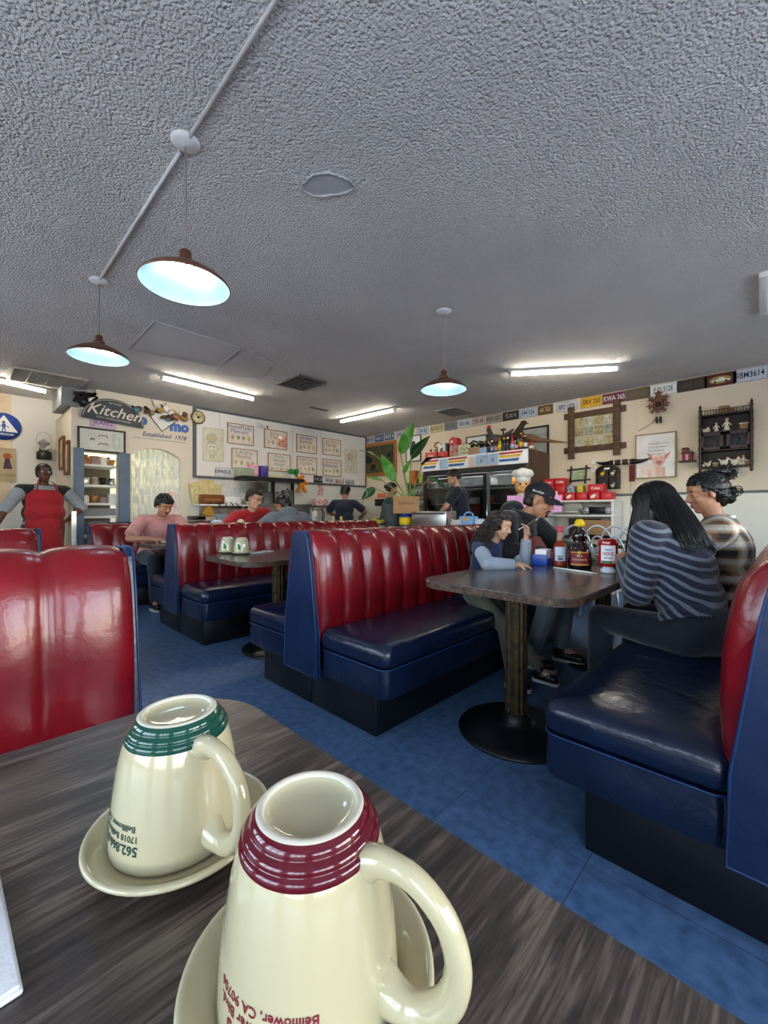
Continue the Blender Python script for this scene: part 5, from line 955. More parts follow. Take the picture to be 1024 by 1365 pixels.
# cooking line
o = thing('kitchen_shelf', 'dark steel shelf over the cooking line under the menu board', 'shelf', (3.90, YW, 1.655)); MB().box((0, -.2, 0), (1.16, .4, .06)).build('shelf_board', mat('dark_hood', '26282a', .4, .4), o); MB().box((.05, -.2, -.25), (.05, .05, .46)).box((.45, -.2, -.25), (.05, .05, .46)).box((-.35, -.2, -.25), (.05, .05, .46)).build('shelf_posts', mat('dark_hood', '26282a', .4, .4), o)
o = thing('cooking_line', 'steel cooking counter with utensils below the dark shelf', 'counter', (3.96, YW - .35, 0)); MB().box((0, 0, .6), (.95, .55, 1.2)).build('counter_body', steel, o); MB().box((0, 0, 1.21), (1.0, .6, .03)).build('countertop', steel, o)
def kl(u, z, dy=.3): return (on_y(u, 660, YW - dy)[0], YW - dy, z)
for u, r, h, m_, nm, lab in ((342, .19, .16, steel, 'stock_pot', 'wide steel pot hanging at the left under the dark shelf'), (356, .10, .2, mat('matte_steel', '8c8e8e', .4, .9), 'steel_canister', 'steel canister at the right of the wide pot'), (369, .08, .16, steel, 'steel_canister', 'steel canister near the middle of the cooking line'), (383, .10, .24, mat('matte_steel', '8c8e8e', .4, .9), 'steel_canister', 'tall steel canister at the right of the cooking line')):
    o = thing(nm, lab, 'pot', kl(u, 1.226, .35) if u > 345 else (kl(u, 1.226, .35)[0], YW - .35, 1.42)); MB().lathe([(r * .95, 0), (r, .01), (r, h), (r * 1.04, h + .005), (r * 1.04, h + .012), (r * .9, h + .014), (.001, h + .02)], n=24).build('pot_body', m_, o); MB().lathe([(.012, h + .018), (.02, h + .04), (.001, h + .045)], n=10).build('knob', black, o)
for u, d, m_, nm, lab in ((326, (.3, .12, .14), mat('green_grey_plate', 'a4ad98', .5), 'tin_box', 'pale green tin at the left end of the dark shelf'), (337, (.16, .1, .2), mat('pink_photo', 'd868a0', .4, var=.3, vscale=20, h2='f0d8e4'), 'photo_card', 'pink photo card standing on the dark shelf'), (351, (.14, .1, .2), mat('purple_card', '4a3a98', .4, var=.2, vscale=20), 'photo_card', 'purple and blue card standing on the dark shelf'), (366, (.3, .12, .05), mat('straw_cream', 'd8cc9c', .7), 'bread_tray', 'flat cream tray on the dark shelf left of the shamrock')):
    simple_box(nm, lab, 'box' if nm == 'tin_box' else 'card' if 'photo' in nm else 'tray', kl(u, 1.688, .2), d, m_, 0)
o = thing('shamrock_plant', 'small green shamrock plant in a white cup on the dark shelf', 'plant', kl(390, 1.688, .22)); MB().lathe([(.035, 0), (.045, .08), (.04, .08), (.001, .06)], n=16).build('cup', china, o)
q = MB(); rnd = random.Random(2); [q.ell((rnd.uniform(-.1, .1), rnd.uniform(-.03, .03), .13 + rnd.uniform(-.04, .06)), (.04, .012, .035), rotm(0, rnd.uniform(-.5, .5)), n=10, k=6) for _ in range(12)]; q.build('leaves', mat('shamrock_green', '2f8a3a', .5), o); MB().cyl((0, 0, .06), (0, 0, .12), .008).build('stem', green, o)
x, z = on_y(403, 645, YW - .1); o = thing('hanging_toy', 'orange stuffed lobster-like toy hanging right of the dark shelf', 'toy', (x, YW - .1, z)); mo = mat('orange_plush', 'f09020', .8, bump=.003)
MB().ell((0, 0, 0), (.06, .04, .09)).ell((0, 0, .12), (.045, .035, .045)).cap((-.04, 0, .05), (-.10, 0, .12), .03, .025).cap((.04, 0, .05), (.11, 0, .0), .03, .025).cap((-.03, 0, -.07), (-.08, 0, -.16), .03, .025).cap((.03, 0, -.07), (.07, 0, -.15), .03, .03).build('plush_body', mo, o); MB().tube([(0, 0, .16), (0, .03, .24)], .003, 4).build('hanging_loop', black, o)
sp = spot_b(423, 431, 644, 661, YW); o, w, h, y = framed(sp, 'notice', 'small red and white notice hanging under the black plate', 'notice', white, .006, .008, mat('notice_red', 'b8504c', .6, var=.4, vscale=30, h2='eadedc'))
o = thing('prep_table', 'wire prep stand with white bins and a red box, right of the cooking line', 'stand', (4.78, YW - .4, 0)); MB().box((0, 0, 1.19), (.62, .5, .025)).build('top', steel, o)
for a in (-.28, .28):
    for b in (-.22, .22): MB().cyl((a, b, 0), (a, b, 1.18), .014).build('leg', steel, o)
simple_box('bread_crate', 'red and white box on the wire prep stand', 'box', (4.78, YW - .45, 1.203), (.24, .2, .14), mat('red_white_box', 'c05048', .6, var=.3, vscale=20, h2='e8e0dc'), 0)
o = thing('hose', 'coiled grey hose under the prep stand', 'hose', (4.72, YW - .55, .9)); MB().tube([(.10 * math.cos(a), 0, .12 + .12 * math.sin(a)) for a in [2 * PI * i / 24 for i in range(24)]], .012, 7, closed=True).build('hose', grey, o)
simple_box('soap_bottle', 'tall white bottle with blue label beside the prep stand', 'bottle', (4.30, YW - .95, .885), (.08, .06, .22), white, 0, txt='o', tm=blue)
o = thing('low_bench', 'low grey work bench in front of the cooking line', 'bench', (4.25, YW - .95, 0)); MB().box((0, 0, .44), (.5, .4, .88)).build('bench_body', grey, o)
o = thing('coffee_machine', 'black coffee machine on a stand right of the cook in navy', 'coffee machine', (6.05, 5.75, 0), -PI / 2); MB().box((0, 0, .46), (.9, .5, .92)).build('stand', mat('dark_stand', '3c3a3a', .5), o); MB().box((-.1, 0, 1.28), (.30, .30, .14), bev=.01).box((-.1, .09, 1.09), (.28, .10, .32)).box((-.1, 0, .94), (.3, .3, .04), bev=.008).build('machine_body', black, o); MB().lathe([(.05, .96), (.07, .98), (.07, 1.04), (.045, 1.08), (.05, 1.10)], (-.1, -.05, 0), 18).build('glass_jug', mat('dark_coffee', '2a1810', .1), o); MB().box((.25, 0, 1.08), (.22, .26, .30), bev=.01).build('grinder', mat('machine_grey', '55575a', .4), o)
simple_box('tip_note', 'small orange red sign by the coffee machine', 'sign', (6.1, 6.0, 1.38), (.22, .02, .09), mat('orange_red_card', 'e0785a', .6))

# shelves in the blue framed opening
M_sb = greyblue
o = thing('blue_door_frame', 'slate blue frame around the shelf opening in the kitchen wall', 'door frame', ((XS0 + XS1) / 2, YW, 0)); hw = (XS1 - XS0) / 2
MB().box((-hw - .045, -.02, .97), (.11, .05, 1.94)).build('left_jamb', M_sb, o); MB().box((hw + .06, -.02, .96), (.13, .05, 1.92)).build('right_jamb', M_sb, o)
o = thing('storage_shelves', 'white steel shelving full of pans and jars inside the blue frame', 'shelving', ((XS0 + XS1) / 2, YW + .3, 0))
for z in (.4, .75, 1.02, 1.20, 1.45, 1.73): MB().box((0, -.02, z), (hw * 2 - .01, .42, .03)).build('shelf', white, o)
for s in (-1, 1): MB().box((s * (hw - .012), -.24, .95), (.022, .022, 1.9)).build('upright', steel, o)
MB().box((0, .20, .95), (hw * 2, .02, 1.9)).build('back_panel', mat('shelf_back_grey', '6a6258', .7), o); MB().box((0, -.24, 1.09), (hw * 2 - .06, .02, .1)).build('grey_drawer', grey, o)
rnd = random.Random(8); NM = [('food_tub', 'tub'), ('mixing_bowl', 'bowl'), ('storage_jar', 'jar'), ('cereal_box', 'box')]; hm = [white, steel, mat('amber_jar', 'b07a3c', .2), mat('clutter_tan', 'cdb795', .6, var=.3, vscale=15), mat('pink_tub', 'a88a84', .5), black]
for zi, z in enumerate((1.216, 1.466, 1.746)):
    for k in range(4):
        t_ = (k + zi * 3) % 4; c_ = hm[(k * 2 + zi) % 6]; x = XS0 + .06 + .105 * k; lab = ('white', 'steel', 'amber', 'tan', 'dull pink', 'black')[(k * 2 + zi) % 6] + ' ' + ('tub', 'bowl', 'jar', 'box')[t_] + ' on the ' + ('third', 'second', 'top')[zi] + ' shelf inside the blue frame, ' + ('first from the left', 'second from the left', 'third from the left', 'at the right')[k]
        o = thing(NM[t_][0], lab, NM[t_][1], (x, YW + .18, z), 0, 'things on the storage shelves'); hh = rnd.uniform(.09, .15)
        if t_ == 3: MB().box((0, 0, hh / 2), (.09, .14, hh), bev=.004).build('body', c_, o)
        elif t_ == 1: MB().lathe([(.025, 0), (.05, hh * .7), (.047, hh * .7), (.001, .01)], n=20).build('body', c_, o)
        else: MB().lathe([(.042, 0), (.047, .01), (.047, hh * .8), (.035, hh * .9)], n=20).build('body', c_, o); MB().lathe([(.038, hh * .88), (.038, hh), (.001, hh)], n=20).build('lid', black if t_ else white, o)
# curtain in the arch
def curtain():
    m = mat('lace_curtain', 'd8e0e2', .8); nt, N, L, b = nodes_of(m); tc = N.new('ShaderNodeTexCoord'); mp = N.new('ShaderNodeMapping'); mp.inputs['Scale'].default_value = (26, 1, 5); L.new(tc.outputs['Object'], mp.inputs['Vector'])
    vz = N.new('ShaderNodeTexNoise'); vz.inputs['Scale'].default_value = 1.5; vz.inputs['Detail'].default_value = 3; L.new(mp.outputs['Vector'], vz.inputs['Vector'])
    r = N.new('ShaderNodeValToRGB'); r.color_ramp.elements[0].position = .42; r.color_ramp.elements[0].color = (.6, .6, .6, 1); r.color_ramp.elements[1].position = .56; r.color_ramp.elements[1].color = (.92, .92, .92, 1); L.new(vz.outputs['Fac'], r.inputs['Fac']); L.new(r.outputs['Color'], b.inputs['Alpha']); return m
q = MB(); n = 90; vs = []; W0 = XA1 - XA0 + .02
for i in range(n + 1):
    t = i / n
    for z in (.02, .7, 1.4, 2.05): vs.append((-W0 / 2 + W0 * t, .025 * math.sin(t * 62) + .008 * math.sin(t * 23 + z), z))
q.add(vs, [(i * 4 + k, (i + 1) * 4 + k, (i + 1) * 4 + k + 1, i * 4 + k + 1) for i in range(n) for k in range(3)], 0, True)
o = thing('door_curtain', 'pale sheer curtain strips hanging in the arched doorway', 'curtain', ((XA0 + XA1) / 2, YW + .13, 0)); q.build('curtain_cloth', curtain(), o); MB().cyl((-W0 / 2, 0, 2.06), (W0 / 2, 0, 2.06), .01).build('curtain_rod', steel, o)
simple_box('red_bin', 'red and pink container seen through the right side of the curtain', 'container', (2.9, 8.3, 0), (.3, .4, 1.45), mat('orange_red_bin', 'd8603c', .6), 0); simple_box('steel_cabinet', 'pale cabinet seen through the curtain in the back room', 'cabinet', (1.7, 8.4, 0), (.7, .5, 1.3), mat('pale_cabinet', 'cfd6d8', .5), 0)
o = thing('kitchen_light', 'lit ceiling light of the back room seen through the curtain', 'ceiling light', (2.2, 8.2, CEIL)); MB().box((0, 0, -.03), (.9, .3, .05), bev=.01).build('housing', white, o); MB().box((0, 0, -.058), (.84, .26, .008)).build('diffuser', mat('lit_diffuser', 'ffffff', .5, emit='fff6dc', es=9), o)
# door gauge strip and ladder-like rack by the blue frame
o = thing('metal_rail_post', 'slim steel measuring post at the left of the shelf opening', 'post', (1.06, YW - .32, 0)); MB().box((0, 0, .55), (.05, .02, 1.1)).build('post', steel, o); MB().box((0, 0, .01), (.14, .14, .02)).build('foot', steel, o)
o = thing('wicker_urn', 'tan wicker urn on a stand beside the woman in the apron', 'urn', (.92, YR - .35, 0)); MB().lathe([(.16, 0), (.16, .02), (.03, .04), (.03, 1.15), (.13, 1.17), (.13, 1.19)], n=20).build('stand', wood_d, o); MB().lathe([(.10, 1.19), (.14, 1.25), (.15, 1.42), (.13, 1.46), (.14, 1.48), (.12, 1.48), (.001, 1.44)], n=24).build('urn', mat('tan_wicker', '9c8560', .7, var=.2, vscale=50), o)
o = thing('toy_duck', 'small yellow toy duck sitting at the shoulder height of the apron woman', 'toy', (.80, YR - .62, 1.285)); MB().ell((0, 0, .05), (.06, .05, .04)).ell((-.03, 0, .11), (.035, .033, .035)).build('duck_body', yellow, o); MB().cap((-.06, 0, .105), (-.085, 0, .10), .012, .006).build('beak', orange, o)
o = thing('plant_stand', 'slim stand under the toy duck', 'stand', (.80, YR - .62, 0)); MB().lathe([(.13, 0), (.13, .02), (.02, .03), (.02, 1.26), (.09, 1.27), (.09, 1.284)], n=20).build('stand_body', wood_m, o)

# ------------------------------------------------------------------ chrome chairs and table beyond the right booth table
def chrome_chair(x, y, rz, lab, chrome=mat('bright_chair_tube', 'dcdde0', .3, .6)):
    o = thing('chrome_chair', lab, 'chair', (x, y, 0), rz, 'chrome looped-back chairs beyond the booth table')
    MB().tube(bez((-.19, 0, .45), (-.19, .04, 1.12), (.19, .04, 1.12), (.19, 0, .45), 18), .012, 8).build('back_hoop', chrome, o); MB().tube(bez((-.11, .01, .45), (-.11, .04, .98), (.11, .04, .98), (.11, .01, .45), 18), .009, 8).build('inner_hoop', chrome, o)
    MB().lathe([(.19, .43), (.2, .44), (.2, .47), (.17, .49), (.001, .495)], (0, -.19, 0), 28).build('seat', mat('white_vinyl_seat', 'd8d6d0', .35), o)
    for a in (-.15, .15):
        for b in (-.33, -.04): MB().cyl((a, b, .43), (a * 1.25, b + (.03 if b > -.1 else -.04), 0), .011).build('leg', chrome, o)
for k, u in enumerate((768, 798, 821, 846)):
    y, z = on_x(u, 710, 4.55); chrome_chair(4.55, y, PI / 2 + .0, ['chrome chair with looped back, seen just right of the man in the cap', 'chrome looped-back chair right behind the syrup bottle', 'chrome looped-back chair between the syrup and the ketchup', 'chrome looped-back chair behind the pale drink, nearest the striped sweater'][k])
table('small pale-topped dining table behind the chrome chairs by the long wall', 4.75, 5.5, .3, 2.0, (5.1,), r=.05, tm=mat('pale_laminate', 'c9c4b8', .35))
y, z = on_x(838, 700, 5.1); o = thing('eyeglass_case', 'small dark and white object on the table by the wall', 'glasses case', (5.1, y, .751)); MB().box((0, 0, .02), (.07, .16, .04), bev=.012).build('case_body', mat('machine_grey', '55575a', .4), o); MB().box((0, 0, .036), (.066, .15, .014), bev=.005).build('lid', white, o)
# cook figurine on the post by the fridge
y, z = on_x(697, 650, 5.3); o = thing('cook_statue', 'smiling cook head statue in a white hat in front of the fridge', 'statue', (5.3, y, .18), -PI / 2 + .5)
MB().box((0, 0, -.09), (.4, .4, .18)).build('plinth', black, o); MB().lathe([(.17, 0), (.17, .03), (.10, .06), (.09, .85), (.15, .95), (.16, 1.05), (.07, 1.15), (.05, 1.18)], n=24).build('statue_body', mat('statue_white', 'dcd8cc', .5), o); MB().ell((0, -.01, 1.25), (.10, .10, .115)).ell((0, -.11, 1.24), (.022, .025, .02)).ell((-.05, -.085, 1.22), (.028, .02, .022)).ell((.05, -.085, 1.22), (.028, .02, .022)).build('head', mat('statue_skin', 'dca96a', .5), o)
q = MB(); [q.ell((.07 * math.cos(a), .07 * math.sin(a), 1.42), (.07, .07, .06)) for a in [2 * PI * i / 6 for i in range(6)]]; q.ell((0, 0, 1.44), (.08, .08, .06)).lathe([(.095, 1.31), (.10, 1.38)], n=20); q.build('cook_hat', white, o)
MB().ell((-.035, -.095, 1.275), (.014, .01, .018)).ell((.035, -.095, 1.275), (.014, .01, .018)).build('eyes', black, o); MB().tube([(-.05, -.09, 1.19), (-.02, -.108, 1.175), (.02, -.108, 1.175), (.05, -.09, 1.19)], .006, 6).build('smile', mat('smile_red', 'a03028', .5), o)
o = thing('pink_sign', 'pink paper sign on a stand behind the man in the black cap', 'sign', (4.9, on_x(712, 668, 4.9)[0], .0), -PI / 4 - .3); MB().box((0, 0, .5), (.03, .03, 1.0)).build('stand', wood_d, o); MB().box((0, -.02, 1.19), (.62, .008, .20)).build('sheet', pink, o); MB().box((0, 0, .01), (.3, .3, .02)).build('foot', wood_d, o)
# ------------------------------------------------------------------ mugs and saucers
M_mug = mat('cream_ceramic_glaze', 'b3ab8c', .12, var=.02, coat=.6); M_band_g = mat('green_glaze', '114439', .12, coat=.5, var=.1); M_band_r = mat('maroon_glaze', '560d1e', .12, coat=.5, var=.12)
M_foot = mat('unglazed_foot_ring', 'c9c3b4', .45, bump=.0004, bscale=300)
MP = [(.0500, .020), (.0560, .0), (.0612, .0), (.0622, .0025), (.0622, .010), (.0615, .025), (.0598, .045), (.0572, .065), (.0540, .085), (.0508, .098), (.0488, .1035)]
def mr(z):
    for (a, b), (c, d) in zip(MP[3:], MP[4:]):
        if b <= z <= d: return a + (c - a) * (z - b) / (d - b)
    return .048
def mug(lab, x, y, z, th, band, ink_m=None, th_text=0, lines=(), group=None):
    o = thing('coffee_mug', lab, 'mug', (x, y, z), 0, group)
    inner = [(.0001, .108), (.030, .107), (.044, .098), (.051, .07), (.055, .03), (.056, .001)]
    MB().lathe(spl2([(a, b) for a, b in inner] + [(.0575, -.0005)] + MP[3:], 2), n=64, open_=True).build('mug_body', M_mug, o)
    bd = [(.0488, .1035), (.0492, .1055), (.0488, .1085), (.0466, .1102), (.0462, .1112), (.0462, .1135), (.0438, .1158), (.0420, .1168), (.0418, .1185), (.0410, .1210), (.0378, .1240)]
    MB().lathe(spl2(bd, 2), n=64, open_=True).build('coloured_band', band, o)
    MB().lathe([(.0378, .1240), (.0366, .1251), (.0345, .1254), (.0328, .1246), (.0320, .1228)], n=64, open_=True).build('foot_ring', M_foot, o)
    MB().lathe(spl2([(.0320, .1228), (.029, .1200), (.020, .1175), (.0001, .1165)], 3), n=48, open_=True).build('base_hollow', M_mug, o)
    c, s = math.cos(th), math.sin(th); pts = []
    for p in spline([(.046, .100, 0), (.058, .1045, 0), (.080, .102, 0), (.100, .086, 0), (.1085, .062, 0), (.103, .038, 0), (.086, .0225, 0), (.068, .021, 0), (.054, .026, 0)], 5): pts.append((c * p.x, s * p.x, p.y))
    n = len(pts); rr = [.0078 + .004 * max(0, 1 - i / (n * .18)) + .004 * max(0, 1 - (n - 1 - i) / (n * .18)) for i in range(n)]
    MB().tube(pts, rr, 16, flat=1.25).build('handle', M_mug, o)
    for i, (tx, size, zc, bold, da) in enumerate(lines):
        def wp(p, zc=zc, da=da):
            zz = zc - p.z; r = mr(zz) + .0004 - p.y * .3; a = th_text + da - p.x / mr(zc); return Vector((r * math.cos(a), r * math.sin(a), zz))
        MB().text(tx, size, align='LEFT', bold=bold, ext=.0002, warp=wp).build('printed_text', ink_m, o)
    return o
def spl2(p, n): return [(max(q.x, .0001), q.y) for q in spline([(a, b, 0) for a, b in p], n)]
def saucer(lab, x, y, z, r=.088, group=None):
    k = r / .088; pr = [(.046, .0), (.050, .0012), (.060, .004), (.076, .0105), (.086, .0165), (.0878, .019), (.0872, .0212), (.0850, .0222), (.0820, .0212), (.072, .0145), (.060, .0088), (.052, .0072), (.0001, .0070)]
    o = MB().lathe([(a * k if a > .001 else .0001, b) for a, b in pr], n=72).build('saucer', M_mug, None, (x, y, z)); return tag(o, lab, 'saucer', group)
g1 = mat('green_print_ink', '1f3a34', .5, var=0); r1 = mat('maroon_print_ink', '6d1026', .5, var=0)
A1, A2 = (.165, .462), (.178, .246)
saucer('cream saucer under the green-banded mug', A1[0] + .002, A1[1] - .006, .7505); saucer('cream saucer under the nearest, maroon-banded mug', *A2, .7505)
T = [('562.866.0333', .0118, .0245, .00025, 0), ('17018 Bellflower Blvd.', .0078, .0345, .0001, .0), ('Bellflower, CA 90706', .0078, .0430, .0001, -.05)]
mug('cream mug with a green band standing upside down, left of the nearest mug', *A1, .758, math.radians(-81), M_band_g, g1, math.radians(-142), T)
mug('nearest cream mug with a maroon band, upside down at the bottom of the picture', *A2, .758, math.radians(-73), M_band_r, r1, math.radians(-118), [(t, s * 1.05, z - .002, b, a) for t, s, z, b, a in T])
o = thing('paper_napkin', 'folded white paper napkin at the left edge of the foreground table', 'napkin', (-.06, .46, .7505), .03); mnap = mat('white_napkin', 'e3e6ee', .9, bump=.0008, bscale=250)
MB().box((0, 0, .002), (.185, .15, .004), bev=.0015).build('lower_fold', mnap, o); MB().box((-.001, .0, .006), (.184, .149, .004), bev=.0015).build('upper_fold', mnap, o)
# far mugs
for u, v, lb in ((301, 738.5, 'left'), (320, 740, 'right')):
    x, y = on_z(u, v, .75); x += .03; y += .03; saucer('cream saucer under the %s one of the two far upturned mugs' % lb, x, y, .7505, .08)
    o = mug('%s of the two far upturned mugs on the middle table' % lb, x, y, .758, math.radians(60), M_mug)
    MB().ell((-.042, -.040, .05), (.012, .012, .020)).ell((-.046, -.036, .07), (.006, .006, .010)).build('green_emblem', mat('emblem_green', '4d7f4c', .5), o)
x, y = on_z(345, 737, .75); o = thing('cutlery_napkin', 'cutlery lying on a napkin beside the two far upturned mugs', 'napkin', (x, y, .751), .3); MB().box((0, 0, .003), (.26, .10, .005), bev=.002).build('napkin', mnap, o)
MB().box((-.02, .01, .009), (.20, .010, .003), bev=.001).build('knife', chrome, o); MB().box((-.02, -.015, .009), (.13, .008, .003)).box((.07, -.015, .009), (.05, .022, .003), bev=.001).build('fork', chrome, o)

# ------------------------------------------------------------------ things on the right-hand table
x, y = 2.70, 1.06; o = thing('hot_sauce_bottle', 'tall red hot sauce bottle with a pale label and pink cap', 'bottle', (x, y, .7505)); o.scale = (1.25, 1.25, 1.04); m_s = mat('chili_sauce', '8a2f14', .1, coat=.5)
MB().lathe(spl2([(.030, 0), (.034, .006), (.034, .10), (.030, .125), (.017, .15)], 3), n=28).build('filled_glass', m_s, o); MB().lathe([(.017, .15), (.014, .17), (.013, .215)], n=20).build('glass_neck', mat('pale_bottle_neck', 'c9a08c', .08, alpha=.75, coat=.5), o)
MB().lathe([(.016, .205), (.017, .21), (.016, .24), (.001, .242)], n=20).build('cap', mat('pink_red_cap', 'c84858', .4), o)
lb = MB(); a0 = math.radians(-170)
def wrap(q, r, z0, z1, a, b, mi=0, n=14):
    vs = [(r * math.cos(a + (b - a) * i / n), r * math.sin(a + (b - a) * i / n), z) for i in range(n + 1) for z in (z0, z1)]
    q.add(vs, [(2 * i, 2 * i + 2, 2 * i + 3, 2 * i + 1) for i in range(n)], mi, True)
wrap(lb, .0348, .03, .115, math.radians(-200), math.radians(-110)); wrap(lb, .0352, .035, .05, math.radians(-175), math.radians(-135), 1); wrap(lb, .0352, .055, .062, math.radians(-175), math.radians(-135), 1); lb.build('label', [mat('pale_blue_label', 'c5d2e4', .6), mat('grey_label_print', '4f5a68', .6)], o)
x, y = 2.66, .925; o = thing('syrup_bottle', 'dark waisted syrup bottle with a maroon label and yellow cap', 'bottle', (x, y, .7505), math.radians(109)); o.scale = (1.22, 1.22, 1.06); ms = mat('dark_syrup', '1c0b0a', .08, coat=.6)
MB().lathe(spl2([(.048, 0), (.054, .008), (.055, .06), (.050, .10), (.034, .14), (.030, .155), (.034, .175), (.032, .195), (.022, .215), (.018, .235)], 3), n=32, sy=.75).build('bottle_body', ms, o)
MB().lathe([(.021, .238), (.024, .242), (.024, .262), (.018, .27), (.016, .278), (.001, .28)], n=24).build('cap', yellow, o); MB().tube(bez((0, .02, .15), (0, .07, .16), (0, .07, .215), (0, .02, .222)), .007, 8).build('side_handle', ms, o)
q = MB(); wrap(q, .0562, .02, .098, math.radians(42), math.radians(138)); wrap(q, .0567, .02, .026, math.radians(46), math.radians(134), 1); wrap(q, .0567, .090, .094, math.radians(46), math.radians(134), 1)
for t_, s_, zc, mi in (('Mrs', .020, .072, 2), ('Butterworth', .017, .052, 2)):
    q.text(t_, s_, mi=mi, bold=.0006, sx=.8, warp=lambda p, zc=zc: Vector((.0572 * math.cos(math.radians(90) + p.x / .056), .0572 * math.sin(math.radians(90) + p.x / .056), zc + p.z)))
q.ell((.0, .056, .09), (.010, .010, .010), mi=1); lb_ = q.build('label', [mat('maroon_label', '7a1a22', .5), mat('gold_label', 'd8a83a', .5), mat('cream_label_letters', 'ead8b8', .6)], o); lb_.scale = (1, .76, 1)
lb_.scale = (1.0, .78, 1)
x, y = 2.555, .735; o = thing('ketchup_bottle', 'squeeze bottle of ketchup standing on its white cap', 'bottle', (x, y, .7505), math.radians(106))
MB().lathe([(.034, 0), (.040, .004), (.040, .020), (.030, .026), (.028, .034)], n=32).build('cap', mat('soft_white_cap', 'cfd2da', .4), o)
MB().lathe(spl2([(.030, .032), (.044, .045), (.050, .07), (.050, .10), (.047, .13), (.050, .16), (.046, .182), (.030, .190), (.0001, .191)], 3), n=36, sy=.72).build('bottle_body', mat('ketchup_red', '9c1216', .15, coat=.5), o)
q = MB(); wrap(q, .0512, .055, .155, math.radians(46), math.radians(134)); wrap(q, .0517, .055, .070, math.radians(50), math.radians(130), 1)
for t_, s_, zc, mi in (('HEINZ', .026, .108, 2), ('TOMATO', .012, .130, 3), ('KETCHUP', .012, .085, 2)): q.text(t_, s_, mi=mi, bold=.0005, sx=.75, warp=lambda p, zc=zc: Vector((.0522 * math.cos(math.radians(90) + p.x / .051), .0522 * math.sin(math.radians(90) + p.x / .051), zc + p.z)))
lb_ = q.build('label', [mat('label_white', 'e8e8ee', .5), mat('label_green', '3c6e48', .5), mat('label_red', 'b8303a', .5), mat('label_blue', '5878a8', .5)], o); lb_.scale = (1, .76, 1)
x, y = 2.68, 1.16; o = thing('sugar_caddy', 'blue plastic caddy of sugar packets behind the hot sauce bottle', 'caddy', (x, y, .7505), .15); mbc = mat('caddy_blue', '2448a8', .35)
q = MB(); q.box((0, 0, .005), (.17, .09, .01), bev=.003).box((-.083, 0, .035), (.006, .09, .07), bev=.002).box((.083, 0, .035), (.006, .09, .07), bev=.002).box((0, .043, .03), (.17, .006, .06), bev=.002).box((0, -.043, .022), (.17, .006, .044), bev=.002).build('caddy_body', mbc, o)
for k, (xx, m_) in enumerate(((-.055, paper), (-.035, mat('packet_pink', 'd8a0a8', .7)), (-.015, paper), (.01, mat('packet_blue', 'a8b8d8', .7)), (.035, paper), (.058, mat('packet_pink', 'd8a0a8', .7)))): MB().box((xx, 0, .055), (.013, .07, .085), rotm(0, .12)).build('sugar_packets', m_, o)
o = thing('folded_menu', 'dark red folded menu leaning tent-like behind the hot sauce bottle', 'menu', (2.75, 1.27, .7505), .1); mm = mat('maroon_menu', '7c1420', .35)
MB().box((0, -.055, .085), (.30, .006, .19), rotm(-.55), bev=.002).build('front_cover', mm, o); MB().box((0, .05, .085), (.30, .006, .19), rotm(.5), bev=.002).build('back_cover', mm, o)
a, b = on_z(738, 757, .755), on_z(795, 765, .755); c_ = ((a[0] + b[0]) / 2, (a[1] + b[1]) / 2); o = thing('wrapped_straw', 'white paper-wrapped straw lying in front of the bottles', 'straw', (c_[0], c_[1], .7555), math.atan2(b[1] - a[1], b[0] - a[0])); L_ = math.hypot(b[0] - a[0], b[1] - a[1]); MB().cyl((-L_ / 2, 0, 0), (L_ * .42, 0, 0), .0045).build('straw', paper, o); MB().box((L_ * .46, 0, 0), (L_ * .1, .012, .002)).build('torn_wrapper', paper, o)
x, y = on_z(685, 749, .755); o = thing('crumpled_napkin', 'crumpled white napkin on the table in front of the girl', 'napkin', (x, y, .752), -.7); q = MB(); n = 18; m_ = 7; vs = []
for i in range(n + 1):
    for j in range(m_ + 1):
        px_, py_ = (i / n - .5) * .34, (j / m_ - .5) * (.07 + .04 * math.sin(i)); vs.append((px_, py_, .006 + .016 * abs(noise.noise(Vector((px_ * 22, py_ * 30, 1.3)))) * (1.5 if i < 7 else .8)))
q.add(vs, [(i * (m_ + 1) + j, (i + 1) * (m_ + 1) + j, (i + 1) * (m_ + 1) + j + 1, i * (m_ + 1) + j + 1) for i in range(n) for j in range(m_)], 0, True); nb = q.build('napkin_sheet', mnap, o); sm_ = nb.modifiers.new('s', 'SOLIDIFY'); sm_.thickness = .002
o = thing('table_knife', 'steel table knife on the crumpled napkin', 'knife', (x + .13, y - .02, .772), -.75); MB().box((-.05, 0, 0), (.10, .011, .006), bev=.002).build('knife_handle', chrome, o); MB().box((.05, 0, 0), (.11, .014, .002)).build('blade', chrome, o)
def dinner_plate(lab, x, y, r, m, food=True, seed=1, z=.7505):
    o = thing('dinner_plate', lab, 'plate', (x, y, z), 0); MB().lathe([(r * .6, 0), (r * .95, .012), (r, .018), (r * .97, .020), (r * .62, .007), (.0001, .006)], n=40).build('dish', m, o)
    if food:
        rn = random.Random(seed); fm = [mat('hash_brown', 'b9742c', .6, var=.3, vscale=50, bump=.003), mat('egg_white', 'eadfca', .5), mat('bacon_brown', '7a3a22', .5)]; q = MB()
        for i in range(16): a_ = rn.uniform(0, 6.3); d_ = rn.uniform(0, r * .55); q.ell((d_ * math.cos(a_), d_ * math.sin(a_), .016 + rn.uniform(0, .014)), (rn.uniform(.014, .03), rn.uniform(.012, .025), rn.uniform(.006, .012)), rotm(rn.uniform(-.4, .4), rn.uniform(-.4, .4)), rn.randrange(3), 10, 6)
        q.build('food', fm, o)
    return o
m_dp = mat('dark_platter', '2a2a2c', .3)
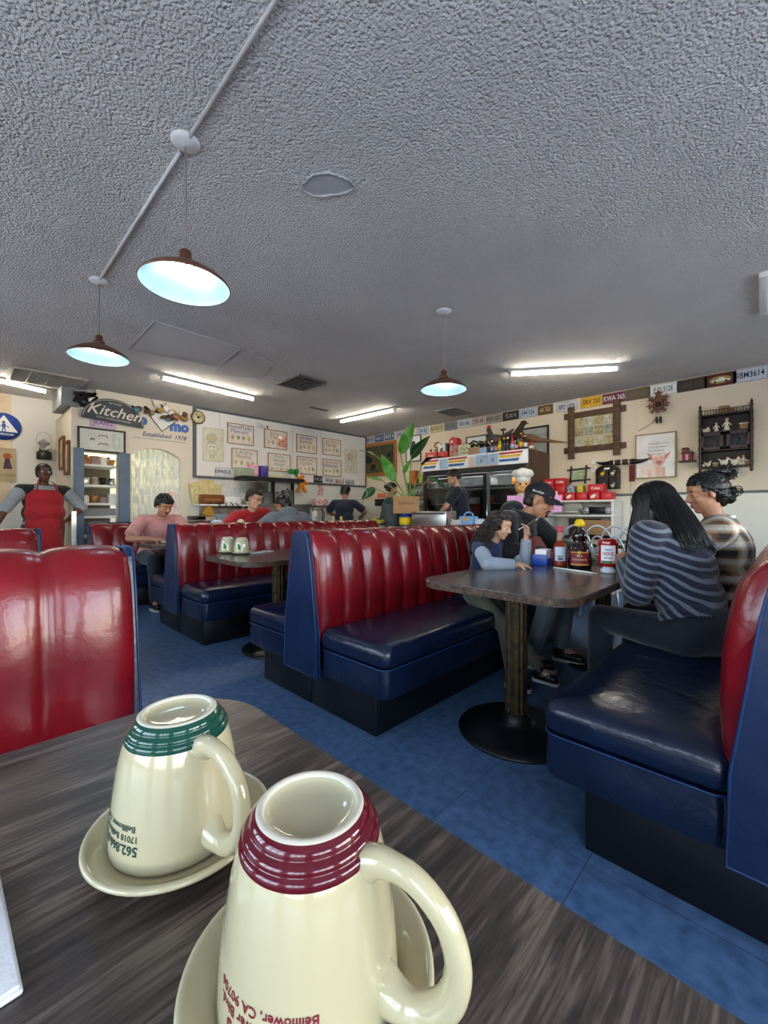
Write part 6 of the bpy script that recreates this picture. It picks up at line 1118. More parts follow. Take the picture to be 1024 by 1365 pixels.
dinner_plate('dark platter of fried food at the corner near the striped sweater woman', 3.05, .82, .14, m_dp, True, 3); dinner_plate('white plate of food in front of the man in the black cap', 3.02, 1.16, .12, china, True, 4); dinner_plate('plate with leftovers farther back on the right table', 3.42, .95, .13, china, True, 5); dinner_plate('dark plate nearest the ketchup bottle', 2.83, .72, .09, m_dp, False)
o = thing('drink_glass', 'glass of pale lemonade beside the dark platter', 'glass', (3.2, .80 - .06, .7505)); MB().lathe([(.030, 0), (.038, .105)], n=24).build('lemonade', mat('pale_lemonade', 'b9b692', .2), o); MB().lathe([(.032, 0), (.041, .12), (.039, .12), (.031, .004)], n=24, open_=True).build('glass_wall', mat('tumbler_wall', 'e4ecec', .05, alpha=.35, coat=.5), o)
o = thing('water_glass', 'short clear glass between the ketchup and the platter', 'glass', (3.15, 1.02, .7505)); MB().lathe([(.030, 0), (.036, .09), (.034, .09), (.028, .006), (.0001, .005)], n=24).build('glass_wall', mat('tumbler_wall', 'e4ecec', .05, alpha=.35, coat=.5), o)
o = thing('sauce_bowl', 'small steel sauce bowl behind the ketchup bottle', 'bowl', (2.98, .98, .7505)); MB().lathe([(.025, 0), (.042, .035), (.040, .035), (.024, .004), (.0001, .004)], n=24).build('bowl_body', steel, o)
# shakers behind the booth backs
def shaker(lab, x, y, z, top, body, s=1.):
    o = thing('shaker', lab, 'shaker', (x, y, z)); MB().lathe([(.022 * s, 0), (.024 * s, .01 * s), (.018 * s, .06 * s), (.016 * s, .085 * s)], n=18).build('shaker_body', body, o); MB().ell((0, 0, .10 * s), (.022 * s, .022 * s, .022 * s)).build('shaker_top', top, o)
mw = mat('pale_wood', 'c8a07a', .5)
for u, lab, tp in ((444.5, 'pale wooden pepper mill seen over the middle booth back', mat('cream_knob', 'dccfae', .4)), (455, 'shaker with a bright yellow top seen over the middle booth back', yellow)): shaker(lab, *on_x(u, 700, 4.1)[:1] and (4.1, on_x(u, 700, 4.1)[0]), .891, tp, mw if 'wood' in lab else mat('clear_bottle_fill', 'c3cac6', .1), 1.1)
x, y = on_y(321, 700, 4.75)[0], 4.75; shaker('pale pepper mill on the table in front of the red shirted man', x, y, .7505, mat('cream_knob', 'dccfae', .4), mw, 2.1)
x = on_y(289, 700, 4.8)[0]; o = thing('napkin_holder', 'white rounded napkin holder on the table left of the red shirted man', 'napkin holder', (x, 4.8, .7505)); MB().prism([(-.09, 0), (.09, 0), (.08, .17), (.04, .235), (-.04, .235), (-.08, .17)], .10, 'y', -.05).build('holder_body', mat('pale_blue_plastic', 'c7d3e0', .4), o); MB().box((0, 0, .242), (.06, .07, .014), bev=.003).build('napkins', mnap, o)
x, y = 1.72, 5.0; dinner_plate('white plate in front of the man in the pink shirt', x - .05, y - .15, .11, china, False); o = thing('order_pad', 'white paper the man in pink is writing on', 'paper', (1.80, 4.98, .751), .2); MB().box((0, 0, .002), (.18, .12, .003)).build('pad', paper, o)
# ------------------------------------------------------------------ people
def remeshed(q, voxel, smooth=4, cond=None, disp=None):
    me = bpy.data.meshes.new('r'); me.from_pydata(q.v, [], q.f); ob = bpy.data.objects.new('r', me); COL.objects.link(ob)
    bm = bmesh.new(); bm.from_mesh(me); bmesh.ops.recalc_face_normals(bm, faces=bm.faces); bm.to_mesh(me); bm.free()
    r = ob.modifiers.new('r', 'REMESH'); r.mode = 'VOXEL'; r.voxel_size = voxel; s = ob.modifiers.new('s', 'SMOOTH'); s.factor = .5; s.iterations = smooth
    out = bpy.data.meshes.new_from_object(ob.evaluated_get(bpy.context.evaluated_depsgraph_get())); bpy.data.objects.remove(ob); bpy.data.meshes.remove(me)
    if disp:
        for v in out.vertices: v.co += v.normal * disp(v.co)
    if cond:
        bm = bmesh.new(); bm.from_mesh(out); bmesh.ops.delete(bm, geom=[f for f in bm.faces if not cond(f.calc_center_median())], context='FACES'); bm.to_mesh(out); bm.free()
    out.polygons.foreach_set('use_smooth', [True] * len(out.polygons)); return out
def blob(q, name, m, parent, voxel=.008, smooth=4, cond=None, disp=None, label=None):
    me = remeshed(q, voxel, smooth, cond, disp); me.name = name; me.materials.clear(); me.materials.append(m); o = bpy.data.objects.new(name, me); COL.objects.link(o)
    if parent: o.parent = parent
    if label: o['label'] = label
    return o
def ik(a, b, l1, l2, pole):
    a, b = Vector(a), Vector(b); d = b - a; L = min(d.length, (l1 + l2) * .999); d.normalize(); b = a + d * L
    x = (l1 * l1 - l2 * l2 + L * L) / (2 * L); h = math.sqrt(max(l1 * l1 - x * x, 1e-6)); p = Vector(pole); p = (p - d * p.dot(d)).normalized(); return a + d * x + p * h, b
def cloth(name, c, bump=.012, rough=.85, c2=None, sc_=9): return mat(name, c, rough, var=.12, vscale=6, h2=c2, bump=bump, bscale=sc_, sheen=.2)
def striped(name, c1, c2, freq, axis=2, rot=0., w=.5):
    m = cloth(name, c1, .003, sc_=120); nt, N, L, b = nodes_of(m); tc = N.new('ShaderNodeTexCoord'); mp = N.new('ShaderNodeMapping'); mp.inputs['Rotation'].default_value = (rot, 0, 0); L.new(tc.outputs['Object'], mp.inputs['Vector'])
    nz = N.new('ShaderNodeTexNoise'); nz.inputs['Scale'].default_value = 5; L.new(tc.outputs['Object'], nz.inputs['Vector'])
    sp = N.new('ShaderNodeSeparateXYZ'); L.new(mp.outputs['Vector'], sp.inputs[0]); a = N.new('ShaderNodeMath'); a.operation = 'MULTIPLY_ADD'; a.inputs[1].default_value = freq; L.new(sp.outputs[axis], a.inputs[0]); k = N.new('ShaderNodeMath'); k.operation = 'MULTIPLY'; k.inputs[1].default_value = .6; L.new(nz.outputs['Fac'], k.inputs[0]); L.new(k.outputs[0], a.inputs[2])
    fr_ = N.new('ShaderNodeMath'); fr_.operation = 'FRACT'; L.new(a.outputs[0], fr_.inputs[0]); rp = N.new('ShaderNodeValToRGB'); rp.color_ramp.interpolation = 'LINEAR'; e = rp.color_ramp.elements; e[0].position = w - .04; e[0].color = (*hexc(c1), 1); e[1].position = w + .04; e[1].color = (*hexc(c2), 1); z = rp.color_ramp.elements.new(.97); z.color = (*hexc(c2), 1); z = rp.color_ramp.elements.new(1.); z.color = (*hexc(c1), 1)
    L.new(fr_.outputs[0], rp.inputs['Fac']); L.new(rp.outputs['Color'], b.inputs['Base Color']); return m
def plaid(name):
    m = cloth(name, '8a7a68', .004, sc_=80); nt, N, L, b = nodes_of(m); tc = N.new('ShaderNodeTexCoord'); sp = N.new('ShaderNodeSeparateXYZ'); L.new(tc.outputs['Object'], sp.inputs[0]); cols = []
    for ax, f in ((0, 13.), (2, 11.)):
        a = N.new('ShaderNodeMath'); a.operation = 'MULTIPLY'; a.inputs[1].default_value = f; L.new(sp.outputs[ax], a.inputs[0]); q = N.new('ShaderNodeMath'); q.operation = 'FRACT'; L.new(a.outputs[0], q.inputs[0])
        rp = N.new('ShaderNodeValToRGB'); e = rp.color_ramp.elements; e[0].position = 0; e[0].color = (*hexc('e8e2d8'), 1); e[1].position = 1; e[1].color = (*hexc('dcd4c6'), 1)
        for p, c in ((.26, 'cfc2ac'), (.30, '8a5c34'), (.42, '6a4428'), (.46, '1c1a1c'), (.76, '232124'), (.80, '9a7a52'), (.92, 'b9a88c')): k = e.new(p); k.color = (*hexc(c), 1)
        L.new(q.outputs[0], rp.inputs['Fac']); cols.append(rp)
    mx = N.new('ShaderNodeMixRGB'); mx.blend_type = 'MIX'; mx.inputs['Fac'].default_value = .5; L.new(cols[0].outputs['Color'], mx.inputs['Color1']); L.new(cols[1].outputs['Color'], mx.inputs['Color2']); L.new(mx.outputs['Color'], b.inputs['Base Color']); return m
SK = {'dark': mat('deep_brown_skin', '5c3a2c', .5, var=.08, sss=.08), 'tan': mat('tan_skin', 'b07c60', .5, var=.06, sss=.1), 'light': mat('light_skin', 'd0a084', .5, var=.06, sss=.1), 'med': mat('medium_skin', '9a6a50', .5, var=.06, sss=.1)}
HB = mat('black_hair', '0d0b0b', .42, var=.2, vscale=60, grain=(1, 1, .15), bump=.0012, bscale=140, sheen=.0); HD = mat('dark_brown_hair', '231813', .45, var=.25, vscale=60, bump=.002, bscale=140)

def person(lab, x, y, rz, H=1.7, pose='sit', seat=.47, lean=0., nlean=.25, side=0., head=(0, 0, 0), hands=None, skin='tan', girth=1., voxel=.007, shirt=None, clip=None, sleeve=1.0, pants=None, shoes=black, thigh=None, feet=None, eyes='down', z0=0., hand_n=None, infl=.014, neckline=0.):
    """continuous body (one mesh) posed with joints in local metres: +y forward, +x the person's right; returns dict with joints and the body object"""
    k = H / 1.72; Vv = Vector; P = Vv((0, 0, .93 * k if pose == 'stand' else seat + .105 * k)); S = Vv((math.sin(side), math.sin(lean) * math.cos(side), math.cos(lean) * math.cos(side)))
    ch = P + S * .33 * k; nk = P + S * .505 * k; bl = lean + nlean; hd = nk + Vv((math.sin(side) * .5, math.sin(bl), math.cos(bl))).normalized() * .165 * k
    Rh = Euler((-head[0], 0, 0)).to_matrix(); Rh = Euler((0, 0, head[1])).to_matrix() @ Euler((0, head[2], 0)).to_matrix() @ Rh
    Rs = Vv((0, 0, 1)).rotation_difference(S).to_matrix(); X_ = Rs @ Vv((1, 0, 0)); Yf = Rs @ Vv((0, 1, 0)); gw = .5 + girth * .5
    sh = [nk - S * .055 * k + X_ * (s * .178 * k * gw) for s in (1, -1)]; hip = [P + Vv((s * .09 * k * gw, 0, -.015 * k)) for s in (1, -1)]
    q = MB()
    def torso(q, f=0., lo=True, top=True):
        q.ell(P + S * .02 * k, ((.165 * gw) * k + f, (.115 * girth) * k + f, .13 * k + f), Rs); q.ell(P + S * .17 * k + Yf * (.03 * (girth - 1) * k), ((.140 * girth) * k + f, (.108 * girth) * k + f, .15 * k + f), Rs)
        q.ell(ch, ((.160 * gw) * k + f, (.112 * gw) * k + f, .165 * k + f), Rs); q.cap(sh[0], sh[1], .058 * k + f, .058 * k + f)
        q.ell(nk - S * .05 * k, (.115 * k + f, .07 * k + f, .06 * k + f), Rs)
    torso(q); q.cap(nk - S * .05 * k, hd - Vv((0, 0, .03 * k)), .054 * k, .050 * k)
    J = dict(P=P, S=S, ch=ch, nk=nk, hd=hd, Rh=Rh, k=k, sh=sh, hip=hip, X=X_, Y=Yf, gw=gw)
    # head
    def hp(c): return hd + Rh @ (Vv(c) * k)
    def he(c, r, R=None): q.ell(hp(c), tuple(a * k for a in r), Rh @ R if R else Rh)
    he((0, -.012, .032), (.077, .096, .088)); he((0, .022, -.035), (.060, .066, .080)); he((0, .062, -.088), (.026, .022, .020)); he((0, .070, .045), (.055, .022, .030))
    for s in (1, -1):
        he((s * .034, .062, -.022), (.026, .022, .026)); he((s * .079, -.004, -.004), (.007, .018, .030), rotm(0, 0, s * -.35)); he((s * .031, .074, .034), (.022, .012, .008)); he((s * .031, .074, .012), (.0135, .0135, .0115)); he((s * .012, .097, -.026), (.009, .009, .007))
    q.cap(hp((0, .086, .020)), hp((0, .106, -.020)), .009 * k, .0125 * k); he((0, .086, -.052), (.024, .011, .0065)); he((0, .084, -.064), (.020, .011, .0075))
    # arms
    J['elb'] = []; J['wr'] = []
    hands = hands or [None, None]
    for i, s in enumerate((1, -1)):
        t = hands[i] or (sh[i] + Vv((s * .07, .02, -.50)) * k); pole = (s * .55, -.35, -.9)
        if isinstance(t, tuple) and len(t) == 2: t, pole = t
        e, w = ik(sh[i], t, .285 * k, .255 * k, pole); J['elb'].append(e); J['wr'].append(w)
        q.cap(sh[i], e, .050 * k * (.6 + .4 * girth), .038 * k * (.7 + .3 * girth)); q.cap(e, w, .039 * k * (.7 + .3 * girth), .026 * k)
        d = (w - e).normalized(); n = Vv(hand_n[i]) if hand_n and hand_n[i] else Vv((-s * .5, 0, -1)); n = (n - d * n.dot(d)).normalized(); sd = d.cross(n).normalized()
        q.cap(w, w + d * .05 * k, .024 * k, .022 * k); RR = Matrix((sd, d, n)).transposed(); q.ell(w + d * .062 * k, (.038 * k, .044 * k, .015 * k), RR)
        for f_, (o_, L_) in enumerate(((-.030, .062), (-.010, .072), (.010, .068), (.029, .054))):
            a = w + d * .092 * k + sd * (o_ * k); d2 = (d + n * .55 + sd * o_ * 3).normalized(); b = a + d2 * L_ * .52 * k; d3 = (d + n * 1.7).normalized(); q.cap(a, b, .0088 * k, .0080 * k, n=8); q.cap(b, b + d3 * L_ * .48 * k, .0080 * k, .0068 * k, n=8)
        ts = -1 if s > 0 else 1; a = w + d * .035 * k + sd * (ts * .030 * k); b = a + (d * .6 + sd * ts * .8 + n * .5).normalized() * .040 * k; q.cap(a, b, .012 * k, .0095 * k, n=8); q.cap(b, b + (d * .9 + n * .6).normalized() * .032 * k, .0095 * k, .008 * k, n=8)
    # legs
    J['kn'] = []; J['an'] = []
    for i, s in enumerate((1, -1)):
        if pose == 'sit':
            kn = hip[i] + Vv((s * .04, .42, .0)) * k; an = Vv((kn.x, kn.y + .02 * k, .085))
            if feet and feet[i]: an = Vv(feet[i]); kn, an = ik(hip[i], an, .43 * k, .42 * k, (0, .6, 1))
        else: kn = hip[i] + Vv((s * .01, .02, -.43)) * k; an = kn + Vv((s * .01, -.02, -.41)) * k
        J['kn'].append(kn); J['an'].append(an); q.cap(hip[i], kn, .082 * k * gw, .056 * k); q.cap(kn, an, .056 * k, .036 * k); q.cap(an, an + Vv((0, .14 * k, -.045 * k)), .034 * k, .026 * k)
    me = remeshed(q, voxel, 3); me.name = 'person'; me.materials.append(SK[skin]) if not len(me.materials) else None
    o = bpy.data.objects.new('person', me); COL.objects.link(o); me.materials.clear(); me.materials.append(SK[skin]); o.location = (x, y, z0); o.rotation_euler = (0, 0, rz); tag(o, lab, 'person'); J['o'] = o
    # clothes
    if shirt:
        c = MB(); torso(c, infl)
        for i in range(2):
            e, w = J['elb'][i], J['wr'][i]; r0 = .050 * k * (.6 + .4 * girth) + infl + .004
            if sleeve > .5: c.cap(sh[i], e, r0, .042 * k * (.7 + .3 * girth) + infl); c.cap(e, e + (w - e) * ((sleeve - .5) * 2 * .98), .043 * k * (.7 + .3 * girth) + infl, .030 * k + infl * .9, flat=True)
            else: c.cap(sh[i], sh[i] + (e - sh[i]) * sleeve * 2, r0, r0 + .004, flat=True)
        c.cap(nk - S * .06 * k, nk + S * (neckline - .015) * k, .075 * k, .062 * k, flat=True)
        J['shirt'] = blob(c, 'shirt', shirt, o, voxel + .001, 3, (lambda p: (p - P).dot(S) > clip or (p - P).length > .34 * k) if clip is not None else None)
    if pants:
        c = MB(); c.ell(P + S * .0 * k, (.172 * gw * k + .01, .12 * girth * k + .01, .12 * k), Rs)
        for i in range(2): c.cap(hip[i], J['kn'][i], .090 * k * gw + .004, .068 * k); c.cap(J['kn'][i], J['an'][i] + Vv((0, 0, .015)), .068 * k, .052 * k, flat=True)
        blob(c, 'trousers', pants, o, voxel + .002, 3)
        for i in range(2):
            a = J['an'][i]; c = MB(); c.cap(a + Vv((0, -.02 * k, -.035 * k)), a + Vv((0, .13 * k, -.042 * k)), .043 * k, .038 * k); c.cap(a, a + Vv((0, -.01, .03 * k)), .046 * k, .044 * k, flat=True); zb_ = a.z - .085 * k
            sh_ = blob(c, 'shoe', shoes, o, .006, 3); MB().prism([(a.x + p[0], a.y + p[1]) for p in rrect(-.045 * k, .045 * k, -.065 * k, .175 * k, .04 * k)], .022 * k, 'z', max(a.z - .085 * k, .004 - z0)).build('sole', mat('pale_sole', 'c9c6c0', .6), sh_)
            MB().tube([a + Vv((-.03, .07 * k, -.012 * k)), a + Vv((.0, .075 * k, .004)), a + Vv((.03, .07 * k, -.012 * k))], .003, 5).tube([a + Vv((-.03, .095 * k, -.018 * k)), a + Vv((.0, .10 * k, -.004)), a + Vv((.03, .095 * k, -.018 * k))], .003, 5).build('laces', white, sh_)
    # eyes, brows, lips
    E = MB(); B_ = MB(); Lp = MB()
    for s in (1, -1):
        if eyes == 'open': E.ell(hp((s * .031, .0835, .013)), (.010 * k, .006 * k, .0055 * k), Rh, 0, 10, 8); E.ell(hp((s * .031, .0885, .013)), (.0045 * k, .003 * k, .0045 * k), Rh, 1, 8, 6)
        else: E.tube([hp((s * (.031 + dx), .0865 - abs(dx) * .25, .006 + abs(dx) * .25)) for dx in (-.013, -.006, 0, .006, .013)], .0018 * k, 5, 1)
        B_.tube([hp((s * (.030 + dx), .0900 - abs(dx) * .35, .036 - abs(dx) * .2)) for dx in (-.016, -.006, .006, .017)], [.002 * k, .0035 * k, .0035 * k, .0015 * k], 6)
    E.build('eyes', [white, black], o); B_.build('eyebrows', HD, o)
    Lp.ell(hp((0, .0905, -.053)), (.021 * k, .0085 * k, .0048 * k), Rh).ell(hp((0, .0885, -.063)), (.018 * k, .0085 * k, .0058 * k), Rh).build('lips', mat('lips_rose', '8a4a44', .45), o)
    J['hp'] = hp; J['torso'] = torso; J['local'] = lambda p: (Rh.transposed() @ (Vector(p) - hd)) / k
    return J
def short_hair(J, m=HB, thick=.012, front=.055, low=-.03, name='hair', amp=.004, nape=-.05):
    k, Rh, hd = J['k'], J['Rh'], J['hd']; q = MB(); q.ell(J['hp']((0, -.016, .038)), ((.079 + thick) * k, (.096 + thick) * k, (.086 + thick) * k), Rh); q.ell(J['hp']((0, -.05, -.01)), ((.070 + thick * .6) * k, (.055 + thick * .6) * k, .07 * k), Rh)
    def cond(p):
        l = J['local'](p); return (l.z > .062 - max(0, .02 - l.y) * .0 and l.y > front - .02) or (l.y <= front - .02 and l.z > (low if l.y > -.02 else nape) + (.03 if l.y > .015 else 0))
    return blob(q, name, m, J['o'], .006, 2, cond, lambda c: amp * noise.noise(c * 55) * 2)
def strands(J, m, n, length, r, part=(0, .02), front=.06, curl=0., seed=1, wid=1.0, down=(0, 0, -1), amax=9, spread=.35, ymax=.03, name='hair_strands', back_l=None, clear=None, down2=None):
    """hair strands from the crown over the skull, then hanging down"""
    rn = random.Random(seed); q = MB(); k = J['k']; Rh = J['Rh']; dn = Vector(down).normalized()
    for i in range(n):
        a = rn.uniform(0, 2 * PI); fy = math.sin(a)
        if fy > min(.55, amax) and (rn.random() < .85 or amax < 1): a = -a; fy = -fy
        rx, ry, rzz = .088 + rn.uniform(-.004, .008), .106 + rn.uniform(-.004, .008), .10 + rn.uniform(-.003, .006); pts = []
        t0 = rn.uniform(.05, .35)
        for j in range(6):
            t = t0 + (PI * .52 - t0) * j / 5; pts.append(J['hp']((rx * math.sin(t) * math.cos(a), -.012 + ry * math.sin(t) * math.sin(a), .034 + rzz * math.cos(t))))
        L = length * rn.uniform(.75, 1.0); out = (Rh @ Vector((math.cos(a), math.sin(a), 0))); d_n = Vector(down2).normalized() if down2 is not None and math.sin(a) < -.25 else dn; out = out - d_n * out.dot(d_n); p = pts[-1].copy(); m_ = 14 if curl else 7; ph = rn.uniform(0, 6.3)
        for j in range(1, m_ + 1):
            s = j / m_; pp = p + d_n * L * s + out * (spread * .1 * math.sin(min(s * 1.6, 1.6)) * wid)
            if curl: pp = pp + Vector((math.cos(ph + s * 22), math.sin(ph + s * 22), 0)) * curl * (.6 + .4 * s)
            if clear: pp = clear(pp, s)
            pts.append(pp)
        q.tube(pts, [r * (1 - .5 * abs(2 * j / (len(pts) - 1) - .7)) + .0004 for j in range(len(pts))], 5)
    return q.build(name, m, J['o'])
Dg = math.radians
# woman in the red apron
J = person('standing woman in a red apron, black vest and glasses at the left, hand on hip', .78, 6.62, PI + .12, 1.685, 'stand', lean=0, nlean=.1, head=(-.02, -.05, 0), skin='dark', girth=1.45, voxel=.008, shirt=cloth('grey_chambray', '8f96a0'), sleeve=.62, pants=cloth('black_trousers', '16161a'), eyes='open', hands=[((.43, .02, 1.02), (1, .2, -.2)), ((-.46, .08, .98), (-1, -.5, -.2))] if False else [((.47, .16, .92), (1, -.3, -.1)), ((-.22, .12, 1.0), (-1, -.2, -.1))], hand_n=[(-1, 0, 0), (0, 0, -1)])
short_hair(J, HB, .006, .075, -.01, amp=.001)
k = J['k']; q = MB(); J['torso'](q, .028); q.cap(J['P'] + Vector((0, .02, 0)), J['P'] + Vector((0, .05, -.35)), .19, .20); 
blob(q, 'apron', cloth('red_apron_cloth', 'a01420', .01), J['o'], .009, 16, lambda p: p.y > .03 + .05 * (abs(p.x) > .19) and p.z < 1.36 and abs(p.x) < (.12 + (1.36 - p.z) * .9 if p.z > 1.22 else .245))
q = MB(); J['torso'](q, .021)
blob(q, 'vest', cloth('black_vest_cloth', '0f1012', .008), J['o'], .009, 3, lambda p: .98 < p.z < 1.44 and (p.y < .03 or abs(p.x) > .10 + (1.44 - p.z) * .12))
q = MB()
for s in (1, -1): q.tube([Vector((s * .10, .165, 1.33)), Vector((s * .095, .155, 1.40)), Vector((s * .075, .10, 1.452)), Vector((s * .055, .03, 1.475))], .014, 6, flat=.4)
q.build('apron_straps', cloth('red_apron_cloth', 'a01420', .01), J['o'])
def glasses(J, m=black, rim=.0025, w=.022, h=.016):
    q = MB(); g = MB(); hp = J['hp']
    for s in (1, -1): q.tube([hp((s * .033 + w * math.cos(a), .101, .010 + h * math.sin(a))) for a in [2 * PI * i / 18 for i in range(18)]], rim, 5, closed=True); q.tube([hp((s * .055, .099, .014)), hp((s * .080, .05, .014)), hp((s * .082, -.01, .010))], rim, 5); g.lathe([(.0001, 0), (w * J['k'], .0)], hp((s * .033, .1005, .010)), 16, R=J['Rh'] @ rotm(PI / 2), sy=h / w, open_=True)
    q.tube([hp((-.011, .102, .014)), hp((.011, .102, .014))], rim, 5); f = q.build('glasses', m, J['o']); g.build('lenses', mat('lens_glass', 'cfd8e4', .05, alpha=.35, coat=1.), f)
glasses(J)
# man in the pink shirt
J = person('seated man with moustache in a pink polo shirt, bent over writing on paper', 1.70, 5.52, PI, 1.74, lean=.42, nlean=.35, head=(.50, .25, 0), skin='tan', girth=1.15, shirt=cloth('pink_polo', 'cf8f8c', .008), sleeve=.42, pants=cloth('dark_jeans', '1c2434'), hands=[((.16, .50, .79), (1, -.2, -.4)), ((-.10, .52, .79), (-1, -.2, -.4))])
short_hair(J, HB, .016, .06, -.01, amp=.006); q = MB(); q.tube([J['hp'](p) for p in ((-.030, .090, -.048), (-.012, .100, -.040), (0, .101, -.042), (.012, .100, -.040), (.030, .090, -.048))], .0042, 6); q.build('moustache', HB, J['o'])
q = MB(); nk = J['nk']; q.tube([nk + Vector((.075 * math.cos(a), .07 * math.sin(a) + .01, -.01 + .02 * -math.sin(a))) for a in [2 * PI * i / 20 for i in range(20)]], .014, 6, closed=True, flat=.6); q.build('shirt_collar', cloth('pink_polo', 'cf8f8c', .008), J['o'])
w_ = J['o'].matrix_basis @ J['wr'][1]; o = thing('ballpoint_pen', 'pen held by the man in the pink shirt', 'pen', (1.80, 4.99, .80), 0); MB().cyl((0, 0, -.03), (-.04, .05, .07), .004).build('pen_body', white, o)
# man in the red shirt
J = person('man in glasses and a red t-shirt leaning over the far table', 2.86, 5.36, PI, 1.90, lean=.28, nlean=.35, side=.12, head=(.30, .35, -.1), skin='light', girth=1.15, shirt=cloth('red_tshirt', 'b01824', .008), sleeve=.40, pants=cloth('dark_jeans', '1c2434'), hands=[((.30, .42, .80), (1, -.2, -.2)), ((-.16, .48, .80), (-1, -.2, -.4))])
short_hair(J, HD, .014, .06, 0, amp=.004); glasses(J); MB().text('DODGERS', .055, J['ch'] + J['Y'] * .15 + J['S'] * .0, R=rotm(0, 0, PI) @ rotm(0), ext=.002, bold=.001).build('shirt_lettering', white, J['o'])
# grey hoodie
J = person('person in a grey hoodie hunched over the far table, seen from behind', 2.96, 4.42, -.12, 1.80, lean=.42, nlean=.40, head=(.5, .5, 0), skin='tan', girth=1.25, shirt=cloth('grey_hoodie', '6a7078', .012), sleeve=1., pants=cloth('dark_jeans', '1c2434'), hands=[((.22, .48, .80), (1, -.2, -.3)), ((-.22, .46, .80), (-1, -.2, -.3))], infl=.026)
short_hair(J, HB, .012, .06, 0, amp=.003); q = MB(); nk, S_, Y_ = J['nk'], J['S'], J['Y']; q.ell(nk - Y_ * .06 + S_ * .0, (.13, .075, .075), Vector((0, 0, 1)).rotation_difference(S_).to_matrix()).tube([nk + Vector((.10 * math.cos(a), .09 * math.sin(a), .0 - .03 * math.sin(a))) for a in [2 * PI * i / 16 for i in range(16)]], .032, 8, closed=True); blob(q, 'hood', cloth('grey_hoodie', '6a7078', .012), J['o'], .008, 3)
# cook in navy at the back
J = person('cook in a navy shirt standing at the back counter, seen from behind', 4.86, 5.72, Dg(-52), 1.56, 'stand', lean=.12, nlean=.3, head=(.35, -.3, 0), skin='tan', girth=1.25, shirt=cloth('navy_work_shirt', '161c34', .008), sleeve=.40, pants=cloth('black_trousers', '16161a'), hands=[((.26, .36, 1.02), (1, -.3, -.3)), ((-.22, .36, 1.02), (-1, -.3, -.3))])
short_hair(J, HB, .012, .06, -.01); MB().lathe([(.088, 0), (.092, .02), (.07, .055), (.001, .07)], J['hp']((0, -.012, .07)), 20, R=J['Rh']).build('cap', black, J['o'])
# woman in dark green in profile
J = person('woman in dark green standing behind the plant, in profile facing right', 5.25, 5.02, Dg(-136), 1.60, 'stand', lean=.06, nlean=.25, head=(.22, 0, 0), skin='tan', girth=1.05, shirt=cloth('dark_green_top', '1f4038', .008), sleeve=.7, pants=cloth('black_trousers', '16161a'), hands=[((.16, .38, 1.05), (1, -.2, -.4)), ((-.16, .38, 1.05), (-1, -.2, -.4))])
short_hair(J, HB, .010, .055, -.02, amp=.002); q = MB(); q.ell(J['hp']((0, -.115, .03)), (.035, .04, .04)); blob(q, 'hair_bun', HB, J['o'], .006, 2)
# man in navy at the fridge
J = person('man in a navy polo shirt standing before the drinks fridge, looking down', 5.27, 3.50, Dg(22), 1.74, 'stand', lean=.10, nlean=.35, head=(.55, .35, 0), skin='light', girth=1.1, shirt=cloth('navy_polo', '151a30', .008), sleeve=.42, pants=cloth('black_trousers', '16161a'), hands=[((.30, .25, .98), (1, -.3, -.1)), ((-.22, .34, 1.0), (-1, -.3, -.1))])
short_hair(J, HD, .010, .06, 0, amp=.002)
q = MB(); q.tube([J['hp'](p) for p in ((-.066, .02, -.03), (-.055, .05, -.075), (-.02, .078, -.105), (.02, .078, -.105), (.055, .05, -.075), (.066, .02, -.03))], .007, 6); q.build('beard', HD, J['o'])
# girl
mgs = cloth('navy_child_top', '1c2c54', .006); J = person('curly-haired girl in a navy top with grey sleeves holding a fork to her forehead', 2.47, 1.52, PI, 1.21, seat=.485, lean=.30, nlean=.25, head=(.32, .12, 0), skin='light', girth=1.0, voxel=.005, shirt=mgs, sleeve=.16, pants=cloth('olive_cargo', '525244', .012), hands=[((.12, .34, .775), (1, -.1, -.2)), ((-.115, .29, .925), (-.35, .6, -1))], feet=[(.10, .30, .085), (-.06, .42, .085)], hand_n=[None, (.9, -.3, 0)])
ms_ = cloth('grey_sleeve_cloth', '9aa3b0', .006); k = J['k']
for i in range(2):
    q = MB(); q.cap(J['sh'][i], J['elb'][i], .050 * k + .016, .042 * k + .012).cap(J['elb'][i], J['elb'][i] + (J['wr'][i] - J['elb'][i]) * .92, .043 * k + .013, .030 * k + .012, flat=True); blob(q, 'sleeve', ms_, J['o'], .006, 3)
q = MB(); q.ell(J['hp']((0, -.02, .04)), (.104 * k, .120 * k, .106 * k), J['Rh']); q.ell(J['hp']((0, -.085, -.06)), (.11 * k, .08 * k, .13 * k), J['Rh']); HC = mat('dark_curly_hair', '2a1e19', .5, var=.3, vscale=40, bump=.006, bscale=60)
blob(q, 'hair', HC, J['o'], .006, 1, lambda p: (lambda l: l.y < .045 or l.z > .085)(J['local'](p)), lambda c: .014 * noise.noise(c * 40)); strands(J, HC, 230, .22, .0038, curl=.015, seed=5, spread=1.1, amax=.12)
hw_ = J['wr'][1]; R_ = Matrix.Rotation(PI, 3, 'Z'); wp = Vector((2.47, 1.52, 0)) + R_ @ (hw_ + Vector((.005, .03, .09))); o = thing('fork', 'steel fork held up in the raised hand of the girl', 'fork', wp)
MB().tube([(-.10, .03, -.035), (-.03, .01, -.01), (.04, -.01, .022)], [.005, .003, .003], 7, flat=.6).build('fork_handle', chrome, o); q = MB(); q.box((.052, -.013, .027), (.03, .024, .004), rotm(0, -.4, -.25), bev=.001)
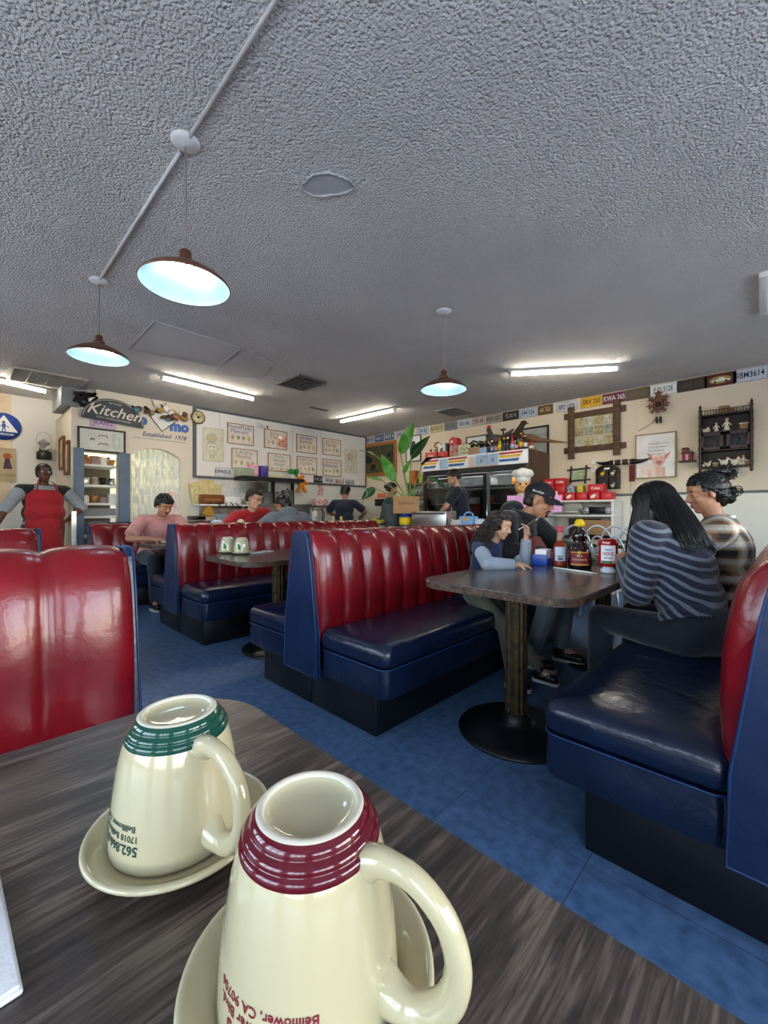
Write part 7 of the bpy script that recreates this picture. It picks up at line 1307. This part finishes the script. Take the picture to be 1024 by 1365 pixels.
for a in (-.009, -.003, .003, .009): q.cyl((.06, -.013 + a, .03), (.10, -.022 + a, .05), .0014, n=5)
q.build('fork_head', chrome, o)
# man in cap
mh = cloth('black_hoodie', '0d0e11', .012); J = person('man in a black hoodie and black cap bent over his food', 2.99, 1.61, PI, 1.76, seat=.47, lean=.28, nlean=.70, head=(.32, .18, 0), skin='tan', girth=1.2, voxel=.006, shirt=mh, sleeve=1., pants=cloth('faded_grey_jeans', '5a6068', .01), hands=[((.20, .42, .80), (1, -.3, -.4)), ((-.14, .50, .80), (-1, -.3, -.4))], feet=[(.16, .30, .085), (-.12, .40, .085)], infl=.028)
short_hair(J, HD, .005, .0, -.03, amp=.001); k = J['k']; hp = J['hp']
q = MB(); q.ell(hp((0, -.012, .050)), (.090 * k, .108 * k, .092 * k), J['Rh']); cp = blob(q, 'cap', mat('black_cap_cloth', '101013', .8, bump=.001, bscale=200), J['o'], .006, 2, lambda p: J['local'](p).z > .045)
q = MB(); vs = []
for i in range(13):
    a = Dg(25) + Dg(130) * i / 12
    for r0, dz in ((1., 0.), (1.33, -.004), (1.72, -.022)): vs.append(hp((.088 * math.cos(a) * (1 if r0 < 1.2 else 1.0), -.012 + .106 * math.sin(a) * r0, .050 + dz - .010 * abs(math.cos(a)) * (r0 - 1) * 3)))
n_ = len(vs); vs2 = [v - J['Rh'] @ Vector((0, 0, .004)) for v in vs]; f1 = [(i * 3 + j, i * 3 + j + 1, (i + 1) * 3 + j + 1, (i + 1) * 3 + j) for i in range(12) for j in range(2)]; q.add(vs + vs2, f1 + [tuple(reversed([n_ + a for a in f])) for f in f1] + [(i * 3 + 2, n_ + i * 3 + 2, n_ + (i + 1) * 3 + 2, (i + 1) * 3 + 2) for i in range(12)], 0, True); q.build('cap_brim', mat('black_cap_cloth', '101013', .8), cp)
MB().text('Brooklyn', .022, hp((.0935, .0, .068)), R=J['Rh'] @ rotm(0, 0, PI / 2), ext=.001).build('cap_lettering', white, cp); MB().text('LA', .045, hp((0, .098, .09)), R=J['Rh'] @ rotm(-.35, 0, PI), ext=.001).build('cap_emblem', white, cp)
q = MB(); nk, S_, Y_ = J['nk'], J['S'], J['Y']; q.ell(nk - Y_ * .07, (.13, .08, .09), Vector((0, 0, 1)).rotation_difference(S_).to_matrix()).tube([nk + Vector((.105 * math.cos(a), .095 * math.sin(a), .01 - .04 * math.sin(a))) for a in [2 * PI * i / 16 for i in range(16)]], .034, 8, closed=True); blob(q, 'hood', mh, J['o'], .007, 3)
q = MB(); q.tube([hp(p) for p in ((-.030, .086, -.050), (-.012, .098, -.041), (0, .099, -.042), (.012, .098, -.041), (.030, .086, -.050), (.032, .08, -.07))], .0045, 6).ell(hp((0, .083, -.082)), (.018, .01, .014), J['Rh']); q.build('goatee', HD, J['o'])
# woman in the striped sweater
mst_ = striped('striped_knit', '10172c', '5e6472', 31, 2, -.45, .60); J = person('long-haired woman in a navy and grey striped sweater seen from behind', 2.28, .29, Dg(-24), 1.62, seat=.465, lean=.42, nlean=.20, side=.20, clip=.035, head=(.40, .15, 0), skin='med', girth=1.05, voxel=.006, shirt=mst_, sleeve=1., pants=cloth('black_denim', '101524', .01), hands=[((.22, .46, .80), (1, -.3, -.3)), ((-.03, .33, .83), (-.6, -.5, -1))], infl=.024)
q = MB(); k = J['k']; q.ell(J['hp']((0, -.016, .036)), (.090 * k, .108 * k, .100 * k), J['Rh']); q.ell(J['hp']((0, -.06, -.03)), (.082 * k, .062 * k, .10 * k), J['Rh']); q.cap(J['hp']((-.045, .0, -.03)), J['hp']((-.06, -.01, -.0)) + Vector((-.01, .02, -.27)), .052, .028).cap(J['hp']((.045, -.0, -.03)), J['hp']((.06, 0, -.0)) + Vector((.01, .02, -.25)), .05, .028).cap(J['hp']((0, -.05, -.02)), J['nk'] - J['Y'] * .07 - J['S'] * .06, .072, .05)
blob(q, 'hair', HB, J['o'], .007, 2, lambda p: (lambda l: l.y < .055 or l.z > .09)(J['local'](p)), lambda c: .004 * noise.noise(Vector((c.x * 60, c.y * 60, c.z * 8)))); strands(J, HB, 600, .34, .0026, seed=2, spread=.30, down=(-.02, .05, -1), wid=.9, down2=-J['S'] - J['Y'] * .16)
# woman in plaid
mp_ = plaid('plaid_flannel'); J = person('woman with a dark messy bun in a brown and white plaid shirt, in profile', 3.02, .25, Dg(6), 1.64, seat=.465, lean=.10, nlean=.22, head=(.22, .30, 0), skin='tan', girth=1.15, voxel=.006, shirt=mp_, sleeve=1., pants=cloth('black_denim', '101524', .01), hands=[((.20, .46, .80), (1, -.3, -.3)), ((-.18, .46, .80), (-1, -.3, -.4))], infl=.03)
k = J['k']; short_hair(J, HB, .012, .060, -.01, amp=.003, nape=-.06)
q = MB(); rn = random.Random(6)
for i in range(9): q.ell(J['hp']((rn.uniform(-.04, .04), -.10 + rn.uniform(-.035, .035), .085 + rn.uniform(-.03, .05))), (.035, .035, .03))
for i in range(6): q.ell(J['hp']((rn.uniform(-.05, .05), -.09 + rn.uniform(-.02, .02), -.01 + rn.uniform(-.05, .03))), (.035, .03, .035))
blob(q, 'hair_bun', HB, J['o'], .006, 1, None, lambda c: .012 * noise.noise(c * 45))
q = MB()
for i in range(40):
    c = J['hp']((rn.uniform(-.03, .03), -.105 + rn.uniform(-.02, .02), .085)); a = rn.uniform(0, 6.3); b = rn.uniform(-1, 1.2); R0_ = rn.uniform(.03, .048); q.tube([c + Vector((R0_ * math.cos(a + t) * math.cos(b), R0_ * math.sin(a + t), R0_ * math.sin(b) * math.cos(t) + .01)) for t in (0, .5, 1, 1.5, 2, 2.5)], .0022, 4)
for i in range(170):
    a = rn.uniform(-1.9, 1.9) + PI / 2; t = rn.uniform(.02, 1); z_ = .115 * (1 - t) + .0 * t; p0 = Vector((.092 * math.cos(a) * math.sqrt(max(1 - (z_ / .135) ** 2, .05)), -.012 + .108 * math.sin(a) * math.sqrt(max(1 - (z_ / .135) ** 2, .05)), .034 + z_ * .9))
    if p0.y > .05 and p0.z < .07: continue
    e_ = Vector((rn.uniform(-.03, .03), -.105, .075 + rn.uniform(-.03, .02))); m_ = (p0 + e_) / 2; c0 = Vector((0, -.012, .034)); d0 = (m_ - c0); m_ = c0 + Vector((d0.x / max(d0.length, .01), d0.y / max(d0.length, .01), d0.z / max(d0.length, .01))) * .118; q.tube([J['hp'](v) for v in bez(p0, p0.lerp(m_, .8), m_.lerp(e_, .3), e_, 7)], .0026, 4)
for i in range(160):
    c = J['hp']((rn.uniform(-.045, .045), -.10 + rn.uniform(-.035, .035), rn.choice([.085, .10, -.01, -.02]))); a = rn.uniform(0, 6.3); b = rn.uniform(-1.4, 1.4); R0_ = rn.uniform(.018, .032); q.tube([c + Vector((R0_ * math.cos(a + t) * math.cos(b), R0_ * math.sin(a + t), R0_ * math.sin(b) * math.cos(a + t))) for t in (0, .6, 1.2, 1.8, 2.4)], .0028, 4)
q.build('loose_strands', HB, J['o'])
nk = J['nk']; MB().tube([nk + Vector((.078 * math.cos(a), .068 * math.sin(a), -.005 - .02 * math.sin(a))) for a in [2 * PI * i / 20 for i in range(20)]], .016, 8, closed=True, flat=.7).build('shirt_collar', cloth('pale_collar', 'd8d4cc', .004), J['o'])
o = thing('earphone', 'tiny white earbud in the ear of the woman in plaid', 'earbud', (0, 0, 0)); bpy.data.objects.remove(o)
# ------------------------------------------------------------------ light and render settings
w = bpy.data.worlds.new('world'); sc.world = w; w.use_nodes = True; wn = w.node_tree.nodes; wl = w.node_tree.links
bg = wn['Background']; sky = wn.new('ShaderNodeTexSky'); sky.sky_type = 'NISHITA'; sky.sun_disc = False; sky.sun_elevation = math.radians(35); sky.sun_rotation = 2.4
mixc = wn.new('ShaderNodeMixRGB'); mixc.inputs['Fac'].default_value = .75; mixc.inputs['Color2'].default_value = (.95, .97, 1.0, 1)
wl.new(sky.outputs['Color'], mixc.inputs['Color1']); wl.new(mixc.outputs['Color'], bg.inputs['Color']); bg.inputs['Strength'].default_value = 5.2
L = bpy.data.lights.new('kitchen_lamp', 'AREA'); L.energy = 45; L.size = .8; L.color = (1, .95, .8)
lo = bpy.data.objects.new('kitchen_lamp', L); COL.objects.link(lo); lo.location = (2.2, 7.9, 2.65)
sc.view_settings.view_transform = 'Standard'; sc.view_settings.look = 'None'; sc.view_settings.exposure = 0.06; sc.view_settings.gamma = 1; sc.view_settings.use_curve_mapping = False
sc.cycles.use_denoising = True; sc.cycles.max_bounces = 8; sc.cycles.diffuse_bounces = 4; sc.cycles.caustics_reflective = False; sc.cycles.caustics_refractive = False; sc.cycles.sample_clamp_indirect = 6
